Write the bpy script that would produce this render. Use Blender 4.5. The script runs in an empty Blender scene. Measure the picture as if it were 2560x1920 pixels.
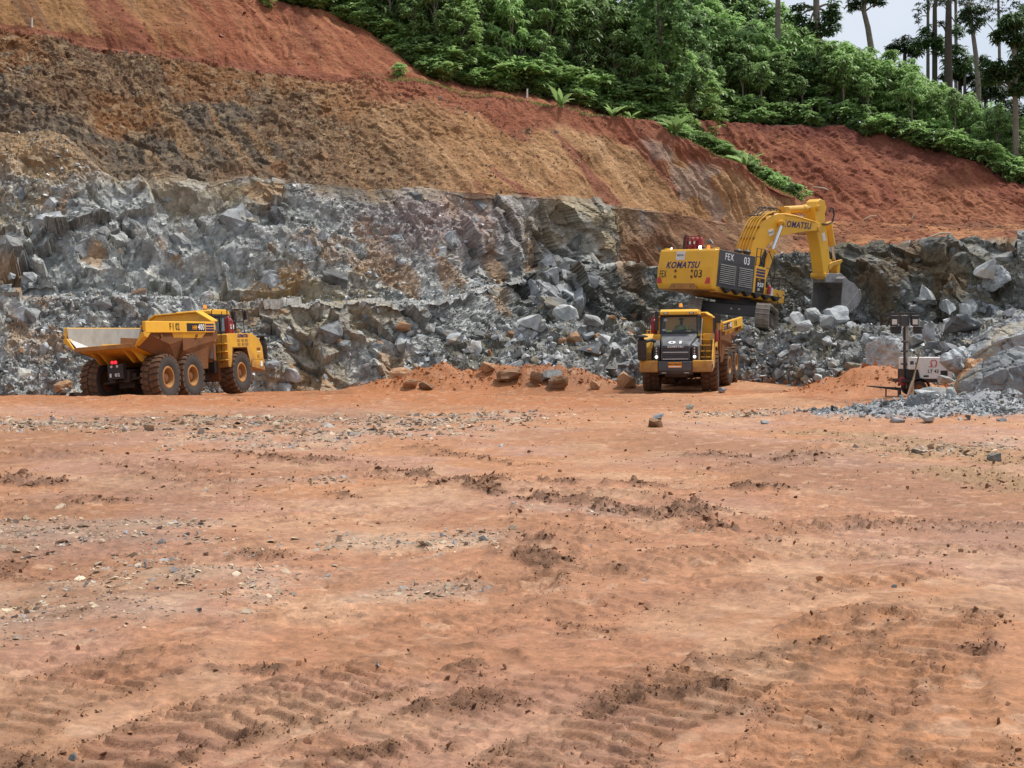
import bpy, bmesh, math, random
import numpy as np
from mathutils import Vector, Matrix
from mathutils.bvhtree import BVHTree

random.seed(7)
RNG = np.random.default_rng(11)
scene = bpy.context.scene
COL = scene.collection
R = math.radians

# ---------------------------------------------------------------- camera
CAMZ = 1.75          # eye height of the photographer
F = 3200.0           # focal length in pixels of a 2560 px wide picture (45 mm on a 36 mm frame)
HZ = 870.0           # row of the horizon in that picture
cam_data = bpy.data.cameras.new('camera')
cam_data.sensor_width = 36.0
cam_data.lens = 45.0
cam_data.shift_y = -(960.0 - HZ) / 2560.0
cam_data.clip_start = 0.1
cam_data.clip_end = 3000.0
cam = bpy.data.objects.new('camera', cam_data)
cam.location = (0, 0, CAMZ)
cam.rotation_euler = (math.pi / 2, 0, 0)
COL.objects.link(cam)
scene.camera = cam

# ---------------------------------------------------------------- sky, sun, exposure
SUN_DIR = Vector((0.42, 0.22, 0.88)).normalized()      # towards the sun
sun_el = math.asin(SUN_DIR.z)
sun_az = math.atan2(SUN_DIR.x, SUN_DIR.y)
world = bpy.data.worlds.new('World')
scene.world = world
world.use_nodes = True
wn, wl = world.node_tree.nodes, world.node_tree.links
wn.clear()
w_out = wn.new('ShaderNodeOutputWorld')
w_bg = wn.new('ShaderNodeBackground')
w_sky = wn.new('ShaderNodeTexSky')
w_sky.sky_type = 'NISHITA'
w_sky.sun_disc = False
w_sky.sun_elevation = sun_el
w_sky.sun_rotation = sun_az
w_sky.air_density = 1.0
w_sky.dust_density = 2.5
w_sky.ozone_density = 1.0
# thin high cloud: the clear sky mixed with white cloud through soft noise
w_tc = wn.new('ShaderNodeTexCoord')
w_map = wn.new('ShaderNodeMapping'); w_map.inputs['Scale'].default_value = (1.0, 1.0, 2.2)
w_noise = wn.new('ShaderNodeTexNoise')
w_noise.inputs['Scale'].default_value = 2.3
w_noise.inputs['Detail'].default_value = 5.0
w_ramp = wn.new('ShaderNodeMapRange')
w_ramp.inputs['From Min'].default_value = 0.35
w_ramp.inputs['From Max'].default_value = 0.7
w_ramp.inputs['To Min'].default_value = 0.40
w_ramp.inputs['To Max'].default_value = 0.92
w_mix = wn.new('ShaderNodeMix'); w_mix.data_type = 'RGBA'
w_mix.inputs[7].default_value = (6.4, 6.75, 7.3, 1)
wl.new(w_tc.outputs['Generated'], w_map.inputs['Vector'])
wl.new(w_map.outputs['Vector'], w_noise.inputs['Vector'])
wl.new(w_noise.outputs['Fac'], w_ramp.inputs['Value'])
wl.new(w_ramp.outputs['Result'], w_mix.inputs[0])
wl.new(w_sky.outputs['Color'], w_mix.inputs[6])
wl.new(w_mix.outputs[2], w_bg.inputs['Color'])
w_bg.inputs['Strength'].default_value = 0.092
wl.new(w_bg.outputs['Background'], w_out.inputs['Surface'])

sun_data = bpy.data.lights.new('sun', 'SUN')
sun_data.energy = 3.0
sun_data.angle = R(6.5)
sun_data.color = (1.0, 0.95, 0.88)
sun = bpy.data.objects.new('sun', sun_data)
sun.rotation_euler = (-SUN_DIR).to_track_quat('-Z', 'Y').to_euler()
COL.objects.link(sun)

scene.view_settings.view_transform = 'Standard'
scene.view_settings.look = 'None'
scene.view_settings.exposure = 0.52
scene.view_settings.gamma = 1.0
scene.view_settings.use_curve_mapping = False
scene.cycles.max_bounces = 6
scene.cycles.transparent_max_bounces = 8

# ---------------------------------------------------------------- helpers: places
K = 2560.0 / 2212.0
def P(x, y, d):
    return Vector(((x - 1280.0) / F * d, d, CAMZ + (HZ - y) / F * d))
def proj(p):
    return (1280 + p[0] / p[1] * F, HZ - (p[2] - CAMZ) / p[1] * F)
def lin(c):
    """sRGB 0-255 -> linear"""
    out = []
    for v in c[:3]:
        v = v / 255.0
        out.append(v / 12.92 if v <= 0.04045 else ((v + 0.055) / 1.055) ** 2.4)
    return tuple(out)

def tag(o, label=None, cat=None, group=None, kind=None):
    if label: o['label'] = label
    if cat: o['category'] = cat
    if group: o['group'] = group
    if kind: o['kind'] = kind
    return o
def empty(name, M=None):
    o = bpy.data.objects.new(name, None)
    o.empty_display_size = 0.2
    COL.objects.link(o)
    if M is not None: o.matrix_world = M
    return o

# ---------------------------------------------------------------- helpers: numpy noise
def _h(ix, iy, iz, seed):
    with np.errstate(over='ignore'):
        h = (ix.astype(np.int64).astype(np.uint32) * np.uint32(0x8da6b343)) ^ \
            (iy.astype(np.int64).astype(np.uint32) * np.uint32(0xd8163841)) ^ \
            (iz.astype(np.int64).astype(np.uint32) * np.uint32(0xcb1ab31f)) ^ np.uint32((seed * 2654435761) & 0xffffffff)
        h ^= h >> np.uint32(15); h *= np.uint32(0x2c1b3c6d)
        h ^= h >> np.uint32(12); h *= np.uint32(0x297a2d39)
        h ^= h >> np.uint32(15)
    return h
def _hf(ix, iy, iz, seed):
    return _h(ix, iy, iz, seed).astype(np.float32) * np.float32(1.0 / 4294967296.0)
def vnoise(p, seed=0):
    p = np.asarray(p, np.float32)
    i = np.floor(p); f = p - i
    f = f * f * (3 - 2 * f)
    ix, iy, iz = i[:, 0], i[:, 1], i[:, 2]
    r = 0
    for dx in (0, 1):
        wx = f[:, 0] if dx else 1 - f[:, 0]
        for dy in (0, 1):
            wy = f[:, 1] if dy else 1 - f[:, 1]
            for dz in (0, 1):
                wz = f[:, 2] if dz else 1 - f[:, 2]
                r = r + wx * wy * wz * _hf(ix + dx, iy + dy, iz + dz, seed)
    return r
def fbm(p, octv=4, seed=0, gain=0.5):
    a, s, t = 1.0, 0.0, 0.0
    q = np.asarray(p, np.float32).copy()
    for o in range(octv):
        s = s + a * vnoise(q, seed + o * 17); t += a
        a *= gain; q = q * 2.03 + 11.7
    return s / t
def voro(p, seed=0):
    """nearest jittered cell: F1, F2, cell id, centre"""
    p = np.asarray(p, np.float32)
    i = np.floor(p)
    n = len(p)
    f1 = np.full(n, 9.0, np.float32); f2 = f1.copy()
    cen = np.zeros((n, 3), np.float32); cid = np.zeros(n, np.uint32)
    for dx in (-1, 0, 1):
        for dy in (-1, 0, 1):
            for dz in (-1, 0, 1):
                cx, cy, cz = i[:, 0] + dx, i[:, 1] + dy, i[:, 2] + dz
                h = _h(cx, cy, cz, seed)
                c = np.stack([cx + (h & np.uint32(1023)) / 1023.0,
                              cy + ((h >> np.uint32(10)) & np.uint32(1023)) / 1023.0,
                              cz + ((h >> np.uint32(20)) & np.uint32(1023)) / 1023.0], 1).astype(np.float32)
                d = ((c - p) ** 2).sum(1)
                m = d < f1
                f2 = np.where(m, f1, np.minimum(f2, d))
                f1 = np.where(m, d, f1)
                cen[m] = c[m]; cid[m] = h[m]
    return np.sqrt(f1), np.sqrt(f2), cid, cen
def crand(cid, k):
    with np.errstate(over='ignore'):
        h = cid * np.uint32(747796405) + np.uint32(2891336453 + k * 7919)
        h ^= h >> np.uint32(13); h *= np.uint32(0x5bd1e995); h ^= h >> np.uint32(15)
    return h.astype(np.float32) / 4294967296.0
def facets(p, size, seed, tilt=0.8, off=0.5, mat=None):
    """broken-rock displacement: each cell is its own tilted plane; metres"""
    q = (p @ mat.T if mat is not None else p) / size
    f1, f2, cid, cen = voro(q, seed)
    n = np.stack([crand(cid, 1) - .5, crand(cid, 2) - .5, crand(cid, 3) - .5], 1) * 2
    v = (n * (q - cen)).sum(1) * tilt + (crand(cid, 4) - .5) * off
    return v * size, cid, f2 - f1
def smooth(a, b, x):
    t = np.clip((x - a) / (b - a), 0, 1)
    return t * t * (3 - 2 * t)
def mixc(a, b, t):
    t = np.asarray(t, np.float32)[:, None]
    return a * (1 - t) + np.asarray(b, np.float32) * t

# ---------------------------------------------------------------- helpers: meshes
def mesh_np(name, verts, quads=None, tris=None, colors=None, smooth_shade=False):
    me = bpy.data.meshes.new(name)
    verts = np.asarray(verts, np.float32)
    loops, starts = [], []
    n = 0
    if quads is not None and len(quads):
        loops.append(np.asarray(quads, np.int32).ravel()); starts.append(np.arange(len(quads), dtype=np.int32) * 4); n = len(quads) * 4
    if tris is not None and len(tris):
        loops.append(np.asarray(tris, np.int32).ravel()); starts.append(n + np.arange(len(tris), dtype=np.int32) * 3)
    loops = np.concatenate(loops); starts = np.concatenate(starts)
    me.vertices.add(len(verts)); me.vertices.foreach_set('co', verts.ravel())
    me.loops.add(len(loops)); me.loops.foreach_set('vertex_index', loops)
    me.polygons.add(len(starts)); me.polygons.foreach_set('loop_start', starts)
    if smooth_shade:
        me.polygons.foreach_set('use_smooth', np.ones(len(starts), bool))
    me.update(calc_edges=True)
    if not smooth_shade:
        me.shade_flat()
    if colors is not None:
        at = me.color_attributes.new('Col', 'FLOAT_COLOR', 'POINT')
        c = np.ones((len(verts), 4), np.float32); c[:, :3] = colors
        at.data.foreach_set('color', c.ravel())
    return me
def link(name, me, mat=None, parent=None, M=None):
    o = bpy.data.objects.new(name, me)
    COL.objects.link(o)
    if mat is not None and not me.materials: me.materials.append(mat)
    if parent is not None: o.parent = parent
    if M is not None: o.matrix_local = M
    return o
def grid_quads(nr, nc):
    a = np.arange(nr * nc, dtype=np.int32).reshape(nr, nc)
    return np.stack([a[:-1, :-1], a[:-1, 1:], a[1:, 1:], a[1:, :-1]], -1).reshape(-1, 4)

class MB:
    """collects shapes; build() links them as ONE mesh object"""
    def __init__(s): s.v, s.f = [], []
    def add(s, vs, fs):
        b = len(s.v); s.v += [tuple(v) for v in vs]; s.f += [tuple(b + i for i in f) for f in fs]; return s
    def box(s, x0, x1, y0, y1, z0, z1):
        v = [(x0, y0, z0), (x1, y0, z0), (x1, y1, z0), (x0, y1, z0), (x0, y0, z1), (x1, y0, z1), (x1, y1, z1), (x0, y1, z1)]
        return s.hexa(v)
    def hexa(s, v):
        return s.add(v, [(0, 3, 2, 1), (4, 5, 6, 7), (0, 1, 5, 4), (1, 2, 6, 5), (2, 3, 7, 6), (3, 0, 4, 7)])
    def prism(s, poly, a, b, ax='y'):
        n = len(poly)
        def pt(p, t):
            return {'y': (p[0], t, p[1]), 'x': (t, p[0], p[1]), 'z': (p[0], p[1], t)}[ax]
        v = [pt(p, a) for p in poly] + [pt(p, b) for p in poly]
        fs = [tuple(range(n - 1, -1, -1)), tuple(range(n, 2 * n))] + [(i, (i + 1) % n, n + (i + 1) % n, n + i) for i in range(n)]
        return s.add(v, fs)
    def cyl(s, p0, p1, r0, r1=None, n=16):
        r1 = r0 if r1 is None else r1
        p0, p1 = Vector(p0), Vector(p1); d = (p1 - p0).normalized()
        u = d.orthogonal().normalized(); w = d.cross(u)
        v = []
        for p, r in ((p0, r0), (p1, r1)):
            for k in range(n):
                a = 2 * math.pi * k / n
                v.append(p + (u * math.cos(a) + w * math.sin(a)) * r)
        fs = [tuple(range(n - 1, -1, -1)), tuple(range(n, 2 * n))] + [(k, (k + 1) % n, n + (k + 1) % n, n + k) for k in range(n)]
        return s.add(v, fs)
    def tube(s, pts, r, n=8):
        pts = [Vector(p) for p in pts]
        rr = r if isinstance(r, (list, tuple)) else [r] * len(pts)
        v = []; u = None
        for i, p in enumerate(pts):
            d = (pts[min(i + 1, len(pts) - 1)] - pts[max(i - 1, 0)]).normalized()
            if u is None: u = d.orthogonal().normalized()
            u = (u - d * u.dot(d)).normalized(); w = d.cross(u)
            for k in range(n):
                a = 2 * math.pi * k / n
                v.append(p + (u * math.cos(a) + w * math.sin(a)) * rr[i])
        m = len(pts)
        fs = [tuple(range(n - 1, -1, -1)), tuple(range((m - 1) * n, m * n))]
        for i in range(m - 1):
            fs += [(i * n + k, i * n + (k + 1) % n, (i + 1) * n + (k + 1) % n, (i + 1) * n + k) for k in range(n)]
        return s.add(v, fs)
    def lathe(s, prof, c, ax='y', n=32, cap=True):
        """prof: (radius, height along the axis)"""
        v = []
        for r, h in prof:
            for k in range(n):
                a = 2 * math.pi * k / n; x, y = r * math.cos(a), r * math.sin(a)
                v.append({'y': (c[0] + x, c[1] + h, c[2] + y), 'z': (c[0] + x, c[1] + y, c[2] + h), 'x': (c[0] + h, c[1] + x, c[2] + y)}[ax])
        m = len(prof); fs = []
        for i in range(m - 1):
            fs += [(i * n + k, i * n + (k + 1) % n, (i + 1) * n + (k + 1) % n, (i + 1) * n + k) for k in range(n)]
        if cap and prof[0][0] > 1e-6: fs.append(tuple(range(n)))
        if cap and prof[-1][0] > 1e-6: fs.append(tuple(range((m - 1) * n, m * n)))
        return s.add(v, fs)
    def mesh(s, name, bevel=0.0, seg=1, smooth_shade=False):
        bm = bmesh.new()
        vs = [bm.verts.new(v) for v in s.v]
        for f in s.f:
            try: bm.faces.new([vs[i] for i in f])
            except ValueError: pass
        bmesh.ops.remove_doubles(bm, verts=bm.verts, dist=1e-5)
        bmesh.ops.recalc_face_normals(bm, faces=bm.faces)
        if bevel > 0:
            es = [e for e in bm.edges if len(e.link_faces) == 2 and e.calc_face_angle(0) > 0.5]
            bmesh.ops.bevel(bm, geom=es, offset=bevel, offset_type='OFFSET', segments=seg, profile=0.5, affect='EDGES', clamp_overlap=True)
        me = bpy.data.meshes.new(name)
        bm.to_mesh(me); bm.free()
        if smooth_shade:
            for p in me.polygons: p.use_smooth = True
            try: me.set_sharp_from_angle(angle=R(38))
            except Exception: pass
        return me
    def build(s, name, mat, parent=None, M=None, bevel=0.0, seg=1, smooth_shade=False, label=None):
        o = link(name, s.mesh(name, bevel, seg, smooth_shade), mat, parent, M)
        if label: o['label'] = label
        return o
def frame(o, xd, yd):
    x = Vector(xd).normalized(); y = Vector(yd); y = (y - x * y.dot(x)).normalized(); z = x.cross(y)
    m = Matrix((x, y, z)).transposed().to_4x4(); m.translation = Vector(o); return m
def text(s, size, mat, parent, M, shear=0.0, bold=0.0, sx=1.0, name='lettering', align='CENTER', extrude=0.004):
    cu = bpy.data.curves.new(name, 'FONT')
    cu.body = s; cu.size = size; cu.shear = shear; cu.offset = bold; cu.extrude = extrude
    cu.space_character = 1.12; cu.align_x = align; cu.align_y = 'CENTER'; cu.resolution_u = 3
    cu.materials.append(mat)
    tmp = bpy.data.objects.new(name, cu)
    me = bpy.data.meshes.new_from_object(tmp)
    bpy.data.objects.remove(tmp); bpy.data.curves.remove(cu)
    return link(name, me, mat, parent, M @ Matrix.Diagonal((sx, 1, 1, 1)))

# ---------------------------------------------------------------- materials
def nt(name):
    m = bpy.data.materials.new(name); m.use_nodes = True
    n, l = m.node_tree.nodes, m.node_tree.links
    return m, n, l, n['Principled BSDF']
def vnode(n, l, src, op, val=None):
    q = n.new('ShaderNodeMath'); q.operation = op
    l.new(src, q.inputs[0])
    if val is not None:
        if hasattr(val, 'links'): l.new(val, q.inputs[1])
        else: q.inputs[1].default_value = val
    return q.outputs[0]
def paint(name, col, rough=0.45, metal=0.0, dirt=None, dirt_amt=0.5, dirt_scale=1.6, bump=0.0, spec=0.5, mud_z=None):
    """painted or metal surface with dust and grime in noise-shaped patches"""
    m, n, l, b = nt(name)
    b.inputs['Base Color'].default_value = (*col, 1)
    b.inputs['Roughness'].default_value = rough
    b.inputs['Metallic'].default_value = metal
    b.inputs['Specular IOR Level'].default_value = spec
    tc = n.new('ShaderNodeTexCoord')
    if dirt is not None:
        no = n.new('ShaderNodeTexNoise'); no.inputs['Scale'].default_value = dirt_scale; no.inputs['Detail'].default_value = 8
        no.inputs['Roughness'].default_value = 0.65
        l.new(tc.outputs['Object'], no.inputs['Vector'])
        mr = n.new('ShaderNodeMapRange'); mr.inputs['From Min'].default_value = 0.42; mr.inputs['From Max'].default_value = 0.72
        mr.inputs['To Max'].default_value = dirt_amt; mr.inputs['To Min'].default_value = dirt_amt * 0.12
        l.new(no.outputs['Fac'], mr.inputs['Value'])
        mx = n.new('ShaderNodeMix'); mx.data_type = 'RGBA'
        mx.inputs[6].default_value = (*col, 1); mx.inputs[7].default_value = (*dirt, 1)
        l.new(mr.outputs['Result'], mx.inputs[0]); l.new(mx.outputs[2], b.inputs['Base Color'])
        if mud_z:
            sx = n.new('ShaderNodeSeparateXYZ'); l.new(tc.outputs['Object'], sx.inputs[0])
            zz = vnode(n, l, sx.outputs[2], 'MULTIPLY_ADD', 1.0); l.new(vnode(n, l, no.outputs['Fac'], 'MULTIPLY', -1.6), zz.node.inputs[2])
            m2 = n.new('ShaderNodeMapRange'); m2.inputs['From Min'].default_value = mud_z[0] - .8; m2.inputs['From Max'].default_value = mud_z[1] - .8
            m2.inputs['To Min'].default_value = .85; m2.inputs['To Max'].default_value = 0.0
            l.new(zz, m2.inputs['Value'])
            mm = n.new('ShaderNodeMix'); mm.data_type = 'RGBA'; mm.inputs[7].default_value = (0.235, 0.115, 0.05, 1)
            l.new(m2.outputs['Result'], mm.inputs[0]); l.new(mx.outputs[2], mm.inputs[6]); l.new(mm.outputs[2], b.inputs['Base Color'])
        ra = n.new('ShaderNodeMapRange'); ra.inputs['To Min'].default_value = rough; ra.inputs['To Max'].default_value = 0.9
        l.new(mr.outputs['Result'], ra.inputs['Value']); l.new(ra.outputs['Result'], b.inputs['Roughness'])
    if bump > 0:
        nb = n.new('ShaderNodeTexNoise'); nb.inputs['Scale'].default_value = 9; nb.inputs['Detail'].default_value = 6
        l.new(tc.outputs['Object'], nb.inputs['Vector'])
        bp = n.new('ShaderNodeBump'); bp.inputs['Strength'].default_value = bump; bp.inputs['Distance'].default_value = 0.03
        l.new(nb.outputs['Fac'], bp.inputs['Height']); l.new(bp.outputs['Normal'], b.inputs['Normal'])
    return m
def emit(name, col, strength, base=None):
    m, n, l, b = nt(name)
    b.inputs['Base Color'].default_value = (*(base or col), 1)
    b.inputs['Emission Color'].default_value = (*col, 1)
    b.inputs['Emission Strength'].default_value = strength
    return m
DUST = (0.30, 0.155, 0.075)
MUD = (0.155, 0.07, 0.034)
M = {}
M['yellow'] = paint('yellow_paint', (0.72, 0.385, 0.026), 0.42, dirt=(0.42, 0.24, 0.09), dirt_amt=0.75, dirt_scale=1.3, spec=0.35, mud_z=(0.95, 1.75))
M['yellow_clean'] = paint('yellow_paint_clean', (0.80, 0.43, 0.03), 0.36, dirt=(0.46, 0.26, 0.08), dirt_amt=0.35, dirt_scale=0.9, spec=0.4)
M['ochre'] = paint('ochre_rim_paint', (0.42, 0.19, 0.035), 0.6, dirt=(0.24, 0.115, 0.05), dirt_amt=0.95, dirt_scale=2.2)
M['grey_dark'] = paint('dark_grey_paint', (0.045, 0.047, 0.055), 0.38, dirt=(0.14, 0.12, 0.11), dirt_amt=0.4, dirt_scale=1.3)
M['hood'] = paint('grey_hood_paint', (0.10, 0.105, 0.115), 0.32, dirt=(0.25, 0.24, 0.24), dirt_amt=0.5, dirt_scale=2.2)
M['black'] = paint('black_steel', (0.016, 0.016, 0.017), 0.5, dirt=(0.07, 0.05, 0.04), dirt_amt=0.45, dirt_scale=2.5)
M['chassis'] = paint('muddy_chassis', (0.028, 0.022, 0.019), 0.7, dirt=(0.10, 0.05, 0.028), dirt_amt=0.8, dirt_scale=1.8, bump=0.3)
M['mud_plate'] = paint('mud_coated_plate', (0.20, 0.088, 0.038), 0.85, dirt=(0.115, 0.055, 0.028), dirt_amt=0.9, dirt_scale=1.2, bump=0.4, spec=0.15)
M['steel'] = paint('worn_steel', (0.36, 0.36, 0.35), 0.5, dirt=(0.22, 0.20, 0.17), dirt_amt=0.8, dirt_scale=2.3, bump=0.15)
M['steel_bright'] = paint('scoured_steel', (0.62, 0.61, 0.60), 0.42, dirt=(0.45, 0.42, 0.38), dirt_amt=0.6, dirt_scale=2.6)
M['chrome'] = paint('chrome_rod', (0.72, 0.73, 0.76), 0.16, metal=1.0)
M['bucket'] = paint('scraped_bucket_steel', (0.27, 0.265, 0.265), 0.5, dirt=(0.14, 0.125, 0.12), dirt_amt=0.8, dirt_scale=2.0, bump=0.25)
M['shoe'] = paint('worn_track_steel', (0.30, 0.27, 0.235), 0.48, dirt=(0.16, 0.125, 0.09), dirt_amt=0.8, dirt_scale=3.0, bump=0.25)
M['red'] = paint('red_paint', (0.30, 0.014, 0.02), 0.38, dirt=(0.25, 0.08, 0.05), dirt_amt=0.35)
M['white'] = paint('white_paint', (0.72, 0.71, 0.68), 0.42, dirt=(0.45, 0.34, 0.24), dirt_amt=0.3, dirt_scale=2.4)
M['white_print'] = paint('white_print', (0.78, 0.78, 0.78), 0.5)
M['black_print'] = paint('black_print', (0.012, 0.012, 0.012), 0.5)
M['purple'] = paint('violet_print', (0.035, 0.02, 0.11), 0.45)
M['orange_print'] = paint('orange_print', (0.75, 0.28, 0.01), 0.5)
M['red_print'] = paint('red_print', (0.55, 0.04, 0.05), 0.5)
M['amber'] = emit('amber_lens', (1.0, 0.36, 0.05), 0.45, (0.8, 0.22, 0.02))
M['lamp_on'] = emit('lit_lamp', (1.0, 0.98, 0.94), 1.6)
M['lamp_work'] = emit('lit_work_lamp', (1.0, 0.97, 0.9), 14.0)
M['lamp_off'] = paint('lamp_glass', (0.62, 0.58, 0.52), 0.25)
M['tail_on'] = emit('lit_tail_lamp', (1.0, 0.02, 0.04), 1.1)
M['hose'] = paint('black_hose', (0.02, 0.02, 0.022), 0.42)
M['cloth'] = paint('cream_strap', (0.55, 0.44, 0.31), 0.85, dirt=(0.4, 0.25, 0.14), dirt_amt=0.5, dirt_scale=4)
M['skin'] = paint('skin', (0.09, 0.045, 0.028), 0.55)
M['cloth_dark'] = paint('dark_cap', (0.03, 0.03, 0.035), 0.8)
M['hivis'] = paint('hi_vis_vest', (0.55, 0.55, 0.12), 0.8, dirt=(0.4, 0.36, 0.12), dirt_amt=0.4)
M['seat'] = paint('cab_trim', (0.05, 0.05, 0.055), 0.8)
M['cab_in'] = paint('cab_lining', (0.22, 0.21, 0.19), 0.7)
def glass_mat():
    m, n, l, b = nt('cab_glass')
    b.inputs['Base Color'].default_value = (0.16, 0.21, 0.25, 1); b.inputs['Roughness'].default_value = 0.08
    t = n.new('ShaderNodeBsdfTransparent'); t.inputs['Color'].default_value = (0.84, 0.91, 0.95, 1)
    fr = n.new('ShaderNodeFresnel'); fr.inputs['IOR'].default_value = 1.5
    ad = vnode(n, l, fr.outputs[0], 'MULTIPLY_ADD', 1.0); ad.node.inputs[2].default_value = 0.20
    mx = n.new('ShaderNodeMixShader')
    l.new(ad, mx.inputs[0]); l.new(t.outputs[0], mx.inputs[1]); l.new(b.outputs[0], mx.inputs[2])
    l.new(mx.outputs[0], n['Material Output'].inputs['Surface'])
    return m
M['glass'] = glass_mat()
def tyre_mat():
    m, n, l, b = nt('muddy_tyre')
    tc = n.new('ShaderNodeTexCoord'); sp = n.new('ShaderNodeSeparateXYZ'); l.new(tc.outputs['Object'], sp.inputs[0])
    xx = vnode(n, l, sp.outputs[0], 'MULTIPLY', sp.outputs[0]); zz = vnode(n, l, sp.outputs[2], 'MULTIPLY', sp.outputs[2])
    r = vnode(n, l, vnode(n, l, xx, 'ADD', zz), 'SQRT')
    no = n.new('ShaderNodeTexNoise'); no.inputs['Scale'].default_value = 5; no.inputs['Detail'].default_value = 7
    l.new(tc.outputs['Object'], no.inputs['Vector'])
    rr = vnode(n, l, r, 'MULTIPLY_ADD', 1.0); l.new(vnode(n, l, no.outputs['Fac'], 'MULTIPLY', 0.14), rr.node.inputs[2])
    mr = n.new('ShaderNodeMapRange'); mr.inputs['From Min'].default_value = 0.86; mr.inputs['From Max'].default_value = 0.97
    mr.inputs['To Min'].default_value = 0.06; mr.inputs['To Max'].default_value = 0.85
    l.new(rr, mr.inputs['Value'])
    mx = n.new('ShaderNodeMix'); mx.data_type = 'RGBA'
    mx.inputs[6].default_value = (0.052, 0.047, 0.044, 1); mx.inputs[7].default_value = (0.155, 0.082, 0.045, 1)
    l.new(mr.outputs['Result'], mx.inputs[0]); l.new(mx.outputs[2], b.inputs['Base Color'])
    b.inputs['Roughness'].default_value = 0.85; b.inputs['Specular IOR Level'].default_value = 0.25
    bp = n.new('ShaderNodeBump'); bp.inputs['Strength'].default_value = 0.4; bp.inputs['Distance'].default_value = 0.02
    l.new(no.outputs['Fac'], bp.inputs['Height']); l.new(bp.outputs['Normal'], b.inputs['Normal'])
    return m
M['tyre'] = tyre_mat()
def earth_mat(name, s1=6.0, s2=40.0, amt=0.45, bump=0.5, dist=0.05, rough=0.92, spec=0.15):
    """colour from the 'Col' attribute, broken up by two noises; fine relief by bump"""
    m, n, l, b = nt(name)
    at = n.new('ShaderNodeVertexColor'); at.layer_name = 'Col'
    ge = n.new('ShaderNodeNewGeometry')
    n1 = n.new('ShaderNodeTexNoise'); n1.inputs['Scale'].default_value = s1; n1.inputs['Detail'].default_value = 9; n1.inputs['Roughness'].default_value = 0.7
    n2 = n.new('ShaderNodeTexVoronoi'); n2.inputs['Scale'].default_value = s2
    for q in (n1, n2): l.new(ge.outputs['Position'], q.inputs['Vector'])
    mr = n.new('ShaderNodeMapRange'); mr.inputs['From Min'].default_value = 0.3; mr.inputs['From Max'].default_value = 0.7
    mr.inputs['To Min'].default_value = 1 - amt; mr.inputs['To Max'].default_value = 1 + amt
    l.new(n1.outputs['Fac'], mr.inputs['Value'])
    sc = n.new('ShaderNodeSeparateColor'); l.new(n2.outputs['Color'], sc.inputs[0])
    mr2 = n.new('ShaderNodeMapRange'); mr2.inputs['To Min'].default_value = 1 - amt * 0.6; mr2.inputs['To Max'].default_value = 1 + amt * 0.6
    l.new(sc.outputs[0], mr2.inputs['Value'])
    mul = vnode(n, l, mr.outputs['Result'], 'MULTIPLY', mr2.outputs['Result'])
    mx = n.new('ShaderNodeVectorMath'); mx.operation = 'SCALE'
    l.new(at.outputs['Color'], mx.inputs[0]); l.new(mul, mx.inputs['Scale'])
    l.new(mx.outputs[0], b.inputs['Base Color'])
    b.inputs['Roughness'].default_value = rough; b.inputs['Specular IOR Level'].default_value = spec
    bp = n.new('ShaderNodeBump'); bp.inputs['Strength'].default_value = bump; bp.inputs['Distance'].default_value = dist
    l.new(n1.outputs['Fac'], bp.inputs['Height']); l.new(bp.outputs['Normal'], b.inputs['Normal'])
    return m
M['face'] = earth_mat('quarry_face', 2.6, 7.0, 0.26, 0.75, 0.2)
M['clay'] = earth_mat('laterite_clay', 7.0, 30.0, 0.2, 0.8, 0.045, 0.7, 0.3)
M['stones'] = earth_mat('broken_stone', 5.0, 9.0, 0.35, 0.5, 0.05, 0.8, 0.3)
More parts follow.
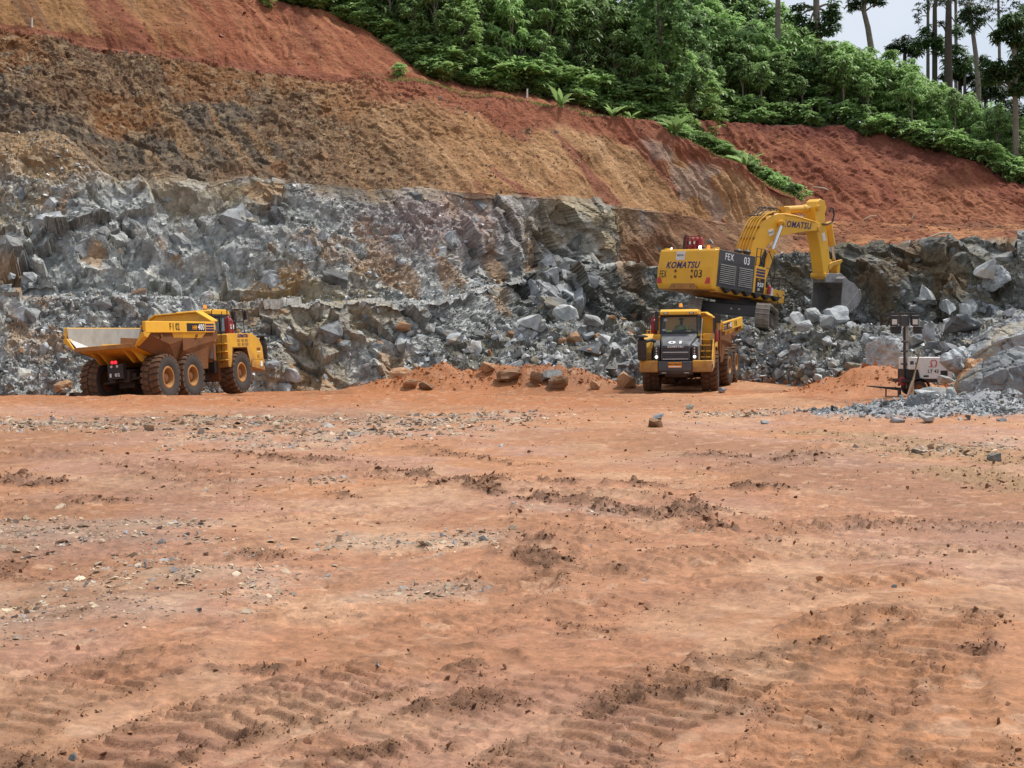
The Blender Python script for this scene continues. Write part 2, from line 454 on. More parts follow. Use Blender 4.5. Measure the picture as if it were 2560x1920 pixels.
def boulder_mat(name, c1, c2, c3):
    m, n, l, b = nt(name)
    tc = n.new('ShaderNodeTexCoord'); oi = n.new('ShaderNodeObjectInfo'); ge = n.new('ShaderNodeNewGeometry')
    n1 = n.new('ShaderNodeTexNoise'); n1.inputs['Scale'].default_value = 1.4; n1.inputs['Detail'].default_value = 10; n1.inputs['Roughness'].default_value = 0.68
    l.new(ge.outputs['Position'], n1.inputs['Vector'])
    cr = n.new('ShaderNodeValToRGB')
    cr.color_ramp.elements[0].position = 0.33; cr.color_ramp.elements[0].color = (*c1, 1)
    cr.color_ramp.elements[1].position = 0.66; cr.color_ramp.elements[1].color = (*c2, 1)
    l.new(n1.outputs['Fac'], cr.inputs['Fac'])
    n2 = n.new('ShaderNodeTexNoise'); n2.inputs['Scale'].default_value = 0.55; n2.inputs['Detail'].default_value = 4
    l.new(ge.outputs['Position'], n2.inputs['Vector'])
    mr = n.new('ShaderNodeMapRange'); mr.inputs['From Min'].default_value = 0.58; mr.inputs['From Max'].default_value = 0.68; mr.inputs['To Max'].default_value = 0.75
    l.new(n2.outputs['Fac'], mr.inputs['Value'])
    mx = n.new('ShaderNodeMix'); mx.data_type = 'RGBA'; mx.inputs[7].default_value = (*c3, 1)
    l.new(mr.outputs['Result'], mx.inputs[0]); l.new(cr.outputs['Color'], mx.inputs[6])
    br = n.new('ShaderNodeMapRange'); br.inputs['To Min'].default_value = 0.6; br.inputs['To Max'].default_value = 1.3
    l.new(oi.outputs['Random'], br.inputs['Value'])
    vm = n.new('ShaderNodeVectorMath'); vm.operation = 'SCALE'
    l.new(mx.outputs[2], vm.inputs[0]); l.new(br.outputs['Result'], vm.inputs['Scale']); l.new(vm.outputs[0], b.inputs['Base Color'])
    b.inputs['Roughness'].default_value = 0.75; b.inputs['Specular IOR Level'].default_value = 0.3
    n3 = n.new('ShaderNodeTexNoise'); n3.inputs['Scale'].default_value = 4; n3.inputs['Detail'].default_value = 9
    l.new(ge.outputs['Position'], n3.inputs['Vector'])
    bp = n.new('ShaderNodeBump'); bp.inputs['Strength'].default_value = 0.6; bp.inputs['Distance'].default_value = 0.08
    l.new(n3.outputs['Fac'], bp.inputs['Height']); l.new(bp.outputs['Normal'], b.inputs['Normal'])
    return m
M['rock_grey'] = boulder_mat('blue_grey_rock', (0.14, 0.15, 0.155), (0.42, 0.445, 0.455), (0.36, 0.31, 0.22))
M['rock_dark'] = boulder_mat('dark_grey_rock', (0.085, 0.09, 0.088), (0.25, 0.255, 0.245), (0.20, 0.16, 0.10))
M['rock_pale'] = boulder_mat('pale_rock', (0.23, 0.245, 0.245), (0.50, 0.515, 0.51), (0.42, 0.36, 0.28))
M['rock_rust'] = boulder_mat('rust_stained_rock', (0.26, 0.14, 0.07), (0.42, 0.25, 0.14), (0.30, 0.27, 0.24))
def leaf_mat(name, c1, c2, trans=0.42):
    m, n, l, b = nt(name)
    ge = n.new('ShaderNodeNewGeometry'); oi = n.new('ShaderNodeObjectInfo')
    mx = n.new('ShaderNodeMix'); mx.data_type = 'RGBA'; mx.inputs[6].default_value = (*c1, 1); mx.inputs[7].default_value = (*c2, 1)
    l.new(ge.outputs['Random Per Island'], mx.inputs[0])
    br = n.new('ShaderNodeMapRange'); br.inputs['To Min'].default_value = 0.65; br.inputs['To Max'].default_value = 1.3
    l.new(oi.outputs['Random'], br.inputs['Value'])
    vm = n.new('ShaderNodeVectorMath'); vm.operation = 'SCALE'
    l.new(mx.outputs[2], vm.inputs[0]); l.new(br.outputs['Result'], vm.inputs['Scale'])
    l.new(vm.outputs[0], b.inputs['Base Color'])
    b.inputs['Roughness'].default_value = 0.5; b.inputs['Specular IOR Level'].default_value = 0.35
    t = n.new('ShaderNodeBsdfTranslucent'); l.new(vm.outputs[0], t.inputs['Color'])
    ms = n.new('ShaderNodeMixShader'); ms.inputs[0].default_value = trans
    l.new(b.outputs[0], ms.inputs[1]); l.new(t.outputs[0], ms.inputs[2]); l.new(ms.outputs[0], n['Material Output'].inputs['Surface'])
    return m
M['leaf'] = leaf_mat('broad_leaf', (0.19, 0.33, 0.095), (0.40, 0.57, 0.23))
M['leaf_dark'] = leaf_mat('dark_leaf', (0.07, 0.14, 0.05), (0.16, 0.27, 0.095))
M['leaf_light'] = leaf_mat('light_leaf', (0.19, 0.33, 0.10), (0.37, 0.53, 0.22))
M['leaf_far'] = leaf_mat('far_leaf', (0.045, 0.08, 0.045), (0.10, 0.15, 0.075), 0.15)
M['grass'] = leaf_mat('grass_blade', (0.12, 0.17, 0.04), (0.26, 0.27, 0.09))
M['bark'] = paint('pale_bark', (0.23, 0.20, 0.165), 0.85, dirt=(0.11, 0.095, 0.08), dirt_amt=0.8, dirt_scale=3, bump=0.3, spec=0.1)
M['bark_dark'] = paint('dark_bark', (0.075, 0.062, 0.05), 0.9, dirt=(0.13, 0.11, 0.09), dirt_amt=0.6, dirt_scale=3, bump=0.3, spec=0.1)
M['wood'] = paint('bleached_wood', (0.45, 0.36, 0.27), 0.8)
# ================================================================ TERRAIN
def tab(cols, pts, k):
    pts = sorted(pts)
    return np.interp(cols, [p[0] for p in pts], [p[k] for p in pts]).astype(np.float32)
def sm(a, w):
    k = np.hanning(w + 2)[1:-1]; k /= k.sum()
    return np.convolve(np.pad(a, (w // 2, w - 1 - w // 2), mode='edge'), k, 'valid')
def loft(cols, rows, segs):
    """rows: list of (depth, height) arrays over the columns; returns grid points (nr,nc,3) and row parameter"""
    ds, zs, rp = [], [], []
    for i, n in enumerate(segs):
        d0, z0 = rows[i]; d1, z1 = rows[i + 1]
        last = i == len(segs) - 1
        for k in range(n + (1 if last else 0)):
            t = k / n
            ds.append(d0 * (1 - t) + d1 * t); zs.append(z0 * (1 - t) + z1 * t); rp.append(i + t)
    d = np.array(ds, np.float32); z = np.array(zs, np.float32)
    x = (cols[None, :] - 1280.0) / F * d
    return np.stack([x, d, z], -1), np.array(rp, np.float32)
def grid_normals(g):
    du = np.gradient(g, axis=1); dv = np.gradient(g, axis=0)
    n = np.cross(du, dv); n /= np.linalg.norm(n, axis=-1, keepdims=True) + 1e-9
    return n
dip = R(-38)
DIP = np.array([[math.cos(dip) * .55, 0, math.sin(dip) * .55], [0, .8, 0], [-math.sin(dip), 0, math.cos(dip)]], np.float32)
TERR = []      # (verts, quads) for height queries
C32 = lambda *c: np.array(c, np.float32)

# ---------------------------------------------------------------- quarry wall with its benches
cols = np.arange(-350, 2951, 3.8).astype(np.float32)
def yd(pts, w=25):
    y, d = sm(tab(cols, pts, 1), w), sm(tab(cols, pts, 2), w)
    return d, CAMZ + (HZ - y) / F * d
toe = [(-350, 58, -.7), (0, 59, -.7), (350, 61, -.7), (700, 62.5, -.7), (1050, 65, -.6), (1200, 69, .5), (1361, 75, 2.2), (1600, 81, 2.8), (2000, 83, 2.8), (2300, 81, 2.8), (2560, 78, 2.6), (2950, 74, 2.6)]
r0 = (sm(tab(cols, toe, 1), 31), sm(tab(cols, toe, 2), 31))
r1 = yd([(-350, 748, 63), (0, 748, 63.5), (350, 750, 65), (700, 752, 66.5), (960, 748, 68), (1117, 743, 70), (1250, 706, 75), (1361, 668, 79), (1600, 670, 85), (1950, 640, 87), (2300, 606, 85), (2560, 586, 82), (2950, 575, 78)], 15)
r2 = (r1[0] + np.interp(cols, [0, 1200, 1600, 2000], [2.0, 2.2, 3, 4]), r1[1] + 0.12)
r3 = yd([(-350, 320, 73), (0, 335, 73.5), (130, 325, 73.8), (215, 385, 73), (270, 450, 72.6), (330, 470, 72.8), (400, 425, 73.4), (520, 462, 73.8), (600, 440, 74.6), (700, 455, 75), (880, 474, 76), (1160, 478, 79), (1390, 498, 83), (1620, 523, 89), (1750, 545, 92), (1900, 575, 94), (2000, 590, 95), (2300, 585, 95.5), (2560, 575, 94), (2950, 565, 90)])
r4 = (r3[0] + 0.9, r3[1] + 0.1)
r5 = yd([(-350, 45, 79), (0, 70, 81), (230, 110, 83), (520, 156, 85), (700, 174, 86), (880, 197, 87), (1076, 208, 88), (1160, 226, 89), (1390, 268, 91), (1620, 308, 94), (1678, 335, 94.5), (1794, 387, 95), (1910, 455, 96), (1985, 487, 97), (2050, 552, 98), (2300, 560, 100), (2560, 560, 100), (2950, 556, 98)], 21)
r6 = (r5[0] + np.interp(cols, [0, 1000, 1400], [2.2, 1.6, 2.0]), r5[1] + 0.08)
r7 = yd([(-350, -330, 92), (0, -250, 93), (350, -150, 94.5), (600, -40, 95.5), (700, 3, 96), (830, 25, 96.5), (925, 72, 96.5), (985, 108, 96), (1040, 172, 94.5), (1076, 198, 93), (1160, 215, 95), (1390, 258, 97), (1620, 306, 100), (1794, 410, 101), (1979, 510, 102), (2050, 565, 102), (2300, 566, 103), (2560, 566, 103), (2950, 562, 101)], 15)
d8 = np.full_like(cols, 140.0)
rise = np.interp(cols, [0, 1000, 1100, 1600, 1760, 1900], [.3, .34, .42, .42, 0.0, -.12])
r8 = (d8, r7[1] + (d8 - r7[0]) * rise)
G, RP = loft(cols, [r0, r1, r2, r3, r4, r5, r6, r7, r8], [92, 7, 112, 5, 112, 6, 84, 10])
NR, NC = G.shape[:2]
GN = grid_normals(G)
p0 = G.reshape(-1, 3).copy()
rp = np.repeat(RP, NC); u = np.tile(cols, NR)
n0 = GN.reshape(-1, 3)
plateau = smooth(1930, 2040, u) * (rp > 1.0)
lo = fbm(p0 * .16, 4, 3)
edge_wob = (lo - .5) * 0.9 + (fbm(p0 * np.array([.13, .1, .2], np.float32), 3, 313) - .5) * 1.5 * smooth(1000, 500, u)
rock = (1 - smooth(2.95, 3.2, rp + edge_wob * .9 * (rp > 2))) * (1 - plateau)
rock = np.where(rp < 1.15, 1.0, rock)
rock = rock * (1 - smooth(1500, 1640, u + (lo - .5) * 300) * (rp > 1.3))
earth = 1 - rock
fA, cA, eA = facets(p0 + (fbm(p0 * .5, 3, 9)[:, None] - .5) * 1.2, 2.7, 21, 1.0, .75, DIP)
fS, cS, eS = facets(p0 + (fbm(p0 * .3, 2, 13)[:, None] - .5) * 1.5, 5.2, 29, 1.0, .6, DIP)
fB, cB, eB = facets(p0 + (fbm(p0 * 1.1, 2, 5)[:, None] - .5) * .6, 1.05, 33, 1.0, .8, DIP)
fC, cC, eC = facets(p0, 0.42, 47, 1.0, .9)
fD, cD, eD = facets(p0, 0.19, 49, 1.0, .9)
massive = smooth(.42, .58, fbm(p0 * .11, 3, 77))          # solid outcrops against loose scree
dr = fS * .16 * (.4 + massive) + fA * (.10 + .34 * massive) + fB * (.20 + .26 * massive) + fC * (.40 - .14 * massive) + fD * (.46 - .30 * massive) + (fbm(p0 * .35, 3, 61) - .5) * 1.7
dr = dr * (1 - .6 * smooth(2.75, 3.0, rp)) * (1 - .45 * np.exp(-((rp - 1.0) / .06) ** 2))
# earth: rills running down the slope, small scallops
wp_ = (fbm(p0 * .45, 3, 93) - .5)
qs = np.stack([p0[:, 0] * 1.0 + p0[:, 2] * .72 + wp_ * 2.2, p0[:, 2] * .30 + wp_, p0[:, 1] * .1], 1)
rill = np.abs(fbm(qs * 1.1, 3, 91) - .5) * 2
rill2 = fbm(qs * np.array([3.6, 2.2, 2], np.float32), 2, 97)
de = (rill - .25) * .20 + (rill2 - .5) * .30 * smooth(.4, .6, fbm(p0 * .3, 3, 98)) + (fbm(p0 * .3, 3, 15) - .5) * 1.3 + fC * .05 + fD * .09 + (fbm(p0 * 1.7, 3, 44) - .5) * .16
rough_brown = smooth(1500, 700, u) * ((rp > 3) & (rp < 5.1))
de = de + rough_brown * (fB * .14 + fC * .20 + fD * .22)
de = np.where(plateau > .5, (fbm(p0 * .5, 4, 8) - .5) * 1.0 + fC * .15, de)
disp = dr * rock + de * earth
ledge = ((rp > 1.0) & (rp < 2.0)) | ((rp > 3.0) & (rp < 4.0)) | ((rp > 5) & (rp < 6))
disp = disp * np.where(ledge, .35, 1.0) * np.where(rp > 7, .5, 1)
p1 = p0 + n0 * disp[:, None]
# colours
tcell = .34 * crand(cA, 9) + .30 * crand(cB, 9) + .32 * crand(cC, 9) + .24 * crand(cD, 9) - .08
shade = np.clip(tcell, 0, 1) ** 1.35
crock = mixc(np.tile(C32(.095, .102, .105), (len(p0), 1)), C32(.45, .475, .485), shade)
crock = mixc(crock, C32(.60, .615, .61), smooth(.90, .97, crand(cD, 12)) * .7)
tan = smooth(.48, .64, fbm(p0 * .22, 4, 101)) * .85
crock = mixc(crock, C32(.245, .20, .125), tan * (.3 + .7 * crand(cB, 14)))
stain = smooth(.55, .67, fbm(p0 * np.array([.5, .5, .18], np.float32), 4, 131))
crock = mixc(crock, C32(.27, .165, .08), stain * .7)
yT = HZ - (p0[:, 2] - CAMZ) / p0[:, 1] * F
viol = np.exp(-(((u - 1100) / 190) ** 2 + ((yT - 560) / 95) ** 2))
crock = mixc(crock, C32(.255, .205, .215), np.clip(viol * .8, 0, .75))
leftbrown = smooth(520, 330, yT) * smooth(700, 150, u) * smooth(.38, .56, lo)
crock = mixc(crock, C32(.21, .135, .075), leftbrown * .8)
highleft = smooth(470, 420, yT) * smooth(620, 420, u) * (rp > 2)
crock = mixc(crock, C32(.30, .205, .12), highleft * (.35 + .5 * crand(cB, 31)))
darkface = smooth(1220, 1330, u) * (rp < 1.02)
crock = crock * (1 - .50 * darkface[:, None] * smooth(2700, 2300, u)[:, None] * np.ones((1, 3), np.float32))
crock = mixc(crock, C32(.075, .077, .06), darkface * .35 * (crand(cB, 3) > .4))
# earth colours
st = fbm(np.stack([p0[:, 0] * .5 + p0[:, 2] * .42, p0[:, 2] * .07 - p0[:, 0] * .03, p0[:, 1] * .05], 1) * 1.3, 4, 201)
st2 = fbm(np.stack([p0[:, 0] * 1.3 + p0[:, 2] * 1.05, p0[:, 2] * .15, p0[:, 1] * .1], 1) * 1.4, 3, 221)
brown = mixc(np.tile(C32(.165, .10, .058), (len(p0), 1)), C32(.135, .11, .083), smooth(.44, .60, lo))
brown = mixc(brown, C32(.30, .185, .095), smooth(.55, .68, st2) * .8)
brown = mixc(brown, C32(.27, .125, .05), smooth(.58, .66, fbm(p0 * .2, 4, 301)) * .7)
brown = mixc(brown, C32(.38, .28, .17), smooth(.72, .9, crand(cC, 5)) * .55)
yel = mixc(np.tile(C32(.33, .19, .092), (len(p0), 1)), C32(.43, .265, .14), smooth(.45, .62, st2))
yel = mixc(yel, C32(.31, .16, .07), smooth(.5, .62, lo) * .6)
tY = smooth(760, 1330, u + (lo - .5) * 700 + (rp - 4) * 260)
brown = brown * .80; yel = yel * np.array([.90, .86, .84], np.float32)
cearth = brown * (1 - tY[:, None]) + yel * tY[:, None]
cearth = mixc(cearth, C32(.21, .078, .048), smooth(.555, .60, st) * .85 * smooth(1000, 1300, u))
cearth = mixc(cearth, C32(.30, .235, .20), smooth(.60, .66, fbm(p0 * .3, 3, 331)) * .55 * smooth(1450, 1650, u))
topred = smooth(4.70, 4.88, rp + (lo - .5) * .7) * smooth(800, 1000, u)
cearth = mixc(cearth, C32(.235, .082, .045), topred * .9 * (rp < 5.5))
foot = smooth(4.22, 4.02, rp) * smooth(1000, 500, u)
cearth = mixc(cearth, C32(.17, .125, .085), foot * .6)
red = mixc(np.tile(C32(.27, .098, .05), (len(p0), 1)), C32(.36, .155, .08), smooth(.42, .6, st2))
org = mixc(np.tile(C32(.33, .185, .08), (len(p0), 1)), C32(.22, .125, .065), smooth(.45, .6, st2))
tR = smooth(180, 560, u + (st - .5) * 900)
upper = org * (1 - tR[:, None]) + red * tR[:, None]
upper = mixc(upper, C32(.19, .07, .042), smooth(.6, .7, st) * .6)
upper = upper * np.array([.84, .80, .80], np.float32)
lowr = ((rp < 3.3) & (u > 1450))[:, None]
cearth = np.where(lowr, mixc(np.tile(C32(.17, .085, .048), (len(p0), 1)), C32(.24, .14, .08), smooth(.45, .6, st2)), cearth)
cearth = np.where((rp > 5.0)[:, None], upper, cearth)
cearth = mixc(cearth, C32(.21, .075, .045), ((rp > 4.97) & (rp < 6.1)) * .8)
cplat = mixc(np.tile(C32(.24, .095, .05), (len(p0), 1)), C32(.36, .165, .08), smooth(.42, .6, fbm(p0 * .4, 4, 401)))
cplat = mixc(cplat, C32(.15, .065, .04), smooth(.55, .65, fbm(p0 * .8, 4, 411)) * .7)
cearth = cearth * (1 - plateau[:, None]) + cplat * plateau[:, None]
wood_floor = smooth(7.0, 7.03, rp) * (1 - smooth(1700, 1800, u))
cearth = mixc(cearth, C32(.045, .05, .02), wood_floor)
crock = crock * np.array([1.25, 1.22, 1.14], np.float32)
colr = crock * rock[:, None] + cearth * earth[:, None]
# fines lying on the lower bench ledges
colr = mixc(colr, C32(.34, .34, .33), ((rp > .97) & (rp < 1.9) & (u < 1500)) * .5 * (fbm(p0 * 1.5, 3, 6) > .45))
wall_q = grid_quads(NR, NC)
wall = link('quarry_terrain', mesh_np('quarry_terrain', p1, wall_q, colors=colr), M['face'])
tag(wall, 'stepped quarry hillside of grey rock benches below brown and red earth slopes', 'quarry face', kind='structure')
TERR.append((p1, wall_q))
WALL = dict(p=p1, n=n0, rp=rp, u=u, rock=rock, y=yT, massive=massive)

# ---------------------------------------------------------------- red slope and wooded hill behind
colsB = np.arange(1400, 3000, 4.6).astype(np.float32)
yb = sm(tab(colsB, [(1400, 296, 0), (1747, 308, 0), (1850, 312, 0), (2080, 312, 0), (2165, 335, 0), (2260, 358, 0), (2315, 378, 0), (2430, 402, 0), (2560, 464, 0), (2700, 510, 0), (3000, 570, 0)], 1), 9)
db = sm(tab(colsB, [(1400, 114, 0), (1747, 116, 0), (2080, 118, 0), (2315, 115, 0), (2560, 110, 0), (3000, 104, 0)], 1), 21)
b1 = (db, CAMZ + (HZ - yb) / F * db)
b0 = (np.full_like(db, 98.5), np.full_like(db, 10.0))
b2 = (db + 1.5, b1[1] + .35)
b3 = (np.full_like(db, 175.0), b1[1] + (175 - db) * np.interp(colsB, [1400, 1750, 1900, 2080, 2200, 2300, 2430, 2560], [.42, .40, .32, .18, .16, .12, .04, .0]))
GB, RB = loft(colsB, [b0, b1, b2, b3], [120, 4, 16])
nB = grid_normals(GB).reshape(-1, 3); pB = GB.reshape(-1, 3); rb = np.repeat(RB, len(colsB)); ub = np.tile(colsB, GB.shape[0])
wpB = (fbm(pB * .4, 3, 73) - .5)
qB = np.stack([pB[:, 0] * .9 + pB[:, 2] * .60 + wpB * 2.2, pB[:, 2] * .28 + wpB, pB[:, 1] * .1], 1)
rl = np.abs(fbm(qB * 1.2, 3, 71) - .5) * 2
fb1, cb1, _ = facets(pB, .6, 19, 1, .8)
rl2 = fbm(qB * np.array([3.4, 2.2, 2], np.float32), 2, 76)
dB = (rl - .25) * .32 + (rl2 - .5) * .40 + (fbm(pB * .25, 3, 25) - .5) * 1.6 + (fbm(pB * 1.3, 3, 26) - .5) * .2 + fb1 * .18
pB1 = pB + nB * (dB * np.where(rb > 1.02, .4, 1))[:, None]
s2 = fbm(qB * 1.6, 4, 81); l2 = fbm(pB * .14, 4, 82)
cB_ = mixc(np.tile(C32(.255, .095, .052), (len(pB), 1)), C32(.36, .16, .082), smooth(.45, .6, s2))
cB_ = mixc(cB_, C32(.40, .195, .095), smooth(.8, .2, rb) * smooth(.45, .62, l2 + (ub - 2100) * .0003) * .8)
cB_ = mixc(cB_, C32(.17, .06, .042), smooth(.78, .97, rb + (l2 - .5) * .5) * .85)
cB_ = mixc(cB_, C32(.30, .13, .075), smooth(.55, .7, l2) * .5)
cB_ = cB_ * np.array([.74, .64, .66], np.float32)
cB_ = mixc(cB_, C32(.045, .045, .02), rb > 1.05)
rear_q = grid_quads(*GB.shape[:2])
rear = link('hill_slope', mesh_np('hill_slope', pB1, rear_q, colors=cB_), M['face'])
tag(rear, 'red earth slope under the wooded hill behind the excavator', 'slope', kind='structure')
TERR.append((pB1, rear_q))

# ---------------------------------------------------------------- rubble pad the excavator stands on
colsC = np.arange(930, 2951, 4.0).astype(np.float32)
def cz(pts, w=15): return sm(tab(colsC, pts, 1), w), sm(tab(colsC, pts, 2), w)
c0 = cz([(930, 63, -.9), (1200, 62.5, -.8), (1450, 62, -.7), (1600, 65, -.6), (1700, 67.2, -.6), (1920, 67.2, -.6), (2050, 62, -.5), (2200, 55, -.35), (2350, 50, -.25), (2560, 45, -.2), (2950, 40, -.1)])
c1 = cz([(930, 65, -.5), (1000, 66, .3), (1117, 67.5, 1.6), (1270, 69, 2.85), (1450, 69.5, 2.9), (1620, 69.3, 2.85), (1700, 69.4, 2.85), (1920, 69.5, 2.85), (2100, 68.5, 2.75), (2250, 63, 2.5), (2400, 58.5, 2.7), (2560, 56, 3.1), (2950, 52, 3.2)])
rz = np.interp(colsC, cols, r0[0])
c2 = (rz + 1.5, np.maximum(np.interp(colsC, cols, r0[1]), c1[1]) + .15)
GC, RC = loft(colsC, [c0, c1, c2], [62, 62])
nC = grid_normals(GC).reshape(-1, 3); pC = GC.reshape(-1, 3); rc = np.repeat(RC, len(colsC)); uc = np.tile(colsC, GC.shape[0])
f1_, k1_, _ = facets(pC, 1.0, 55, 1, .9); f2_, k2_, _ = facets(pC, .42, 56, 1, .9)
flat = smooth(1.02, 1.25, rc)
onpad = smooth(.98, 1.03, rc) * smooth(1600, 1680, uc) * smooth(2130, 2060, uc) * (pC[:, 1] < 80)
dC = (f1_ * .38 + f2_ * .42 + (fbm(pC * .4, 4, 57) - .5) * 1.1 * (1 - flat)) * (1 - .8 * onpad)
pC1 = pC + nC * dC[:, None]
pC1[:, 2] -= .22 * onpad
sh = np.clip(.5 * crand(k1_, 3) + .6 * crand(k2_, 3) - .08, 0, 1) ** 1.2
cC_ = mixc(np.tile(C32(.11, .108, .096), (len(pC), 1)), C32(.40, .41, .40), sh)
cC_ = mixc(cC_, C32(.16, .145, .10), smooth(.5, .62, fbm(pC * .3, 4, 58)) * .7)
cC_ = mixc(cC_, C32(.40, .165, .06), smooth(.16, .02, rc + (fbm(pC * .7, 3, 59) - .5) * .25) * .9 * smooth(2500, 2300, uc))
pad_q = grid_quads(*GC.shape[:2])
pad = link('rubble_terrain', mesh_np('rubble_terrain', pC1, pad_q, colors=cC_), M['face'])
tag(pad, 'bank of blasted grey rubble under the excavator', 'rubble bank', kind='structure')
TERR.append((pC1, pad_q))

# ---------------------------------------------------------------- the clay yard
def gv(x, y):                      # point of the yard seen at (x, y) of the 2212 px view
    d = CAMZ * F / (y * K - HZ); return ((x * K - 1280) / F * d, d)
def dist_poly(px, py, pts):
    best = np.full(len(px), 1e9, np.float32)
    if len(pts) == 1: return np.hypot(px - pts[0][0], py - pts[0][1])
    for (ax, ay), (bx, by) in zip(pts[:-1], pts[1:]):
        dx, dy = bx - ax, by - ay
        t = np.clip(((px - ax) * dx + (py - ay) * dy) / (dx * dx + dy * dy + 1e-9), 0, 1)
        best = np.minimum(best, np.hypot(px - ax - t * dx, py - ay - t * dy))
    return best
MUDS = [([(840, 1030), (950, 1038), (1100, 1045), (1200, 1050), (1330, 1052), (1420, 1050)], .32, 1.0),
        ([(960, 1062), (1080, 1072), (1200, 1085), (1300, 1100), (1400, 1112), (1480, 1105)], .40, 1.0),
        ([(1420, 1130), (1490, 1128), (1580, 1152)], .22, .9), ([(1155, 1180), (1190, 1215), (1215, 1235)], .26, 1.0),
        ([(1590, 1056), (1640, 1058), (1690, 1064)], .20, 1.0), ([(580, 995), (700, 1000), (740, 1005)], .30, .8),
        ([(450, 978), (560, 990), (640, 1003)], .25, .7), ([(190, 1102), (270, 1090), (320, 1085)], .3, .8), ([(900, 960), (1000, 985), (1150, 1000)], .4, .6),
        ([(1500, 985), (1650, 990), (1760, 985)], .45, .7), ([(2040, 1432), (2090, 1425), (2140, 1428)], .13, .9),
        ([(490, 1438), (540, 1440), (590, 1452)], .11, .9), ([(560, 1200), (650, 1203)], .3, .7), ([(-40, 1030), (70, 1045)], .6, .8),
        ([(0, 1225), (60, 1235)], .3, .7), ([(1220, 1330), (1330, 1342)], .12, .6), ([(1780, 1400), (1850, 1385), (1900, 1392)], .13, .6),
        ([(400, 1640), (560, 1600), (700, 1560), (900, 1535)], .10, .9), ([(1000, 1535), (1080, 1500), (1180, 1520)], .14, 1.0),
        ([(1270, 1535), (1400, 1500), (1540, 1475)], .13, 1.0), ([(1030, 1420), (960, 1430)], .10, .9), ([(380, 1659), (300, 1680)], .12, .9),
        ([(1450, 1430), (1600, 1420), (1740, 1395)], .12, .6), ([(0, 1640), (60, 1655)], .12, .8), ([(1300, 1226), (1340, 1228)], .12, .8),
        ([(1850, 1620), (1950, 1640)], .12, .7), ([(600, 1660), (760, 1640), (900, 1610)], .09, 1.0), ([(1790, 1135), (1960, 1130)], .25, .6),
        ([(700, 1070), (740, 1078)], .25, .8), ([(120, 1345), (190, 1330)], .15, .8), ([(1170, 1355), (1280, 1350)], .08, .6)]
DRYMUD = [([(1750, 930), (1900, 938), (2050, 965), (2212, 1000)], .8), ([(2060, 1010), (2212, 1040), (2300, 1060)], .7), ([(1780, 948), (1900, 960), (2000, 985)], .4)]
CHIPS = [([(-60, 1340), (300, 1295), (560, 1262)], .75), ([(0, 1140), (200, 1180), (420, 1225)], 1.1), ([(560, 1195), (800, 1185), (1000, 1172)], .75),
         ([(-100, 915), (300, 920), (600, 908)], 2.4), ([(600, 945), (900, 920), (1000, 902)], 2.4), ([(750, 1287), (900, 1277), (1010, 1268)], .35),
         ([(290, 1142), (360, 1136)], .5), ([(1150, 1105), (1300, 1112)], .3), ([(560, 1050), (680, 1048)], .5), ([(1600, 895), (1700, 890)], 1.6), ([(2000, 975), (2212, 960)], 1.0)]
TRACKS = [([(180, 1690), (285, 1642), (432, 1581), (588, 1530), (734, 1486), (880, 1450), (1020, 1410)], .62, 1.0), ([(560, 1720), (760, 1630), (960, 1565), (1150, 1500), (1330, 1440)], .5, .6),
          ([(1130, 1720), (1296, 1598), (1468, 1512), (1598, 1452), (1728, 1400), (1850, 1350)], .62, 1.0), ([(1720, 1720), (1772, 1655), (1815, 1555), (1858, 1468), (1927, 1400), (1990, 1345)], .66, .8),
          ([(2040, 1720), (2030, 1655), (2013, 1512), (2013, 1425), (2060, 1330)], .6, .7), ([(-60, 1590), (60, 1530), (200, 1470), (330, 1430)], .6, .7),
          ([(760, 1040), (900, 1046), (1100, 1058), (1300, 1076), (1500, 1108), (1640, 1160)], .75, .8), ([(60, 975), (200, 992), (330, 1010), (440, 1042)], .8, .8), ([(470, 975), (600, 990), (760, 1014), (900, 1046)], .75, .8),
          ([(1440, 1068), (1600, 1020), (1780, 975), (1900, 950)], .8, .6), ([(1300, 1165), (1600, 1140), (1850, 1130), (2150, 1140)], .75, .7), ([(1100, 1260), (1150, 1210), (1180, 1150), (1190, 1100)], .7, .7),
          ([(1350, 1225), (1600, 1205), (1900, 1190), (2250, 1200)], .7, .5), ([(-50, 1110), (200, 1090), (450, 1062), (640, 1050)], .75, .6), ([(700, 1400), (900, 1350), (1150, 1310), (1400, 1290)], .6, .35), ([(1650, 1290), (1800, 1265), (2000, 1250)], .6, .5)]
def spline(pts, n=9):
    pts = [np.array(p, float) for p in pts]; out = []
    q = [pts[0] * 2 - pts[1]] + pts + [pts[-1] * 2 - pts[-2]]
    for i in range(1, len(q) - 2):
        p0_, p1_, p2_, p3_ = q[i - 1:i + 3]
        for k in range(n):
            t = k / n
            out.append(.5 * ((2 * p1_) + (-p0_ + p2_) * t + (2 * p0_ - 5 * p1_ + 4 * p2_ - p3_) * t * t + (-p0_ + 3 * p1_ - 3 * p2_ + p3_) * t ** 3))
    out.append(pts[-1]); return np.array(out)
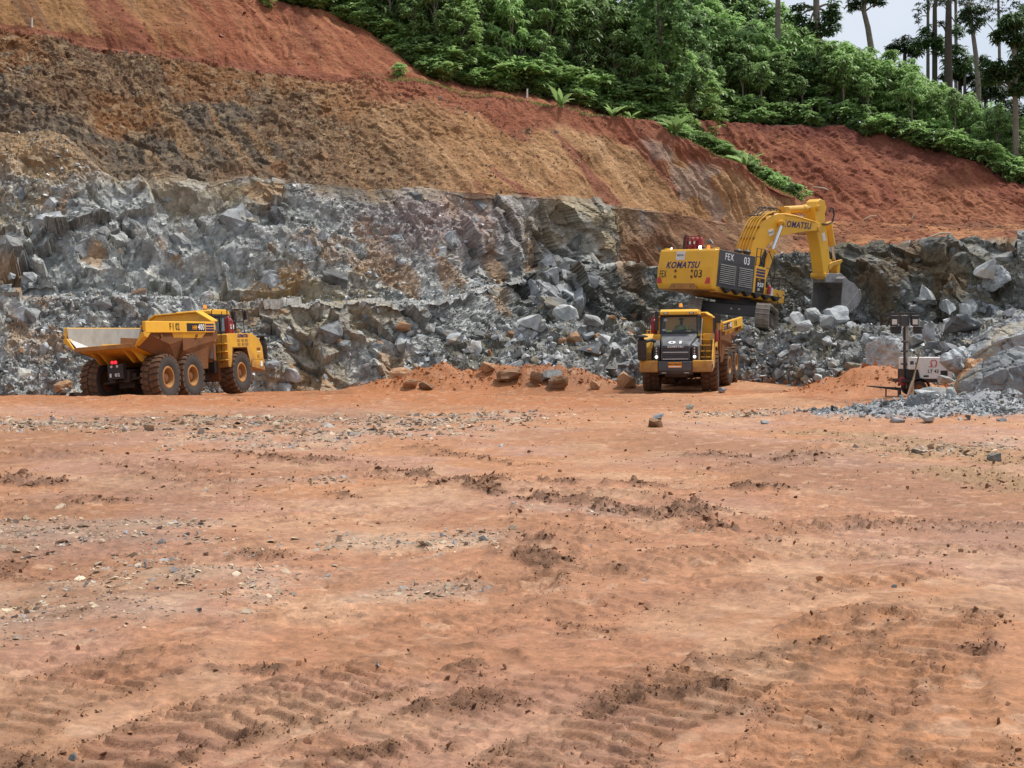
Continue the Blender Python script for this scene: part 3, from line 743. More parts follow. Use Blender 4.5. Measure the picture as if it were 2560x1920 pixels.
def along(px, py, pts, w):
    """distance run along a track and signed distance across it"""
    C_ = spline([gv(*p) for p in pts]); n = len(px)
    m = np.where((px > C_[:, 0].min() - w) & (px < C_[:, 0].max() + w) & (py > C_[:, 1].min() - w) & (py < C_[:, 1].max() + w))[0]
    bt = np.full(len(m), 9.0); bs = np.zeros(len(m)); acc = 0.0
    for a_, b_ in zip(C_[:-1], C_[1:]):
        e_ = b_ - a_; L_ = np.hypot(*e_) + 1e-9; e_ = e_ / L_
        rx, ry = px[m] - a_[0], py[m] - a_[1]
        sl = np.clip(rx * e_[0] + ry * e_[1], 0, L_); tt = rx * -e_[1] + ry * e_[0]
        dist = np.hypot(rx - sl * e_[0], ry - sl * e_[1])
        k = dist < np.abs(bt); bt = np.where(k, dist * np.sign(tt), bt); bs = np.where(k, acc + sl, bs); acc += L_
    return m, bs, bt
a_in = np.linspace(-.43, .43, 520); a_l = np.linspace(-.95, -.44, 26); a_r = np.linspace(.44, .95, 26)
ang = np.concatenate([a_l, a_in, a_r]).astype(np.float32)
dd = list(np.linspace(2.0, 5.15, 22)); d = 5.2
while d < 70:
    dd.append(d); d += min(d * d / 2800.0, .19)
dd = np.array(dd, np.float32)
gx = (ang[None, :] * dd[:, None]).ravel(); gy = np.repeat(dd, len(ang))
g3 = np.stack([gx, gy, np.zeros_like(gx)], 1)
side = np.clip(gx / 20, -1, 1)
def base_z(x, y):
    s = np.clip(x / 20, -1, 1)
    z = -(.30 - .18 * s) * smooth(43, 52, y)
    z = z + .17 * np.exp(-((y - (42.5 + .08 * x)) / 2.2) ** 2) * smooth(9, -3, x)
    return z
MOUNDS = [(9.9, 5.0 + 27.4, 3.0, 1.5, .36), (12.3, 33.6, 2.2, 1.6, .48), (9.8, 66.5, 3.6, 4.5, .40), (13.4, 48.0, 3.4, 2.2, 1.0), (15.6, 41.5, 2.6, 3.0, .45), (-3.0, 61.0, 4.2, 1.8, 1.15), (2.2, 61.0, 3.3, 1.6, .95)]
gz = base_z(gx, gy)
mound_h = np.zeros_like(gx)
for mx_, my_, ra_, rb_, mh_ in MOUNDS:
    e_ = ((gx - mx_) / ra_) ** 2 + ((gy - my_) / rb_) ** 2
    mound_h = mound_h + mh_ * np.exp(-e_ * 1.4)
gz = gz + mound_h * (1 + .9 * (fbm(g3 * 1.3, 5, 502) - .5))
low = fbm(g3 * .35, 4, 500); mid = fbm(g3 * 1.6, 4, 510); fin = fbm(g3 * 7, 3, 520)
gz = gz + (low - .5) * .22 * smooth(3, 9, gy) + (mid - .5) * .085 + (fin - .5) * .022 - .02 * np.abs(fbm(g3 * 2.7, 4, 523) - .5) * smooth(.4, .6, low)
pl1, pk1, _ = facets(g3 + (fin[:, None] - .5) * .05, .15, 801, 1.0, .8); pl2, pk2, _ = facets(g3, .055, 803, 1.0, .9)
pl3, pk3, _ = facets(g3, .45, 805, 1.0, .6)
crust = smooth(.40, .62, fbm(g3 * 1.3, 4, 807))
near = smooth(26, 12, gy)
gz = gz + (pl1 * (.02 + .075 * crust) + pl2 * (.03 + .11 * crust) * near) + pl3 * .014 * crust
warpd = (fbm(g3 * 3.0, 3, 530) - .5)
mudm = np.zeros_like(gx); chipm = np.zeros_like(gx); drym = np.zeros_like(gx); trk = np.zeros_like(gx)
for pts, w, a in MUDS:
    dm = dist_poly(gx, gy, [gv(*q) for q in pts]) + warpd * w * 1.6
    mudm = np.maximum(mudm, a * smooth(w, w * .45, dm))
for pts, w in DRYMUD:
    drym = np.maximum(drym, smooth(w * 1.2, w * .4, dist_poly(gx, gy, [gv(*q) for q in pts]) + warpd * w * 1.5))
for pts, w in CHIPS:
    chipm = np.maximum(chipm, smooth(w * 1.3, w * .2, dist_poly(gx, gy, [gv(*q) for q in pts]) + warpd * w * 1.4))
ridge = np.zeros_like(gx); tedge = np.zeros_like(gx)
for pts, w, am in TRACKS:
    m_, s_, t_ = along(gx, gy, pts, w)
    hw = w * .5; tn = np.abs(t_) / hw + warpd[m_] * .25
    k_ = am * smooth(1.05, .9, tn)
    ph = s_ / .165 + .30 * np.abs(t_) / hw + np.where(t_ > 0, .5, 0.0) * (np.abs(t_) < hw * .92) + warpd[m_] * .45
    fr = ph - np.floor(ph)
    rg_ = smooth(.50, .60, fr) * smooth(1.0, .86, fr)
    u_ = k_ > trk[m_]
    ridge[m_] = np.where(u_, rg_, ridge[m_]); trk[m_] = np.maximum(trk[m_], k_)
    tedge[m_] = np.maximum(tedge[m_], am * np.exp(-((tn - 1.02) / .16) ** 2))
clump = fbm(g3 * 2.2, 3, 540)
mudf = mudm * smooth(.42, .60, fbm(g3 * np.array([4.5, 3.2, 1], np.float32), 4, 545) + .05 * mudm)
gz = gz + mudf * (.008 + .10 * np.maximum(fbm(g3 * 11, 3, 550) - .38, 0)) * np.clip(gy / 7, .8, 2.2)
gz = gz + drym * (fbm(g3 * 8, 3, 551) - .45) * .12
tmask = trk * (.45 + .55 * smooth(.36, .55, clump))
gz = gz + (tmask * ridge * .036 - trk * .012) * np.clip(gy / 7, .9, 1.35) + tedge * (.012 + .07 * np.maximum(fbm(g3 * 9, 3, 566) - .42, 0)) * np.clip(gy / 7, .8, 1.3)
gp = np.stack([gx, gy, gz], 1)
cg = mixc(np.tile(C32(.35, .165, .085), (len(gx), 1)), C32(.355, .188, .12), smooth(.42, .6, fbm(g3 * .5, 4, 600)))
cg = mixc(cg, C32(.385, .178, .08), smooth(.50, .63, fbm(g3 * .45, 4, 610)) * .8)
cg = mixc(cg, C32(.43, .255, .15), smooth(.56, .68, fbm(g3 * .8, 4, 620)) * .65)
band = smooth(34, 40, gy + gx * .12 + (low - .5) * 8) * .95
cg = mixc(cg, C32(.335, .125, .042), band)
cg = mixc(cg, C32(.47, .245, .12), band * smooth(2, 9, gx) * smooth(.45, .6, low + .05) * .8)
cg = mixc(cg, C32(.30, .145, .07), smooth(.56, .66, fbm(g3 * 2.4, 4, 630)) * .5)
cg = mixc(cg, C32(.36, .30, .235), chipm * smooth(.45, .6, mid + fin * .3 - .1) * .35)
cg = cg * (1 - .22 * smooth(.48, .66, fbm(g3 * np.array([.22, .12, 1], np.float32), 4, 655)))[:, None]
cg = mixc(cg, C32(.26, .16, .075), drym * .75)
cg = mixc(cg, C32(.125, .06, .029), mudf * .88)
flk = smooth(.60, .72, fbm(g3 * np.array([5, 7, 1], np.float32), 4, 635)) * (.35 + .65 * crust)
cg = mixc(cg, C32(.23, .115, .06), flk * .35)
cg = mixc(cg, C32(.48, .30, .19), smooth(.86, .97, crand(pk1, 5)) * .5 * (1 - mudf))
cg = mixc(cg, C32(.22, .105, .053), tmask * ridge * .40)
cg = mixc(cg, C32(.17, .083, .04), np.clip(tedge, 0, 1) * smooth(.42, .58, fbm(g3 * 5, 3, 567)) * .7)
cg = cg * (1 - .07 * (trk * smooth(.3, .6, clump))[:, None])
cg = cg * (1 + ((crand(pk2, 7) - .5) * .34 * near + (crand(pk1, 8) - .5) * .26 + (crand(pk3, 8) - .5) * .10)[:, None] * (.45 + .55 * crust)[:, None])
wet = smooth(.55, .75, fbm(g3 * 1.1, 4, 640)) * smooth(26, 14, gy)
cg = mixc(cg, C32(.27, .125, .075), wet * .25)
gravel = np.maximum(np.exp(-(((gx - 10.4) / 3.3) ** 2 + ((gy - 32.4) / 1.7) ** 2) * 1.2), np.exp(-(((gx - 12.5) / 2.6) ** 2 + ((gy - 33.5) / 2.0) ** 2) * 1.2))
cg = mixc(cg, C32(.24, .25, .26), smooth(.28, .5, gravel + warpd * .35))
cg = mixc(cg, C32(.34, .125, .042), np.exp(-(((gx - 13.6) / 3.6) ** 2 + ((gy - 48) / 2.6) ** 2)) * .9)
yard_q = grid_quads(len(dd), len(ang))
yard = link('ground', mesh_np('ground', gp, yard_q, colors=cg, smooth_shade=True), M['clay'])
tag(yard, 'orange clay quarry floor marked by tyre tracks and mud', 'ground', kind='structure')
TERR.append((gp, yard_q))
# the land around, below everything in view
bx = MB().box(-900, 900, -300, 1600, -4.0, -1.2)
tag(bx.build('surrounding_land', M['mud_plate']), 'red land around the quarry', 'land', kind='structure')

# height queries
_bv = []
for v, q in TERR:
    _bv.append((v, q))
def make_bvh(v, q, step=1):
    return BVHTree.FromPolygons([tuple(c) for c in v.tolist()], [tuple(c) for c in q.tolist()], all_triangles=False)
BV_PAD = make_bvh(*TERR[2])
def coarse_bvh(v, nr, nc, s):
    g = v.reshape(nr, nc, 3)[::s, ::s]
    return make_bvh(g.reshape(-1, 3), grid_quads(*g.shape[:2]))
BV_WALL = coarse_bvh(p1, NR, NC, 2)
BV_REAR = coarse_bvh(pB1, GB.shape[0], GB.shape[1], 2)
BV_YARD = coarse_bvh(gp, len(dd), len(ang), 2)
ALLBV = [BV_WALL, BV_REAR, BV_PAD, BV_YARD]
def top_z(x, y, bvs=None):
    zs = []
    for b in (bvs or ALLBV):
        h = b.ray_cast(Vector((x, y, 200)), Vector((0, 0, -1)))
        if h[0] is not None: zs.append(h[0].z)
    return max(zs) if zs else 0.0
def hit_px(x, y, bvs=None):
    o = Vector((0, 0, CAMZ)); dr_ = (P(x, y, 1.0) - o).normalized(); best = None
    for b in (bvs or ALLBV):
        h = b.ray_cast(o, dr_)
        if h[0] is not None and (best is None or h[3] < best[3]): best = h
    return best
# ================================================================ ROCK: rubble, boulders
def hull_mesh(n, rng, stretch=(1, 1, 1), flatten=0.25):
    bm = bmesh.new()
    for k in range(n):
        v = rng.normal(size=3); v /= np.linalg.norm(v)
        v = np.clip(v, -1 + flatten, 1 - flatten) * (0.85 + .3 * rng.random())
        bm.verts.new((v[0] * stretch[0], v[1] * stretch[1], v[2] * stretch[2]))
    r = bmesh.ops.convex_hull(bm, input=bm.verts)
    bmesh.ops.delete(bm, geom=[g for g in r['geom_interior'] if isinstance(g, bmesh.types.BMVert)], context='VERTS')
    bmesh.ops.triangulate(bm, faces=bm.faces)
    return bm
def bm_np(bm):
    bm.verts.ensure_lookup_table(); bm.verts.index_update()
    v = np.array([tuple(q.co) for q in bm.verts], np.float32)
    f = np.array([[q.index for q in t.verts] for t in bm.faces], np.int32)
    return v, f
rngt = np.random.default_rng(5)
TPL = []
for k in range(14):
    bm = hull_mesh(7 + k % 3, rngt); TPL.append(bm_np(bm)); bm.free()
def rand_rot(n, rng, tilt=1.0):
    q = rng.normal(size=(n, 4)); q[:, 1:3] *= tilt
    q /= np.linalg.norm(q, axis=1, keepdims=True)
    w, x, y, z = q.T
    return np.stack([1 - 2 * (y * y + z * z), 2 * (x * y - z * w), 2 * (x * z + y * w),
                     2 * (x * y + z * w), 1 - 2 * (x * x + z * z), 2 * (y * z - x * w),
                     2 * (x * z - y * w), 2 * (y * z + x * w), 1 - 2 * (x * x + y * y)], 1).reshape(n, 3, 3).astype(np.float32)
def stones(name, pos, size, colors, mat, flat=.6, tilt=1.0, seed=1, label=None, cat=None, parent=None):
    """one mesh of loose stones nobody could count"""
    rng = np.random.default_rng(seed)
    n = len(pos); which = rng.integers(0, len(TPL), n)
    Vs, Fs, Cs = [], [], []; base = 0
    for t, (tv, tf) in enumerate(TPL):
        m = np.where(which == t)[0]
        if not len(m): continue
        sc = size[m][:, None] * np.stack([rng.uniform(.7, 1.35, len(m)), rng.uniform(.6, 1.1, len(m)), rng.uniform(flat * .6, flat * 1.3, len(m))], 1) * .5
        v = tv[None] * sc[:, None, :].astype(np.float32)
        v = np.einsum('nij,nkj->nki', rand_rot(len(m), rng, tilt), v) + pos[m][:, None, :]
        Vs.append(v.reshape(-1, 3)); k = len(tv)
        Fs.append((tf[None] + (np.arange(len(m)) * k)[:, None, None] + base).reshape(-1, 3))
        Cs.append(np.repeat(colors[m], k, 0)); base += len(m) * k
    me = mesh_np(name, np.concatenate(Vs), tris=np.concatenate(Fs), colors=np.concatenate(Cs))
    o = link(name, me, mat, parent)
    return tag(o, label, cat, kind='stuff')
def pal(n, rng, cs, ws, var=.25):
    cs = np.array(cs, np.float32); i = rng.choice(len(cs), n, p=np.array(ws) / sum(ws))
    return cs[i] * rng.uniform(1 - var, 1 + var, (n, 1)).astype(np.float32)
def psize(n, rng, a, b, k=2.2):
    return (a * (1 - rng.random(n) * (1 - (a / b) ** k)) ** (-1 / k)).astype(np.float32)
GREYS = [(.41, .425, .42), (.28, .29, .285), (.17, .175, .172), (.55, .565, .56), (.33, .28, .20), (.10, .103, .10)]
rng = np.random.default_rng(21)
# on the wall
W = WALL
wgt = ((W['rp'] < 3.05) & (W['rock'] > .5)) * (.12 + 1.1 * (1 - W['massive'])) * (1 + 3.0 * ((W['rp'] > .93) & (W['rp'] < 2.05)) + 1.3 * (W['rp'] < .5)) * (W['u'] < 2700) * (W['u'] > -200)
ii = rng.choice(len(wgt), 19500, p=wgt / wgt.sum())
sz = psize(len(ii), rng, .08, .6, 2.3)
cc = pal(len(ii), rng, GREYS, [4, 4, 2.5, 2, 1.4, 1])
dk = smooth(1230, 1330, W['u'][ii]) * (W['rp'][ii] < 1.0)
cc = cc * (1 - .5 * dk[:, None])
stones('rock_scree', W['p'][ii] + W['n'][ii] * (sz * .15)[:, None], sz, cc, M['stones'], .6, 1.0, 3, 'loose grey broken stone lying over the rock benches', 'scree')
wgt = (W['rock'] < .5) * ((W['rp'] > 3) & (W['rp'] < 5)) * smooth(1750, 900, W['u']) * (1.6 - (W['rp'] - 3) * .5).clip(.2, 2) * smooth(.42, .6, fbm(W['p'] * .25, 3, 900)) + .12 * (W['rp'] > 3) * (W['rp'] < 7) * (W['rock'] < .5)
wgt = wgt * (W['u'] > -200) * (W['u'] < 2700)
ii = rng.choice(len(wgt), 7000, p=wgt / wgt.sum())
sz = psize(len(ii), rng, .08, .5, 2.6)
cc = pal(len(ii), rng, [(.36, .24, .13), (.20, .13, .075), (.30, .25, .19), (.16, .14, .115), (.30, .14, .07)], [3, 3, 2, 2, 1.5])
red_zone = (W['rp'][ii] > 5)[:, None]
cc = np.where(red_zone, cc * np.array([1.0, .6, .5], np.float32), cc)
stones('earth_scree', W['p'][ii] + W['n'][ii] * (sz * .1)[:, None], sz, cc, M['stones'], .6, 1.0, 4, 'loose brown stones lying on the earth slope above the rock', 'scree')
ii = rng.choice(len(pB1), 1500, p=(rb < .95) / (rb < .95).sum())
sz = psize(len(ii), rng, .08, .45, 2.6)
stones('slope_scree', pB1[ii] + nB[ii] * (sz * .1)[:, None], sz, pal(len(ii), rng, [(.36, .16, .08), (.42, .26, .17), (.2, .08, .05)], [3, 1, 2]), M['stones'], .6, 1, 5, 'small clods on the red slope behind', 'scree')
# rubble bank
wgt = (1.0 + .8 * (rc < .5)) * (uc < 2800) * np.where((rc > 1.1) & (pC[:, 1] > 78), .5, 1) * (1 - .75 * onpad)
ii = rng.choice(len(wgt), 13000, p=wgt / wgt.sum())
sz = psize(len(ii), rng, .10, .8, 2.0)
cc = pal(len(ii), rng, GREYS + [(.36, .16, .07)], [5, 4, 2.2, 3, 1.6, .8, .5])
low_ = (rc[ii] < .22) & (uc[ii] < 2450)
cc = np.where((low_ & (rng.random(len(ii)) < .38))[:, None], np.array([.36, .17, .08], np.float32) * rng.uniform(.7, 1.2, (len(ii), 1)), cc)
stones('bank_rubble', pC1[ii] + nC[ii] * (sz * .12)[:, None], sz, cc, M['stones'], .7, 1.0, 6, 'heaped blasted grey rubble below the excavator', 'rubble')
# gravel spill on the right, stones on the yard
wgt = smooth(.18, .6, gravel + warpd * .3)
ii = rng.choice(len(wgt), 3200, p=wgt / wgt.sum())
sz = psize(len(ii), rng, .05, .36, 2.2)
stones('gravel_spill', gp[ii] + np.array([0, 0, .01]) + np.stack([rng.normal(0, .03, len(ii)), rng.normal(0, .06, len(ii)), sz * .12], 1), sz,
       pal(len(ii), rng, GREYS, [3, 4, 2.5, 1.4, .6, 1]), M['stones'], .5, .5, 7, 'spill of grey gravel on the clay beside the light tower', 'gravel')
area = (gy * gy)                                  # the fan of vertices is denser near the camera
wch = chipm * smooth(.4, .58, clump + mid * .3 - .1) * np.minimum(area, 700) ** .75 * (np.abs(gx) < gy * .5)
ii = rng.choice(len(wch), 12000, p=wch / wch.sum())
sz = psize(len(ii), rng, .025, .17, 2.0) * np.clip(gy[ii] / 13, .55, 2.0)
stones('stone_chips', gp[ii] + np.stack([rng.normal(0, .02, len(ii)), rng.normal(0, .05, len(ii)), sz * .03], 1), sz,
       pal(len(ii), rng, [(.42, .33, .23), (.36, .27, .19), (.31, .27, .24), (.50, .40, .29), (.24, .23, .23)], [4, 4, 2, 2, 1]), M['stones'], .28, .22, 8, 'pale flat stone chips pressed into the clay floor', 'stone chips')
edge = np.clip(tedge, 0, 1)
fleck = smooth(.50, .66, fbm(g3 * np.array([1.6, 1.1, 1], np.float32), 4, 637))
wml = (mudf * .8 + drym * .14 + .0022 + .03 * fleck + .55 * edge * smooth(.42, .6, clump) + .05 * tmask * (ridge > .5)) * np.minimum(area, 420) ** .62 * (np.abs(gx) < gy * .5) * (gy < 42) * (gy > 4.5)
ii = rng.choice(len(wml), 16500, p=wml / wml.sum())
sz = psize(len(ii), rng, .011, .075, 2.3) * np.clip(gy[ii] / 9, .75, 2.1)
mud_i = np.clip(mudf[ii] + .8 * edge[ii], 0, 1)[:, None]
cc = pal(len(ii), rng, [(.15, .072, .036), (.20, .10, .05), (.115, .058, .03)], [3, 2, 1]) * mud_i + pal(len(ii), rng, [(.24, .115, .058), (.18, .088, .045), (.34, .175, .095)], [3, 3, 1.5]) * (1 - mud_i)
stones('mud_clods', gp[ii] + np.stack([rng.normal(0, .015, len(ii)), rng.normal(0, .03, len(ii)), sz * .06], 1), sz, cc, M['stones'], .42, .5, 9, 'dark clods of churned mud on the clay floor', 'mud clods')
wst = np.minimum(area, 900) * (gy < 58) * (gy > 6) * (np.abs(gx) < gy * .5) * (.2 + smooth(20, 45, gy))
ii = rng.choice(len(wst), 1500, p=wst / wst.sum())
sz = psize(len(ii), rng, .03, .22, 2.4)
stones('scattered_stones', gp[ii] + np.array([0, 0, .01]), sz, pal(len(ii), rng, [(.35, .3, .26), (.3, .31, .32), (.36, .17, .08)], [1, 1, 2]), M['stones'], .5, .6, 10, 'small stones strewn across the clay floor', 'stones')

wmo = smooth(.12, .5, mound_h) * (1 - smooth(.1, .4, gravel)) * (gy > 38) * (1 + 2.5 * (gy > 55))
ii = rng.choice(len(wmo), 5200, p=wmo / wmo.sum())
sz = psize(len(ii), rng, .05, .40, 2.2)
stones('earth_clods', gp[ii] + np.stack([rng.normal(0, .05, len(ii)), rng.normal(0, .08, len(ii)), sz * .1], 1), sz, pal(len(ii), rng, [(.36, .135, .045), (.30, .11, .04), (.42, .19, .08), (.30, .25, .2)], [4, 3, 2, .6]), M['stones'], .6, .8, 14, 'clods of orange earth heaped at the foot of the rubble', 'earth clods')
# single boulders
def boulder_mesh(seed, stretch=(1, 1, .8), cuts=2, amp=.10, fine=False):
    r = np.random.default_rng(seed)
    bm = hull_mesh(24 if fine else 13 + seed % 5, r, stretch, .18 if fine else .3)
    bmesh.ops.subdivide_edges(bm, edges=bm.edges, cuts=cuts, use_grid_fill=True)
    bmesh.ops.triangulate(bm, faces=bm.faces)
    v, f = bm_np(bm); bm.free()
    nrm = v / (np.linalg.norm(v, axis=1, keepdims=True) + 1e-6)
    fa, _, _ = facets(v + seed * 3.1, .62, seed, 1.0, .6); fb_, _, _ = facets(v + seed * 1.7, .26, seed + 5, 1, .6)
    v = v + nrm * (fa * amp * 2.2 + fb_ * amp * 1.4)[:, None]
    if fine:
        fc_, _, _ = facets(v + seed * .7, .34, seed + 9, 1, .9); fd_, _, _ = facets(v + seed * .3, .12, seed + 13, 1, .9)
        v = v + nrm * (fc_ * .17 + fd_ * .42)[:, None]
    lo_, hi_ = v.min(0), v.max(0)
    v = (v - (lo_ + hi_) / 2) / (hi_ - lo_)          # unit box
    return mesh_np('boulder', v, tris=f)
BP = {m: [boulder_mesh(100 + k * 7 + j, amp=.07 + .012 * k) for k in range(5)] for j, m in enumerate(('rock_grey', 'rock_dark', 'rock_pale', 'rock_rust'))}
for m_, ms_ in BP.items():
    for q in ms_: q.materials.append(M[m_])
BIG = {m: [boulder_mesh(300 + k * 11 + j, (1, .9, .85), 10, .04, True) for k in range(3)] for j, m in enumerate(('rock_grey', 'rock_dark', 'rock_pale', 'rock_rust'))}
for m_, ms_ in BIG.items():
    for q in ms_: q.materials.append(M[m_])
rb_ = random.Random(3)
def boulder(loc, w, h, mat, label, group=None, rot=None, dep=None, tilt=.25, sink=.14, big=False, pick=None, name='boulder', parent=None, cat='boulder'):
    me = (BIG if big else BP)[mat]; me = me[pick if pick is not None else rb_.randrange(len(me))]
    o = bpy.data.objects.new(name, me); COL.objects.link(o)
    dep = dep or w * rb_.uniform(.75, 1.05)
    rz = rb_.uniform(-.5, .5) if rot is None else rot
    e = Matrix.Rotation(rz, 4, 'Z') @ Matrix.Rotation(rb_.uniform(-tilt, tilt), 4, 'X') @ Matrix.Rotation(rb_.uniform(-tilt, tilt), 4, 'Y')
    o.matrix_world = Matrix.Translation(Vector(loc) + Vector((0, 0, h * (.5 - sink)))) @ e @ Matrix.Diagonal((w, dep, h, 1))
    if parent is not None:
        mw = o.matrix_world.copy(); o.parent = parent; o.matrix_world = mw
    else:
        tag(o, label, cat, group)
    return o
def bpx(x, ybase, wpx, hpx, mat, label, group=None, d=None, **kw):
    """boulder standing where the yard or bank is seen at (x, ybase)"""
    if d is None:
        h = hit_px(x, ybase)
        p = h[0]
    else:
        p = Vector(((x - 1280) / F * d, d, 0)); p.z = CAMZ + (HZ - ybase) / F * d
    s = p.y / F
    return boulder(p, wpx * s, hpx * s * 1.12, mat, label, group, **kw)
# the heap at the right edge
def cut_boulder(outline, d0, thick, front, mat, label, seed):
    """angular boulder: outline of its middle section plus the corners of its front and back faces (x, y of the picture, offset in metres)"""
    r = np.random.default_rng(seed); bm = bmesh.new(); pts = []
    cx_ = sum(p[0] for p in outline) / len(outline); cy_ = max(p[1] for p in outline)
    for x, y in outline: pts.append(P(x, y, d0 + r.uniform(-.2, .2)))
    for x, y, off in front: pts.append(P(x, y, d0 + off))
    for x, y in outline: pts.append(P(cx_ + (x - cx_) * .75, cy_ + (y - cy_) * .75, d0 + thick))
    c = sum(pts, Vector()) / len(pts)
    for p in pts: bm.verts.new(p - c)
    q = bmesh.ops.convex_hull(bm, input=bm.verts)
    bmesh.ops.delete(bm, geom=[g for g in q['geom_interior'] if isinstance(g, bmesh.types.BMVert)], context='VERTS')
    bmesh.ops.triangulate(bm, faces=bm.faces)
    for it in range(5):
        le = [e for e in bm.edges if e.calc_length() > .10]
        if not le or len(bm.faces) > 26000: break
        bmesh.ops.subdivide_edges(bm, edges=le, cuts=1); bmesh.ops.triangulate(bm, faces=bm.faces)
    v, f = bm_np(bm); bm.free()
    n = v / (np.linalg.norm(v, axis=1, keepdims=True) + 1e-6)
    f1a, _, e1 = facets(v + seed, .85, seed, 1, .7); f2a, _, _ = facets(v + seed, .3, seed + 1, 1, .9); f3a, _, _ = facets(v, .12, seed + 2, 1, .9)
    v = v + n * (f1a * .10 + f2a * .13 + f3a * .16 - .07 * smooth(.10, .0, e1))[:, None]
    o = link('boulder', mesh_np('boulder', v, tris=f), M[mat]); o.location = c
    return tag(o, label, 'boulder', 'boulders of the right edge heap')
cut_boulder([(2412, 905), (2418, 872), (2445, 845), (2482, 815), (2512, 800), (2548, 782), (2610, 775), (2660, 850), (2660, 920)], 43.5, 1.4, [(2440, 880, -.7), (2500, 850, -1.0), (2580, 830, -1.1), (2620, 900, -1.2), (2450, 915, -.9), (2540, 920, -1.2)], 'rock_grey', 'huge blue-grey boulder with a yellow patch at the back of the right edge heap', 411)
cut_boulder([(2388, 1000), (2396, 950), (2436, 915), (2476, 888), (2520, 870), (2580, 866), (2640, 900), (2650, 1005)], 38.6, 1.4, [(2402, 1000, -.5), (2440, 955, -.8), (2500, 925, -1.1), (2590, 905, -1.2), (2440, 1003, -1.0), (2540, 1005, -1.4), (2630, 1005, -1.4)], 'rock_grey', 'largest boulder, pale grey, in front at the right edge', 422)
cut_boulder([(2346, 905), (2354, 886), (2374, 874), (2412, 868), (2428, 890), (2416, 936), (2372, 924)], 40.6, .7, [(2362, 902, -.35), (2400, 890, -.5), (2408, 928, -.45)], 'rock_grey', 'pointed grey slab leaning over the light tower cabinet', 433)
cut_boulder([(2384, 992), (2390, 938), (2418, 895), (2456, 898), (2462, 992)], 40.4, .9, [(2396, 990, -.5), (2408, 945, -.5), (2440, 925, -.6), (2450, 990, -.7)], 'rock_rust', 'brown-sided block under the pointed slab by the light tower', 444)
bpx(2215, 915, 105, 80, 'rock_pale', 'big pale boulder behind the mast of the light tower', d=52.5, big=True, pick=1, dep=1.6)
bpx(2523, 1008, 60, 38, 'rock_grey', 'rounded grey boulder at the foot of the largest right edge boulder', d=36.0, big=True, pick=2)
bpx(2304, 1046, 74, 66, 'rock_grey', 'upright split grey boulder in the gravel spill', d=32.3, big=True, pick=1, dep=.6)
bpx(2318, 1000, 62, 26, 'rock_pale', 'flat white-topped boulder in the gravel spill', d=33.2)
bpx(2338, 995, 66, 30, 'rock_dark', 'dark slab on the gravel spill behind the split boulder', d=34.4)
bpx(2418, 1000, 48, 26, 'rock_dark', 'dark squat boulder between the gravel spill and the right edge heap', d=34.8)
bpx(2375, 990, 26, 24, 'rock_pale', 'small white block lying on the gravel spill', d=34.0)
bpx(2541, 1022, 24, 24, 'rock_rust', 'small rusty block at the right edge of the picture', d=34.5)
bpx(2246, 1060, 40, 16, 'rock_grey', 'flat grey stone at the front edge of the gravel spill', d=30.4)
bpx(2318, 1056, 34, 18, 'rock_pale', 'white flat stone in front of the split boulder', d=30.2)
bpx(2405, 1078, 26, 14, 'rock_pale', 'pale stone on the clay right of the gravel spill', d=28.0)
bpx(2505, 1062, 20, 18, 'rock_grey', 'small grey stone on the clay below the right edge heap', d=30.0)
bpx(2360, 956, 40, 18, 'rock_pale', 'pale slanting slab behind the wheel of the light tower', d=43.0)
bpx(2322, 848, 34, 42, 'rock_grey', 'upright grey block beside the lamps of the light tower', d=55)
bpx(2400, 824, 90, 34, 'rock_grey', 'long grey slab high on the right bank', d=57)
bpx(2470, 818, 44, 26, 'rock_grey', 'grey wedge right of the long slab on the right bank', d=58)
bpx(2490, 720, 70, 62, 'rock_grey', 'large grey block high in the dark bench face at right', d=80.5, big=True, pick=2)
bpx(2460, 690, 48, 50, 'rock_pale', 'white fractured block in the dark bench face at right', d=80.0)
bpx(2415, 788, 26, 36, 'rock_pale', 'white shard standing on the right bank', d=62, tilt=.5)
# in front of the bucket
for x, y, w, h, m_, lb in [(1995, 812, 44, 34, 'rock_pale', 'white boulder left of the bucket'), (2028, 802, 46, 34, 'rock_pale', 'white boulder under the bucket, left of the middle'),
                           (2065, 822, 36, 38, 'rock_pale', 'upright white boulder under the middle of the bucket'), (2092, 812, 52, 50, 'rock_grey', 'biggest grey boulder under the bucket'),
                           (2130, 826, 34, 24, 'rock_pale', 'white boulder right of the bucket'), (2012, 826, 36, 26, 'rock_pale', 'white boulder at the left foot of the bucket'), (2160, 824, 30, 18, 'rock_pale', 'small white block right of the bucket boulders')]:
    bpx(x, y, w, h, m_, lb, 'boulders in front of the bucket', d=69.0 - (y - 800) * .04)
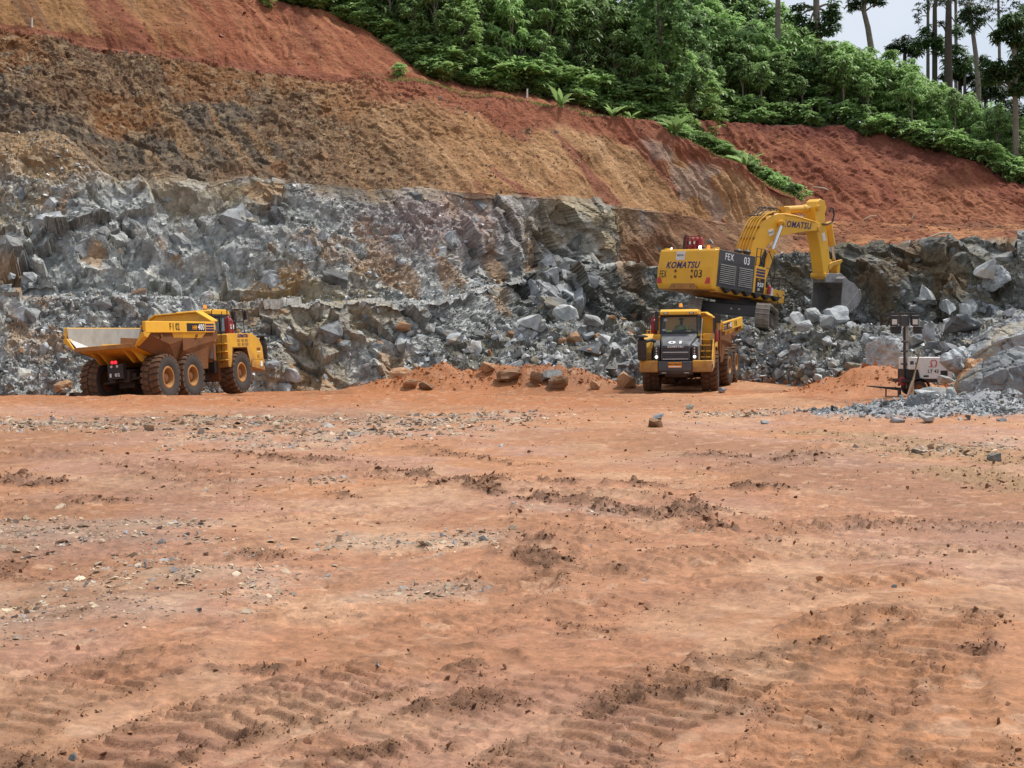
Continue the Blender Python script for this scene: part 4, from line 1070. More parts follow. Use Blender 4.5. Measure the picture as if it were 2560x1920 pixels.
# along the foot of the bank
for x, y, w, h, m_, lb in [(1566, 968, 48, 42, 'rock_rust', 'brown rounded boulder left of the front-facing truck'), (1393, 970, 46, 34, 'rock_rust', 'brown angular boulder at the foot of the bank'),
                           (1272, 950, 62, 28, 'rock_rust', 'long orange boulder on the orange earth below the bank'), (1220, 928, 34, 28, 'rock_rust', 'orange boulder behind the long orange one'),
                           (1025, 968, 38, 22, 'rock_rust', 'orange boulder at the left end of the bank foot'), (1066, 972, 36, 18, 'rock_rust', 'low orange boulder second from the left end of the bank foot'),
                           (1340, 958, 30, 34, 'rock_rust', 'upright brown block at the bank foot'), (1378, 948, 52, 26, 'rock_dark', 'dark slab behind the brown angular boulder'),
                           (1488, 972, 24, 24, 'rock_rust', 'small rusty boulder near the brown rounded one'), (1290, 915, 40, 20, 'rock_pale', 'pale slab above the long orange boulder'),
                           (1480, 880, 64, 30, 'rock_pale', 'white boulder on the bank left of the front-facing truck'), (1190, 892, 28, 44, 'rock_pale', 'upright pale boulder in the rubble'),
                           (1135, 862, 34, 34, 'rock_grey', 'square grey boulder in the rubble'), (1325, 812, 62, 38, 'rock_pale', 'big pale boulder on top of the rubble bank'),
                           (1415, 800, 70, 40, 'rock_pale', 'long white boulder on top of the rubble bank'), (1478, 812, 50, 26, 'rock_pale', 'flat white boulder on top of the rubble bank'), (1600, 925, 34, 26, 'rock_grey', 'grey boulder behind the black stack of the front-facing truck')]:
    bpx(x, y, w, h, m_, lb, 'boulders on the rubble bank')
# on the yard
bpx(1637, 1068, 34, 22, 'rock_rust', 'dusty block on the clay in front of the front-facing truck')
bpx(1646, 1048, 26, 15, 'rock_grey', 'grey stone behind the dusty block on the clay')
bpx(1725, 1023, 18, 13, 'rock_grey', 'small pointed grey stone nearest the front-facing truck')
bpx(1806, 982, 22, 14, 'rock_grey', 'grey stone beside the front wheel of the front-facing truck')
bpx(2487, 1152, 38, 22, 'rock_dark', 'dark rounded stone on the clay at right')
bpx(180, 1898, 26, 14, 'rock_dark', 'dark blue stone near the bottom left corner', sink=.2)
bpx(1912, 1060, 20, 10, 'rock_grey', 'small grey stone on the clay right of the middle')
bpx(2236, 1468, 14, 8, 'rock_grey', 'small bluish pebble on the right of the clay floor')
bpx(342, 748, 50, 24, 'rock_rust', 'tan flat-topped boulder on the ledge above the left truck', d=65.3)
bpx(520, 745, 22, 18, 'rock_pale', 'pale block on the ledge right of the tan boulder', d=66)
# many more of the bank, alike
def scatter_boulders(n, xr, yr, mats, wr, label, group, seed):
    r = random.Random(seed); k = 0
    for t in range(n * 4):
        if k >= n: break
        x, y = r.uniform(*xr), r.uniform(*yr)
        h = hit_px(x, y, [BV_WALL, BV_PAD])
        if h is None or h[0].y > 90 or h[0].y < 30: continue
        w = wr[0] * (wr[1] / wr[0]) ** (r.random() ** 1.7); m_ = r.choice(mats)
        tone = {'rock_grey': 'grey', 'rock_pale': 'pale', 'rock_dark': 'dark', 'rock_rust': 'rust-brown'}[m_]
        f_ = (x - xr[0]) / (xr[1] - xr[0]); g_ = (y - yr[0]) / (yr[1] - yr[0])
        lb = '%s %s boulder %s, %s %s' % ('large' if w > .75 else ('small' if w < .52 else 'middling'), tone, label, 'high' if g_ < .33 else ('low' if g_ > .66 else 'halfway up'), 'at its left end' if f_ < .25 else ('left of its middle' if f_ < .5 else ('right of its middle' if f_ < .75 else 'at its right end')))
        boulder(h[0], w, w * r.uniform(.55, .95), m_, lb, group, tilt=.5, rot=r.uniform(-2, 2), sink=.22); k += 1
scatter_boulders(75, (1000, 1600), (790, 965), ['rock_grey', 'rock_grey', 'rock_dark', 'rock_pale', 'rock_rust'], (.4, 1.0), 'in the bank between the trucks', 'boulders in the rubble bank', 1)
scatter_boulders(45, (1820, 2220), (800, 950), ['rock_grey', 'rock_grey', 'rock_dark', 'rock_pale', 'rock_dark'], (.35, .85), 'between truck 01 and light tower', 'boulders right of the trucks', 2)
scatter_boulders(30, (2200, 2600), (740, 890), ['rock_grey', 'rock_pale', 'rock_dark'], (.5, 1.4), 'behind the light tower', 'boulders on the right bank', 4)
scatter_boulders(36, (-60, 1000), (800, 985), ['rock_grey', 'rock_pale', 'rock_grey', 'rock_rust'], (.4, 1.2), 'at the wall foot', 'boulders at the foot of the wall', 5)
# blocks standing out of the rock wall: pieces of the quarry face
def wall_blocks(n, xr, yr, mats, wr, seed, par):
    r = random.Random(seed)
    for t in range(n):
        x, y = r.uniform(*xr), r.uniform(*yr)
        h = hit_px(x, y, [BV_WALL])
        if h is None or h[0].y > 92: continue
        w = wr[0] * (wr[1] / wr[0]) ** (r.random() ** 1.4)
        boulder(h[0] + Vector((0, .42 * w, -.42 * w)), w * r.uniform(.8, 1.2), w * r.uniform(.7, 1.4), r.choice(mats), None, tilt=.6, rot=r.uniform(-1.2, 1.2), sink=.1, name='rock_block', parent=par)
wall_blocks(60, (-60, 1250), (480, 740), ['rock_grey', 'rock_dark', 'rock_grey'], (.5, 1.9), 11, wall)
wall_blocks(40, (-60, 1150), (760, 960), ['rock_grey', 'rock_dark', 'rock_grey'], (.5, 1.5), 12, wall)
wall_blocks(50, (1250, 2600), (600, 800), ['rock_dark', 'rock_dark', 'rock_grey'], (.5, 1.6), 13, wall)
wall_blocks(26, (1340, 1450), (665, 790), ['rock_grey', 'rock_grey', 'rock_dark'], (.9, 2.0), 14, wall)
# bleached roots and sticks on the red ground
for k, (x, y, l_, a_) in enumerate([(2350, 592, 1.6, .2), (2060, 478, 1.8, -.3), (2175, 548, 1.2, .3), (2280, 552, .9, 1.3)]):
    h = hit_px(x, y, [BV_WALL, BV_REAR])
    if h is None: continue
    p = h[0]; c_, s_ = math.cos(a_) * l_ / 2, math.sin(a_) * l_ / 2
    mb = MB().tube([p + Vector((-c_, 0, -s_ + .1)), p + Vector((0, -.1, .22)), p + Vector((c_, 0, s_ + .1))], [.05, .07, .03], 6)
    tag(mb.build('dead_branch', M['wood'], smooth_shade=True), ['bleached branch lying low on the red ground at far right', 'bleached branch at the foot of the green spur behind the boom', 'short bleached branch on the red ground right of the arm', 'bleached stick standing in the red ground right of the arm'][k], 'branch')
# survey pegs on the slopes
for k, (x, y, hpx) in enumerate([(80, 66, 22), (1318, 246, 24)]):
    h = hit_px(x, y, [BV_WALL]); p = h[0]; s = p.y / F
    tag(MB().cyl(p - Vector((0, 0, .3)), p + Vector((0, 0, hpx * s)), .07, .05, 8).build('survey_peg', M['white']), ['white peg on the earth slope at the upper left', 'white peg on the grass edge below the forest'][k], 'peg')
# ================================================================ VEGETATION
def leaves_mesh(base, direc, L, Wd, droop, rng):
    """one quad + one triangle per leaf; base (n,3), direc (n,3) unit"""
    n = len(base)
    up = np.tile(np.array([0, 0, 1], np.float32), (n, 1))
    sd = np.cross(direc, up); sd /= np.linalg.norm(sd, axis=1, keepdims=True) + 1e-6
    tw = rng.normal(0, .35, (n, 1)); nrm = np.cross(sd, direc)
    sd = sd * np.cos(tw) + nrm * np.sin(tw)
    L = L[:, None]; Wd = Wd[:, None]; droop = droop[:, None]
    mid = base + direc * L * .5 - up * L * droop * .15
    tip = base + direc * L * .95 - up * L * droop * .7
    v = np.stack([base - sd * Wd * .25, base + sd * Wd * .25, mid + sd * Wd * .5, mid - sd * Wd * .5, tip], 1).reshape(-1, 3)
    k = np.arange(n, dtype=np.int32)[:, None] * 5
    return v.astype(np.float32), k + np.array([[0, 1, 2, 3]]), k + np.array([[3, 2, 4]])
def rosettes(cen, rng, nl, L, W, droop=.8, rise=.25):
    """umbrella clusters of leaflets"""
    n = len(cen); a = rng.uniform(0, 6.28, (n, 1)) + np.arange(nl)[None] * 6.283 / nl + rng.normal(0, .2, (n, nl))
    el = rng.normal(rise, .3, (n, nl))
    d = np.stack([np.cos(a) * np.cos(el), np.sin(a) * np.cos(el), np.sin(el)], -1).reshape(-1, 3)
    b = np.repeat(cen, nl, 0) + d * L * .08
    Ls = L * rng.uniform(.65, 1.2, n * nl)
    return leaves_mesh(b, d, Ls, Ls * W / L, droop * rng.uniform(.5, 1.4, n * nl), rng)
def join(parts):
    v, q, t, o = [], [], [], 0
    for a, b, c in parts:
        v.append(a); q.append(b + o); t.append(c + o); o += len(a)
    return np.concatenate(v), np.concatenate(q), np.concatenate(t)
def crown_points(n, rng, rx, z0, z1, shell=.55, shape=1.0):
    p = rng.normal(size=(n, 3)); p /= np.linalg.norm(p, axis=1, keepdims=True)
    r = shell + (1 - shell) * rng.random(n) ** .6
    p = p * r[:, None]
    zc, zh = (z0 + z1) / 2, (z1 - z0) / 2
    wide = 1 - .35 * np.clip(p[:, 2], 0, 1) * shape - .25 * np.clip(-p[:, 2], 0, 1)
    return np.stack([p[:, 0] * rx * wide, p[:, 1] * rx * wide, zc + p[:, 2] * zh], 1)
def lumpy(c, rng, amp, k):
    """pull points towards a few lobes so the outline is uneven with gaps"""
    lob = c[rng.integers(0, len(c), k)]
    d = ((c[:, None] - lob[None]) ** 2).sum(2); j = d.argmin(1)
    return c + (lob[j] - c) * amp
class Tree: pass
def tree_proto(kind, seed, leaf, bark='bark'):
    rng = np.random.default_rng(seed); h = 8.0
    if kind == 'broad':
        c = lumpy(crown_points(150, rng, 1.9, 1.8, h, .45), rng, .42, 22)
        lv = rosettes(c, rng, 9, .58, .17, .9)
    elif kind == 'dense':
        c = lumpy(crown_points(330, rng, 2.0, .8, h, .5), rng, .38, 26)
        lv = rosettes(c, rng, 7, .42, .15, .7)
    elif kind == 'slim':
        c = lumpy(crown_points(85, rng, 1.4, 4.4, h, .3), rng, .4, 12)
        lv = rosettes(c, rng, 9, .55, .16, 1.0)
    elif kind == 'shrub':
        c = lumpy(crown_points(90, rng, 1.0, -.1, 1.5, .45), rng, .3, 12); h = 1.5
        lv = rosettes(c, rng, 7, .34, .12, .6)
    v, q, t = lv
    t_ = Tree(); t_.kind = kind
    t_.crown = mesh_np('crown', v, q, t); t_.crown.materials.append(M[leaf])
    mb = MB()
    if kind == 'shrub':
        for k in range(5):
            e = c[rng.integers(0, len(c))]; mb.tube([(0, 0, -.3), tuple(e * .5), tuple(e)], [.03, .02, .01], 5)
    else:
        lean = rng.normal(0, .25, 2); tops = []
        pts = [(lean[0] * s * s, lean[1] * s * s, -1.0 + (h * .86 + 1) * s) for s in np.linspace(0, 1, 6)]
        mb.tube(pts, [.13, .11, .095, .075, .05, .025], 7)
        for k in range(12 if kind != 'slim' else 6):
            e = c[rng.integers(0, len(c))]; s = np.clip((e[2] - .8) / h, .15, .8)
            b = np.array([lean[0] * s * s, lean[1] * s * s, -1 + (h * .86 + 1) * s])
            mb.tube([tuple(b), tuple((b + e) / 2 + np.array([0, 0, .15])), tuple(e)], [.045, .03, .015], 5)
    t_.trunk = mb.mesh('trunk', smooth_shade=True); t_.trunk.materials.append(M[bark])
    return t_
PROTO = {'broad': [tree_proto('broad', 40 + k, ['leaf', 'leaf_light', 'leaf'][k % 3]) for k in range(6)],
         'dense': [tree_proto('dense', 60 + k, ['leaf', 'leaf_dark', 'leaf'][k % 3], 'bark_dark') for k in range(4)],
         'dark': [tree_proto('dense', 70 + k, 'leaf_dark', 'bark_dark') for k in range(2)],
         'slim': [tree_proto('slim', 80 + k, ['leaf_light', 'leaf'][k % 2]) for k in range(3)],
         'shrub': [tree_proto('shrub', 90 + k, ['leaf', 'leaf_light', 'leaf'][k % 3], 'bark_dark') for k in range(4)]}
rt = random.Random(9)
def plant(kind, x, y, h, label, group, name='tree', cat='tree', z=None, wide=1.0, bvs=None):
    pr = rt.choice(PROTO[kind]); base = 1.5 if kind == 'shrub' else 8.0
    z = top_z(x, y, bvs) if z is None else z
    s = h / base
    r = empty(name, Matrix.Translation((x, y, z)) @ Matrix.Rotation(rt.uniform(0, 6.28), 4, 'Z') @ Matrix.Diagonal((s * wide, s * wide, s, 1)))
    if group and kind != 'dark':
        uu = 1280 + x / y * F
        zone = [n_ for lim, n_ in ((820, 'far left'), (960, 'left of the notch'), (1120, 'by the notch'), (1280, 'left of the white peg'), (1400, 'right of the white peg'), (1530, 'left of the dark tree'), (1680, 'at the dark tree'), (1800, 'above the spur'), (1930, 'left of the sky gap'), (2070, 'under the straight trunk'), (2200, 'under the curved tree'), (2320, 'right of the sky gap'), (2440, 'under the broken trunk'), (9999, 'by the right edge')) if uu < lim][0]
        look = {'broad': 'umbrella-leaved', 'dense': 'bushy', 'slim': 'slender', 'shrub': 'low'}[kind]
        tall = ('tall' if h > 8.8 else ('short' if h < 6.5 else 'middling')) if kind != 'shrub' else ('wide' if wide > 1.25 else ('small' if h < 1.1 else 'full'))
        label = '%s %s %s, %s' % (tall, look, label, zone)
    for nm, me in (('trunk' if kind != 'shrub' else 'stems', pr.trunk), ('crown' if kind != 'shrub' else 'foliage', pr.crown)):
        link(nm, me, None, r)
    return tag(r, label, cat, group)
def ux(u_, d): return (u_ - 1280) / F * d
# forest above the main cut
GA = 'trees of the forest above the main cut'
def row(us, off, bvs, colsX, dX, hr, kinds, label, group, jit=.9, wide=(1, 1.3)):
    for u_ in us:
        u2 = u_ + rt.uniform(-12, 12); d = float(np.interp(u2, colsX, dX)) + off + rt.uniform(-jit, jit)
        plant(rt.choice(kinds), ux(u2, d), d, rt.uniform(*hr), label, group, wide=rt.uniform(*wide), bvs=bvs)
LA = 'tree of the forest above the cut'
row(np.arange(905, 1690, 62), 2.6, [BV_WALL], cols, r7[0], (4.5, 7.5), ['broad', 'broad', 'dense', 'slim'], 'tree at the forest front edge', 'front edge trees of the forest')
row(np.arange(850, 1700, 58), 5.2, [BV_WALL], cols, r7[0], (6.5, 9), ['broad', 'dense', 'broad'], LA, GA)
row(np.arange(840, 1740, 60), 8.4, [BV_WALL], cols, r7[0], (7.5, 10), ['broad', 'dense', 'dense'], LA, GA)
row(np.arange(820, 1760, 66), 12.5, [BV_WALL], cols, r7[0], (8, 10.5), ['dense', 'broad'], LA, GA)
row(np.arange(800, 1780, 76), 18, [BV_WALL], cols, r7[0], (9, 11), ['dense', 'broad'], LA, GA)
# forest on the hill behind
LB = 'tree of the wood behind'
GB_ = 'trees of the wood above the red slope'
hsc = lambda u_: float(np.interp(u_, [1600, 2100, 2300, 2600], [1.0, 1.0, .92, .78]))
def rowB(us, off, hr, kinds, label=LB, group=GB_):
    for u_ in us:
        u2 = u_ + rt.uniform(-12, 12); d = float(np.interp(u2, colsB, db)) + off + rt.uniform(-.8, .8)
        plant(rt.choice(kinds), ux(u2, d), d, rt.uniform(*hr) * hsc(u2), label, group, wide=rt.uniform(.95, 1.25), bvs=[BV_REAR])
rowB(np.arange(1690, 2640, 54), 3.0, (4.5, 7.5), ['slim', 'broad', 'slim', 'dense'], 'tree at the front of the wood behind', 'front edge trees of the wood')
rowB(np.arange(1660, 2700, 50), 5.6, (7, 9), ['broad', 'dense', 'broad'])
rowB(np.arange(1650, 2720, 52), 8.6, (8, 9.5), ['broad', 'dense', 'broad'])
rowB(np.arange(1640, 2740, 60), 12.0, (8, 9.6), ['broad', 'dense'])
rowB(np.arange(1640, 2760, 62), 16, (8, 9.5), ['dense', 'broad'])
rowB(np.arange(1640, 2760, 62), 20.5, (8, 9.6), ['dense', 'broad'])
rowB(np.arange(1640, 1960, 34), 31, (10.5, 12.5), ['dense', 'broad'])
rowB(np.arange(1640, 2360, 70), 26, (8, 9.6), ['dense', 'broad'])
# the large dark tree in front of the forest
for u_, off, h_ in ((1655, 2.2, 12.5), (1702, 5.0, 12.0), (1610, 6.0, 11.0)):
    d = float(np.interp(u_, cols, r7[0])) + off
    plant('dark', ux(u_, d), d, h_, 'large dark-leaved tree standing in front of the forest near the middle' if u_ == 1655 else ('dark-leaved tree behind the large dark one, on its right' if u_ == 1702 else 'dark-leaved tree behind the large dark one, on its left'), 'dark trees', wide=.9, bvs=[BV_WALL])
# shrubs along the edges
def shrubs(us, off, hr, colsX, dX, bvs, label, group, jit=.6):
    for u_ in us:
        u2 = u_ + rt.uniform(-9, 9); d = float(np.interp(u2, colsX, dX)) + off + rt.uniform(-jit, jit)
        plant('shrub', ux(u2, d), d, rt.uniform(*hr), label, group, 'shrub', 'shrub', wide=rt.uniform(1, 1.5), bvs=bvs)
shrubs(np.arange(700, 1110, 20), .9, (.8, 2.0), cols, r7[0], [BV_WALL], 'green shrub on the upper crest', 'shrubs on the upper crest')
shrubs(np.arange(860, 1110, 22), 2.2, (1.2, 2.6), cols, r7[0], [BV_WALL], 'green shrub on the upper crest', 'shrubs on the upper crest')
shrubs(np.arange(880, 1680, 17), 2.6, (1.6, 3.0), cols, r7[0], [BV_WALL], 'green shrub at the forest foot', 'shrubs along the forest foot')
shrubs(np.arange(1700, 2640, 38), 2.6, (1.2, 3.2), colsB, db, [BV_REAR], 'green shrub on the rear brink', 'shrubs on the rear brink')
shrubs(np.arange(1060, 1660, 22), 1.2, (.7, 1.6), cols, r7[0], [BV_WALL], 'green shrub at the forest foot', 'shrubs along the forest foot')
shrubs(np.arange(1640, 2000, 11), .0, (.7, 1.5), cols, r7[0] - 2.6, [BV_WALL], 'green shrub on the spur', 'shrubs on the spur', .9)
shrubs(np.arange(1660, 1990, 13), 1.4, (.8, 1.7), cols, r7[0] - 2.0, [BV_WALL], 'green shrub on the spur', 'shrubs on the spur', .9)
shrubs(np.arange(1760, 2640, 26), 1.3, (.5, 1.6), colsB, db, [BV_REAR], 'green shrub on the rear brink', 'shrubs on the rear brink')
shrubs(np.arange(2180, 2640, 16), .3, (.8, 2.2), colsB, db, [BV_REAR], 'green shrub on the rear brink', 'shrubs on the rear brink')
for x, y, lb in ((667, 14, 'lone shrub high on the red slope near the top edge'), (1000, 190, 'tuft of shrub at the notch between the two red slopes')):
    h = hit_px(x, y, [BV_WALL])
    if h: plant('shrub', h[0].x, h[0].y, 1.1, lb, None, 'shrub', 'shrub', z=h[0].z - .1)
# grass along the crest
gpts = []
rg = np.random.default_rng(8)
for u_ in rg.uniform(900, 1985, 5200):
    d_ = float(np.interp(u_, cols, r5[0])) + rg.uniform(-.1, 2.2) ; gpts.append((ux(u_, d_), d_))
gpts = np.array(gpts)
gzs = np.array([(BV_WALL.ray_cast(Vector((x, y, 60)), Vector((0, 0, -1)))[0] or Vector((0, 0, 0))).z for x, y in gpts])
gb = np.column_stack([gpts, gzs - .03]); dn = rg.normal(size=gb.shape); dn[:, 2] = np.abs(dn[:, 2]) + 1.4; dn /= np.linalg.norm(dn, axis=1, keepdims=True)
Lg = rg.uniform(.25, .6, len(gb))
v, q, t = leaves_mesh(gb, dn, Lg, Lg * .12, np.full(len(gb), .8), rg)
tag(link('grass', mesh_np('grass', v, q, t), M['grass']), 'strip of rough green grass on the crest of the main cut', 'grass', kind='stuff')
# banana plants
def banana(x, y, z, h, n, label, seed):
    r = np.random.default_rng(seed); root = empty('banana_plant', Matrix.Translation((x, y, z)))
    MB().tube([(0, 0, -.3), (.03, 0, h * .1), (.0, .03, h * .2)], [.14, .11, .07], 8).build('trunk', M['leaf_light'], root, smooth_shade=True)
    for k in range(n):
        a = 6.283 * k / n + r.uniform(-.4, .4); el = r.uniform(.85, 1.5); L = h * r.uniform(.6, 1.0); w = L * .12
        pts = []; p = np.array([0, 0, h * .12]); e = el
        for s in range(8):
            pts.append(p.copy()); p = p + np.array([math.cos(a) * math.cos(e), math.sin(a) * math.cos(e), math.sin(e)]) * L / 7; e -= .10 + .16 * r.random()
        sd = np.array([-math.sin(a), math.cos(a), 0]); vv = []; ff = []
        prof = [.25, .7, 1, 1.05, 1, .85, .55, .06]
        for s, q in enumerate(pts):
            vv += [q - sd * w * prof[s] - np.array([0, 0, w * .35 * prof[s]]), q, q + sd * w * prof[s] - np.array([0, 0, w * .35 * prof[s]])]
            if s: ff += [(3 * s - 3, 3 * s - 2, 3 * s + 1, 3 * s), (3 * s - 2, 3 * s - 1, 3 * s + 2, 3 * s + 1)]
        MB().add(vv, ff).build('leaf', M['leaf'], root, smooth_shade=True)
    return tag(root, label, 'banana plant', 'banana plants')
for k, (u_, hm, n, lb) in enumerate([(1690, 2.5, 11, 'spreading banana plant at the crest left of the spur'), (1402, 2.0, 7, 'upright banana plant at the foot of the forest'), (1862, 2.2, 9, 'banana plant on the spur above the boom'), (1530, 1.6, 9, 'banana plant right of the upright one at the forest foot'), (1575, 1.2, 8, 'small banana plant beside the large dark tree')]):
    d_ = float(np.interp(u_, cols, r5[0])) + .45; x_ = ux(u_, d_)
    banana(x_, d_, top_z(x_, d_, [BV_WALL]) - .1, hm, n, lb, 50 + k)
# tall trees standing out against the sky
def tall_tree(path, rad, clumps, d, leaf, bark, label, seed, Lf=.55, dens=1.0, branches=()):
    """path: trunk seen from its foot up; clumps: (x, y, rx, ry) foliage masses, all in the plane of the tree"""
    r = np.random.default_rng(seed)
    pts = [P(x, y, d) for x, y in path]
    zg = top_z(pts[0].x, d, [BV_REAR, BV_WALL])
    root = empty('tall_tree', Matrix.Translation((pts[0].x, d, zg)))
    off = Vector((pts[0].x, d, zg))
    base = [Vector((pts[0].x, d, zg - .5))] + pts if pts[0].z > zg else pts
    s = d / F
    mb = MB(); nb = len(base)
    mb.tube([p - off for p in base], [rad * s * (1.25 - .55 * i / max(nb - 1, 1)) for i in range(nb)], 9)
    cen = []
    for (x, y, rx, ry) in clumps:
        c = P(x, y, d) - off; n = int(max(8, rx * ry * .095 * dens))
        q = r.normal(size=(n, 3)); q /= np.linalg.norm(q, axis=1, keepdims=True); q *= r.random((n, 1)) ** .45
        cc_ = np.array(c)[None] + q * np.array([rx * s, rx * s, ry * s])[None]; cen.append(cc_)
        j = min(range(len(pts)), key=lambda i: (pts[i] - off - c).length)
        b0_ = pts[j] - off
        mb.tube([b0_, (b0_ + c) / 2 + Vector((0, 0, .2)), c], [rad * s * .4, rad * s * .28, rad * s * .12], 6)
        for k in range(2):
            e = Vector(cc_[r.integers(0, n)]); mb.tube([c, e], [rad * s * .15, .02], 5)
    mb.build('trunk', M[bark], root, smooth_shade=True)
    v, q, t = rosettes(np.concatenate(cen), r, 8, Lf, Lf * .34, .8)
    link('crown', mesh_np('crown', v, q, t), M[leaf], root)
    return tag(root, label, 'tree', 'tall trees on the skyline')
tall_tree([(1945, 60), (1945, -140)], 7, [(1945, -170, 90, 40), (1900, -150, 50, 30)], 128, 'leaf_far', 'bark', 'bare straight trunk rising left of the open sky', 1)
tall_tree([(2043, 110), (2041, 20), (2040, -150)], 9, [(2000, 20, 26, 10), (1992, 45, 30, 10), (2022, 62, 34, 16), (2075, 40, 26, 22), (2072, 70, 30, 22), (2085, 12, 14, 16), (2030, 88, 34, 16), (2040, -150, 60, 40)], 130, 'leaf_dark', 'bark', 'straight trunk with dark drooping foliage left of the open sky', 2, .5, 1.3)
tall_tree([(2178, 120), (2170, 70), (2160, 30), (2161, -20)], 7, [(2140, 8, 26, 12), (2128, 18, 18, 10), (2190, 2, 26, 12), (2161, -12, 36, 16), (2205, 6, 10, 8)], 134, 'leaf_far', 'bark', 'lone tree with curved trunk and flat top against the open sky', 3, .45, 1.4)
tall_tree([(2320, 150), (2320, 40), (2321, -100)], 4, [(2300, 20, 22, 18), (2330, 0, 30, 20), (2292, 48, 12, 14)], 140, 'leaf_far', 'bark', 'thin pale trunk with sparse light leaves beside the thick dark one', 4, .4, .5)
tall_tree([(2337, 110), (2337, 20), (2352, -60)], 6, [(2318, 75, 24, 14), (2300, 110, 30, 16), (2330, 100, 30, 20), (2350, 120, 30, 24), (2395, 80, 18, 20), (2390, 130, 26, 24), (2410, 165, 24, 24), (2375, 155, 22, 20), (2360, -40, 50, 20)], 137, 'leaf_dark', 'bark_dark', 'dark-leaved tree with forked trunk right of the open sky', 5, .5, 1.0)
tall_tree([(2371, 190), (2371, 90), (2372, 4)], 10, [(2371, 2, 12, 6), (2352, 60, 10, 8)], 132, 'leaf_far', 'bark_dark', 'thick broken dark trunk right of the open sky', 6, .4)
tall_tree([(2446, 220), (2440, 140), (2432, 80), (2420, 5)], 6, [(2425, 30, 30, 18), (2440, 55, 26, 18), (2410, 45, 18, 14), (2448, 25, 18, 16), (2430, 75, 14, 10)], 131, 'leaf_far', 'bark', 'leaning pale trunk with a tuft of dark leaves', 7, .45, 1.3)
tall_tree([(2541, 465), (2540, 350), (2538, 230), (2535, 80)], 7, [(2530, 60, 40, 26), (2500, 90, 26, 18), (2545, 100, 30, 20), (2480, 170, 30, 24), (2510, 185, 34, 24), (2550, 160, 30, 24), (2470, 200, 16, 16), (2545, 225, 30, 20)], 112, 'leaf_dark', 'bark', 'tallest dark-crowned tree with a long pale trunk at the right edge', 8, .45, 1.7)
tall_tree([(2500, 230), (2498, 100), (2495, -40)], 4, [(2480, 20, 50, 16), (2520, 40, 44, 14), (2460, 50, 24, 12), (2545, 15, 36, 18), (2500, -10, 60, 20)], 146, 'leaf_far', 'bark', 'pale feathery tree far behind at the top right corner', 9, .4, .5)
tall_tree([(2390, 60), (2388, -60)], 4, [(2385, -20, 60, 26), (2420, 5, 30, 12), (2350, 5, 26, 12)], 146, 'leaf_far', 'bark', 'pale feathery treetop cut off by the top edge', 10, .4, .6)
tall_tree([(2412, 230), (2411, 150)], 4, [(2420, 150, 22, 14), (2455, 150, 24, 16), (2455, 190, 24, 18), (2480, 240, 24, 16), (2520, 262, 34, 16)], 139, 'leaf_far', 'bark', 'light-leaved tree in the gap left of the right edge tree', 11, .45, 1.2)

for k, (x, y, cl, dd_, lf, lb) in enumerate([(2262, 150, [(2262, 112, 34, 22), (2235, 120, 22, 14), (2290, 128, 26, 18)], 142, 'leaf_far', 'rounded treetop just right of the open sky'),
        (2590, 250, [(2590, 120, 60, 60), (2570, 200, 50, 40), (2600, 40, 60, 40)], 118, 'leaf_dark', 'dark tree half cut off by the right edge'),
        (2465, 250, [(2465, 215, 40, 24), (2440, 240, 30, 18), (2495, 232, 30, 20)], 138, 'leaf_far', 'low treetop left of the tallest right edge tree'),
        (2545, 330, [(2545, 290, 44, 26), (2515, 305, 30, 20), (2570, 310, 36, 24)], 128, 'leaf_far', 'treetop behind the long pale trunk at the right edge'),
        (2400, 200, [(2400, 178, 36, 20), (2372, 190, 26, 14), (2425, 200, 26, 16)], 140, 'leaf_far', 'dark treetop under the leaning pale trunk')]):
    tall_tree([(x, y), (x, y - 30)], 5, cl, dd_, lf, 'bark_dark', lb, 30 + k, .5, 1.6)
# ================================================================ DUMP TRUCKS
def tyre_mesh():
    mb = MB()
    prof = [(.40, -.27), (.43, -.33), (.55, -.37), (.68, -.385), (.80, -.37), (.865, -.335), (.872, -.2), (.872, .2), (.865, .335), (.80, .37), (.68, .385), (.55, .37), (.43, .33), (.40, .27)]
    mb.lathe(prof, (0, 0, 0), 'y', 44, cap=False)
    n = 22
    for k in range(n):
        for sd in (-1, 1):
            a0 = 2 * math.pi * (k + (.5 if sd > 0 else 0)) / n
            def pt(r, y, a): return (r * math.cos(a), y, r * math.sin(a))
            w = 2 * math.pi / n * .36
            for (y0, y1, sh) in ((.03, .20, 0), (.215, .375, .05)):
                y0, y1 = y0 * sd, y1 * sd
                a, b = a0 + sh, a0 + sh + .03
                ro0, ro1 = .935, (.935 if y1 * sd < .3 else .905)
                ri1 = .86 if abs(y1) < .3 else .79
                mb.hexa([pt(.86, y0, a - w), pt(ri1, y1, b - w), pt(ri1, y1, b + w), pt(.86, y0, a + w),
                         pt(ro0, y0, a - w * .85), pt(ro1, y1, b - w * .85), pt(ro1, y1, b + w * .85), pt(ro0, y0, a + w * .85)])
    return mb.mesh('tyre', 0.0, smooth_shade=True)
TYRE = tyre_mesh(); TYRE.materials.append(M['tyre'])
RIM = MB().lathe([(.43, .28), (.445, .335), (.43, .35), (.375, .35), (.345, .30), (.31, .12), (.29, .06)], (0, 0, 0), 'y', 32, cap=False).mesh('rim', smooth_shade=True); RIM.materials.append(M['ochre'])
_hb = MB().lathe([(.27, .06), (.27, .16), (.20, .22), (.12, .24), (.0, .24)], (0, 0, 0), 'y', 20)
_hb.lathe([(.42, -.3), (.40, .03), (.27, .05)], (0, 0, 0), 'y', 24)
for k in range(12):
    a = 6.283 * k / 12; _hb.cyl((.235 * math.cos(a), .15, .235 * math.sin(a)), (.235 * math.cos(a), .19, .235 * math.sin(a)), .022, n=6)
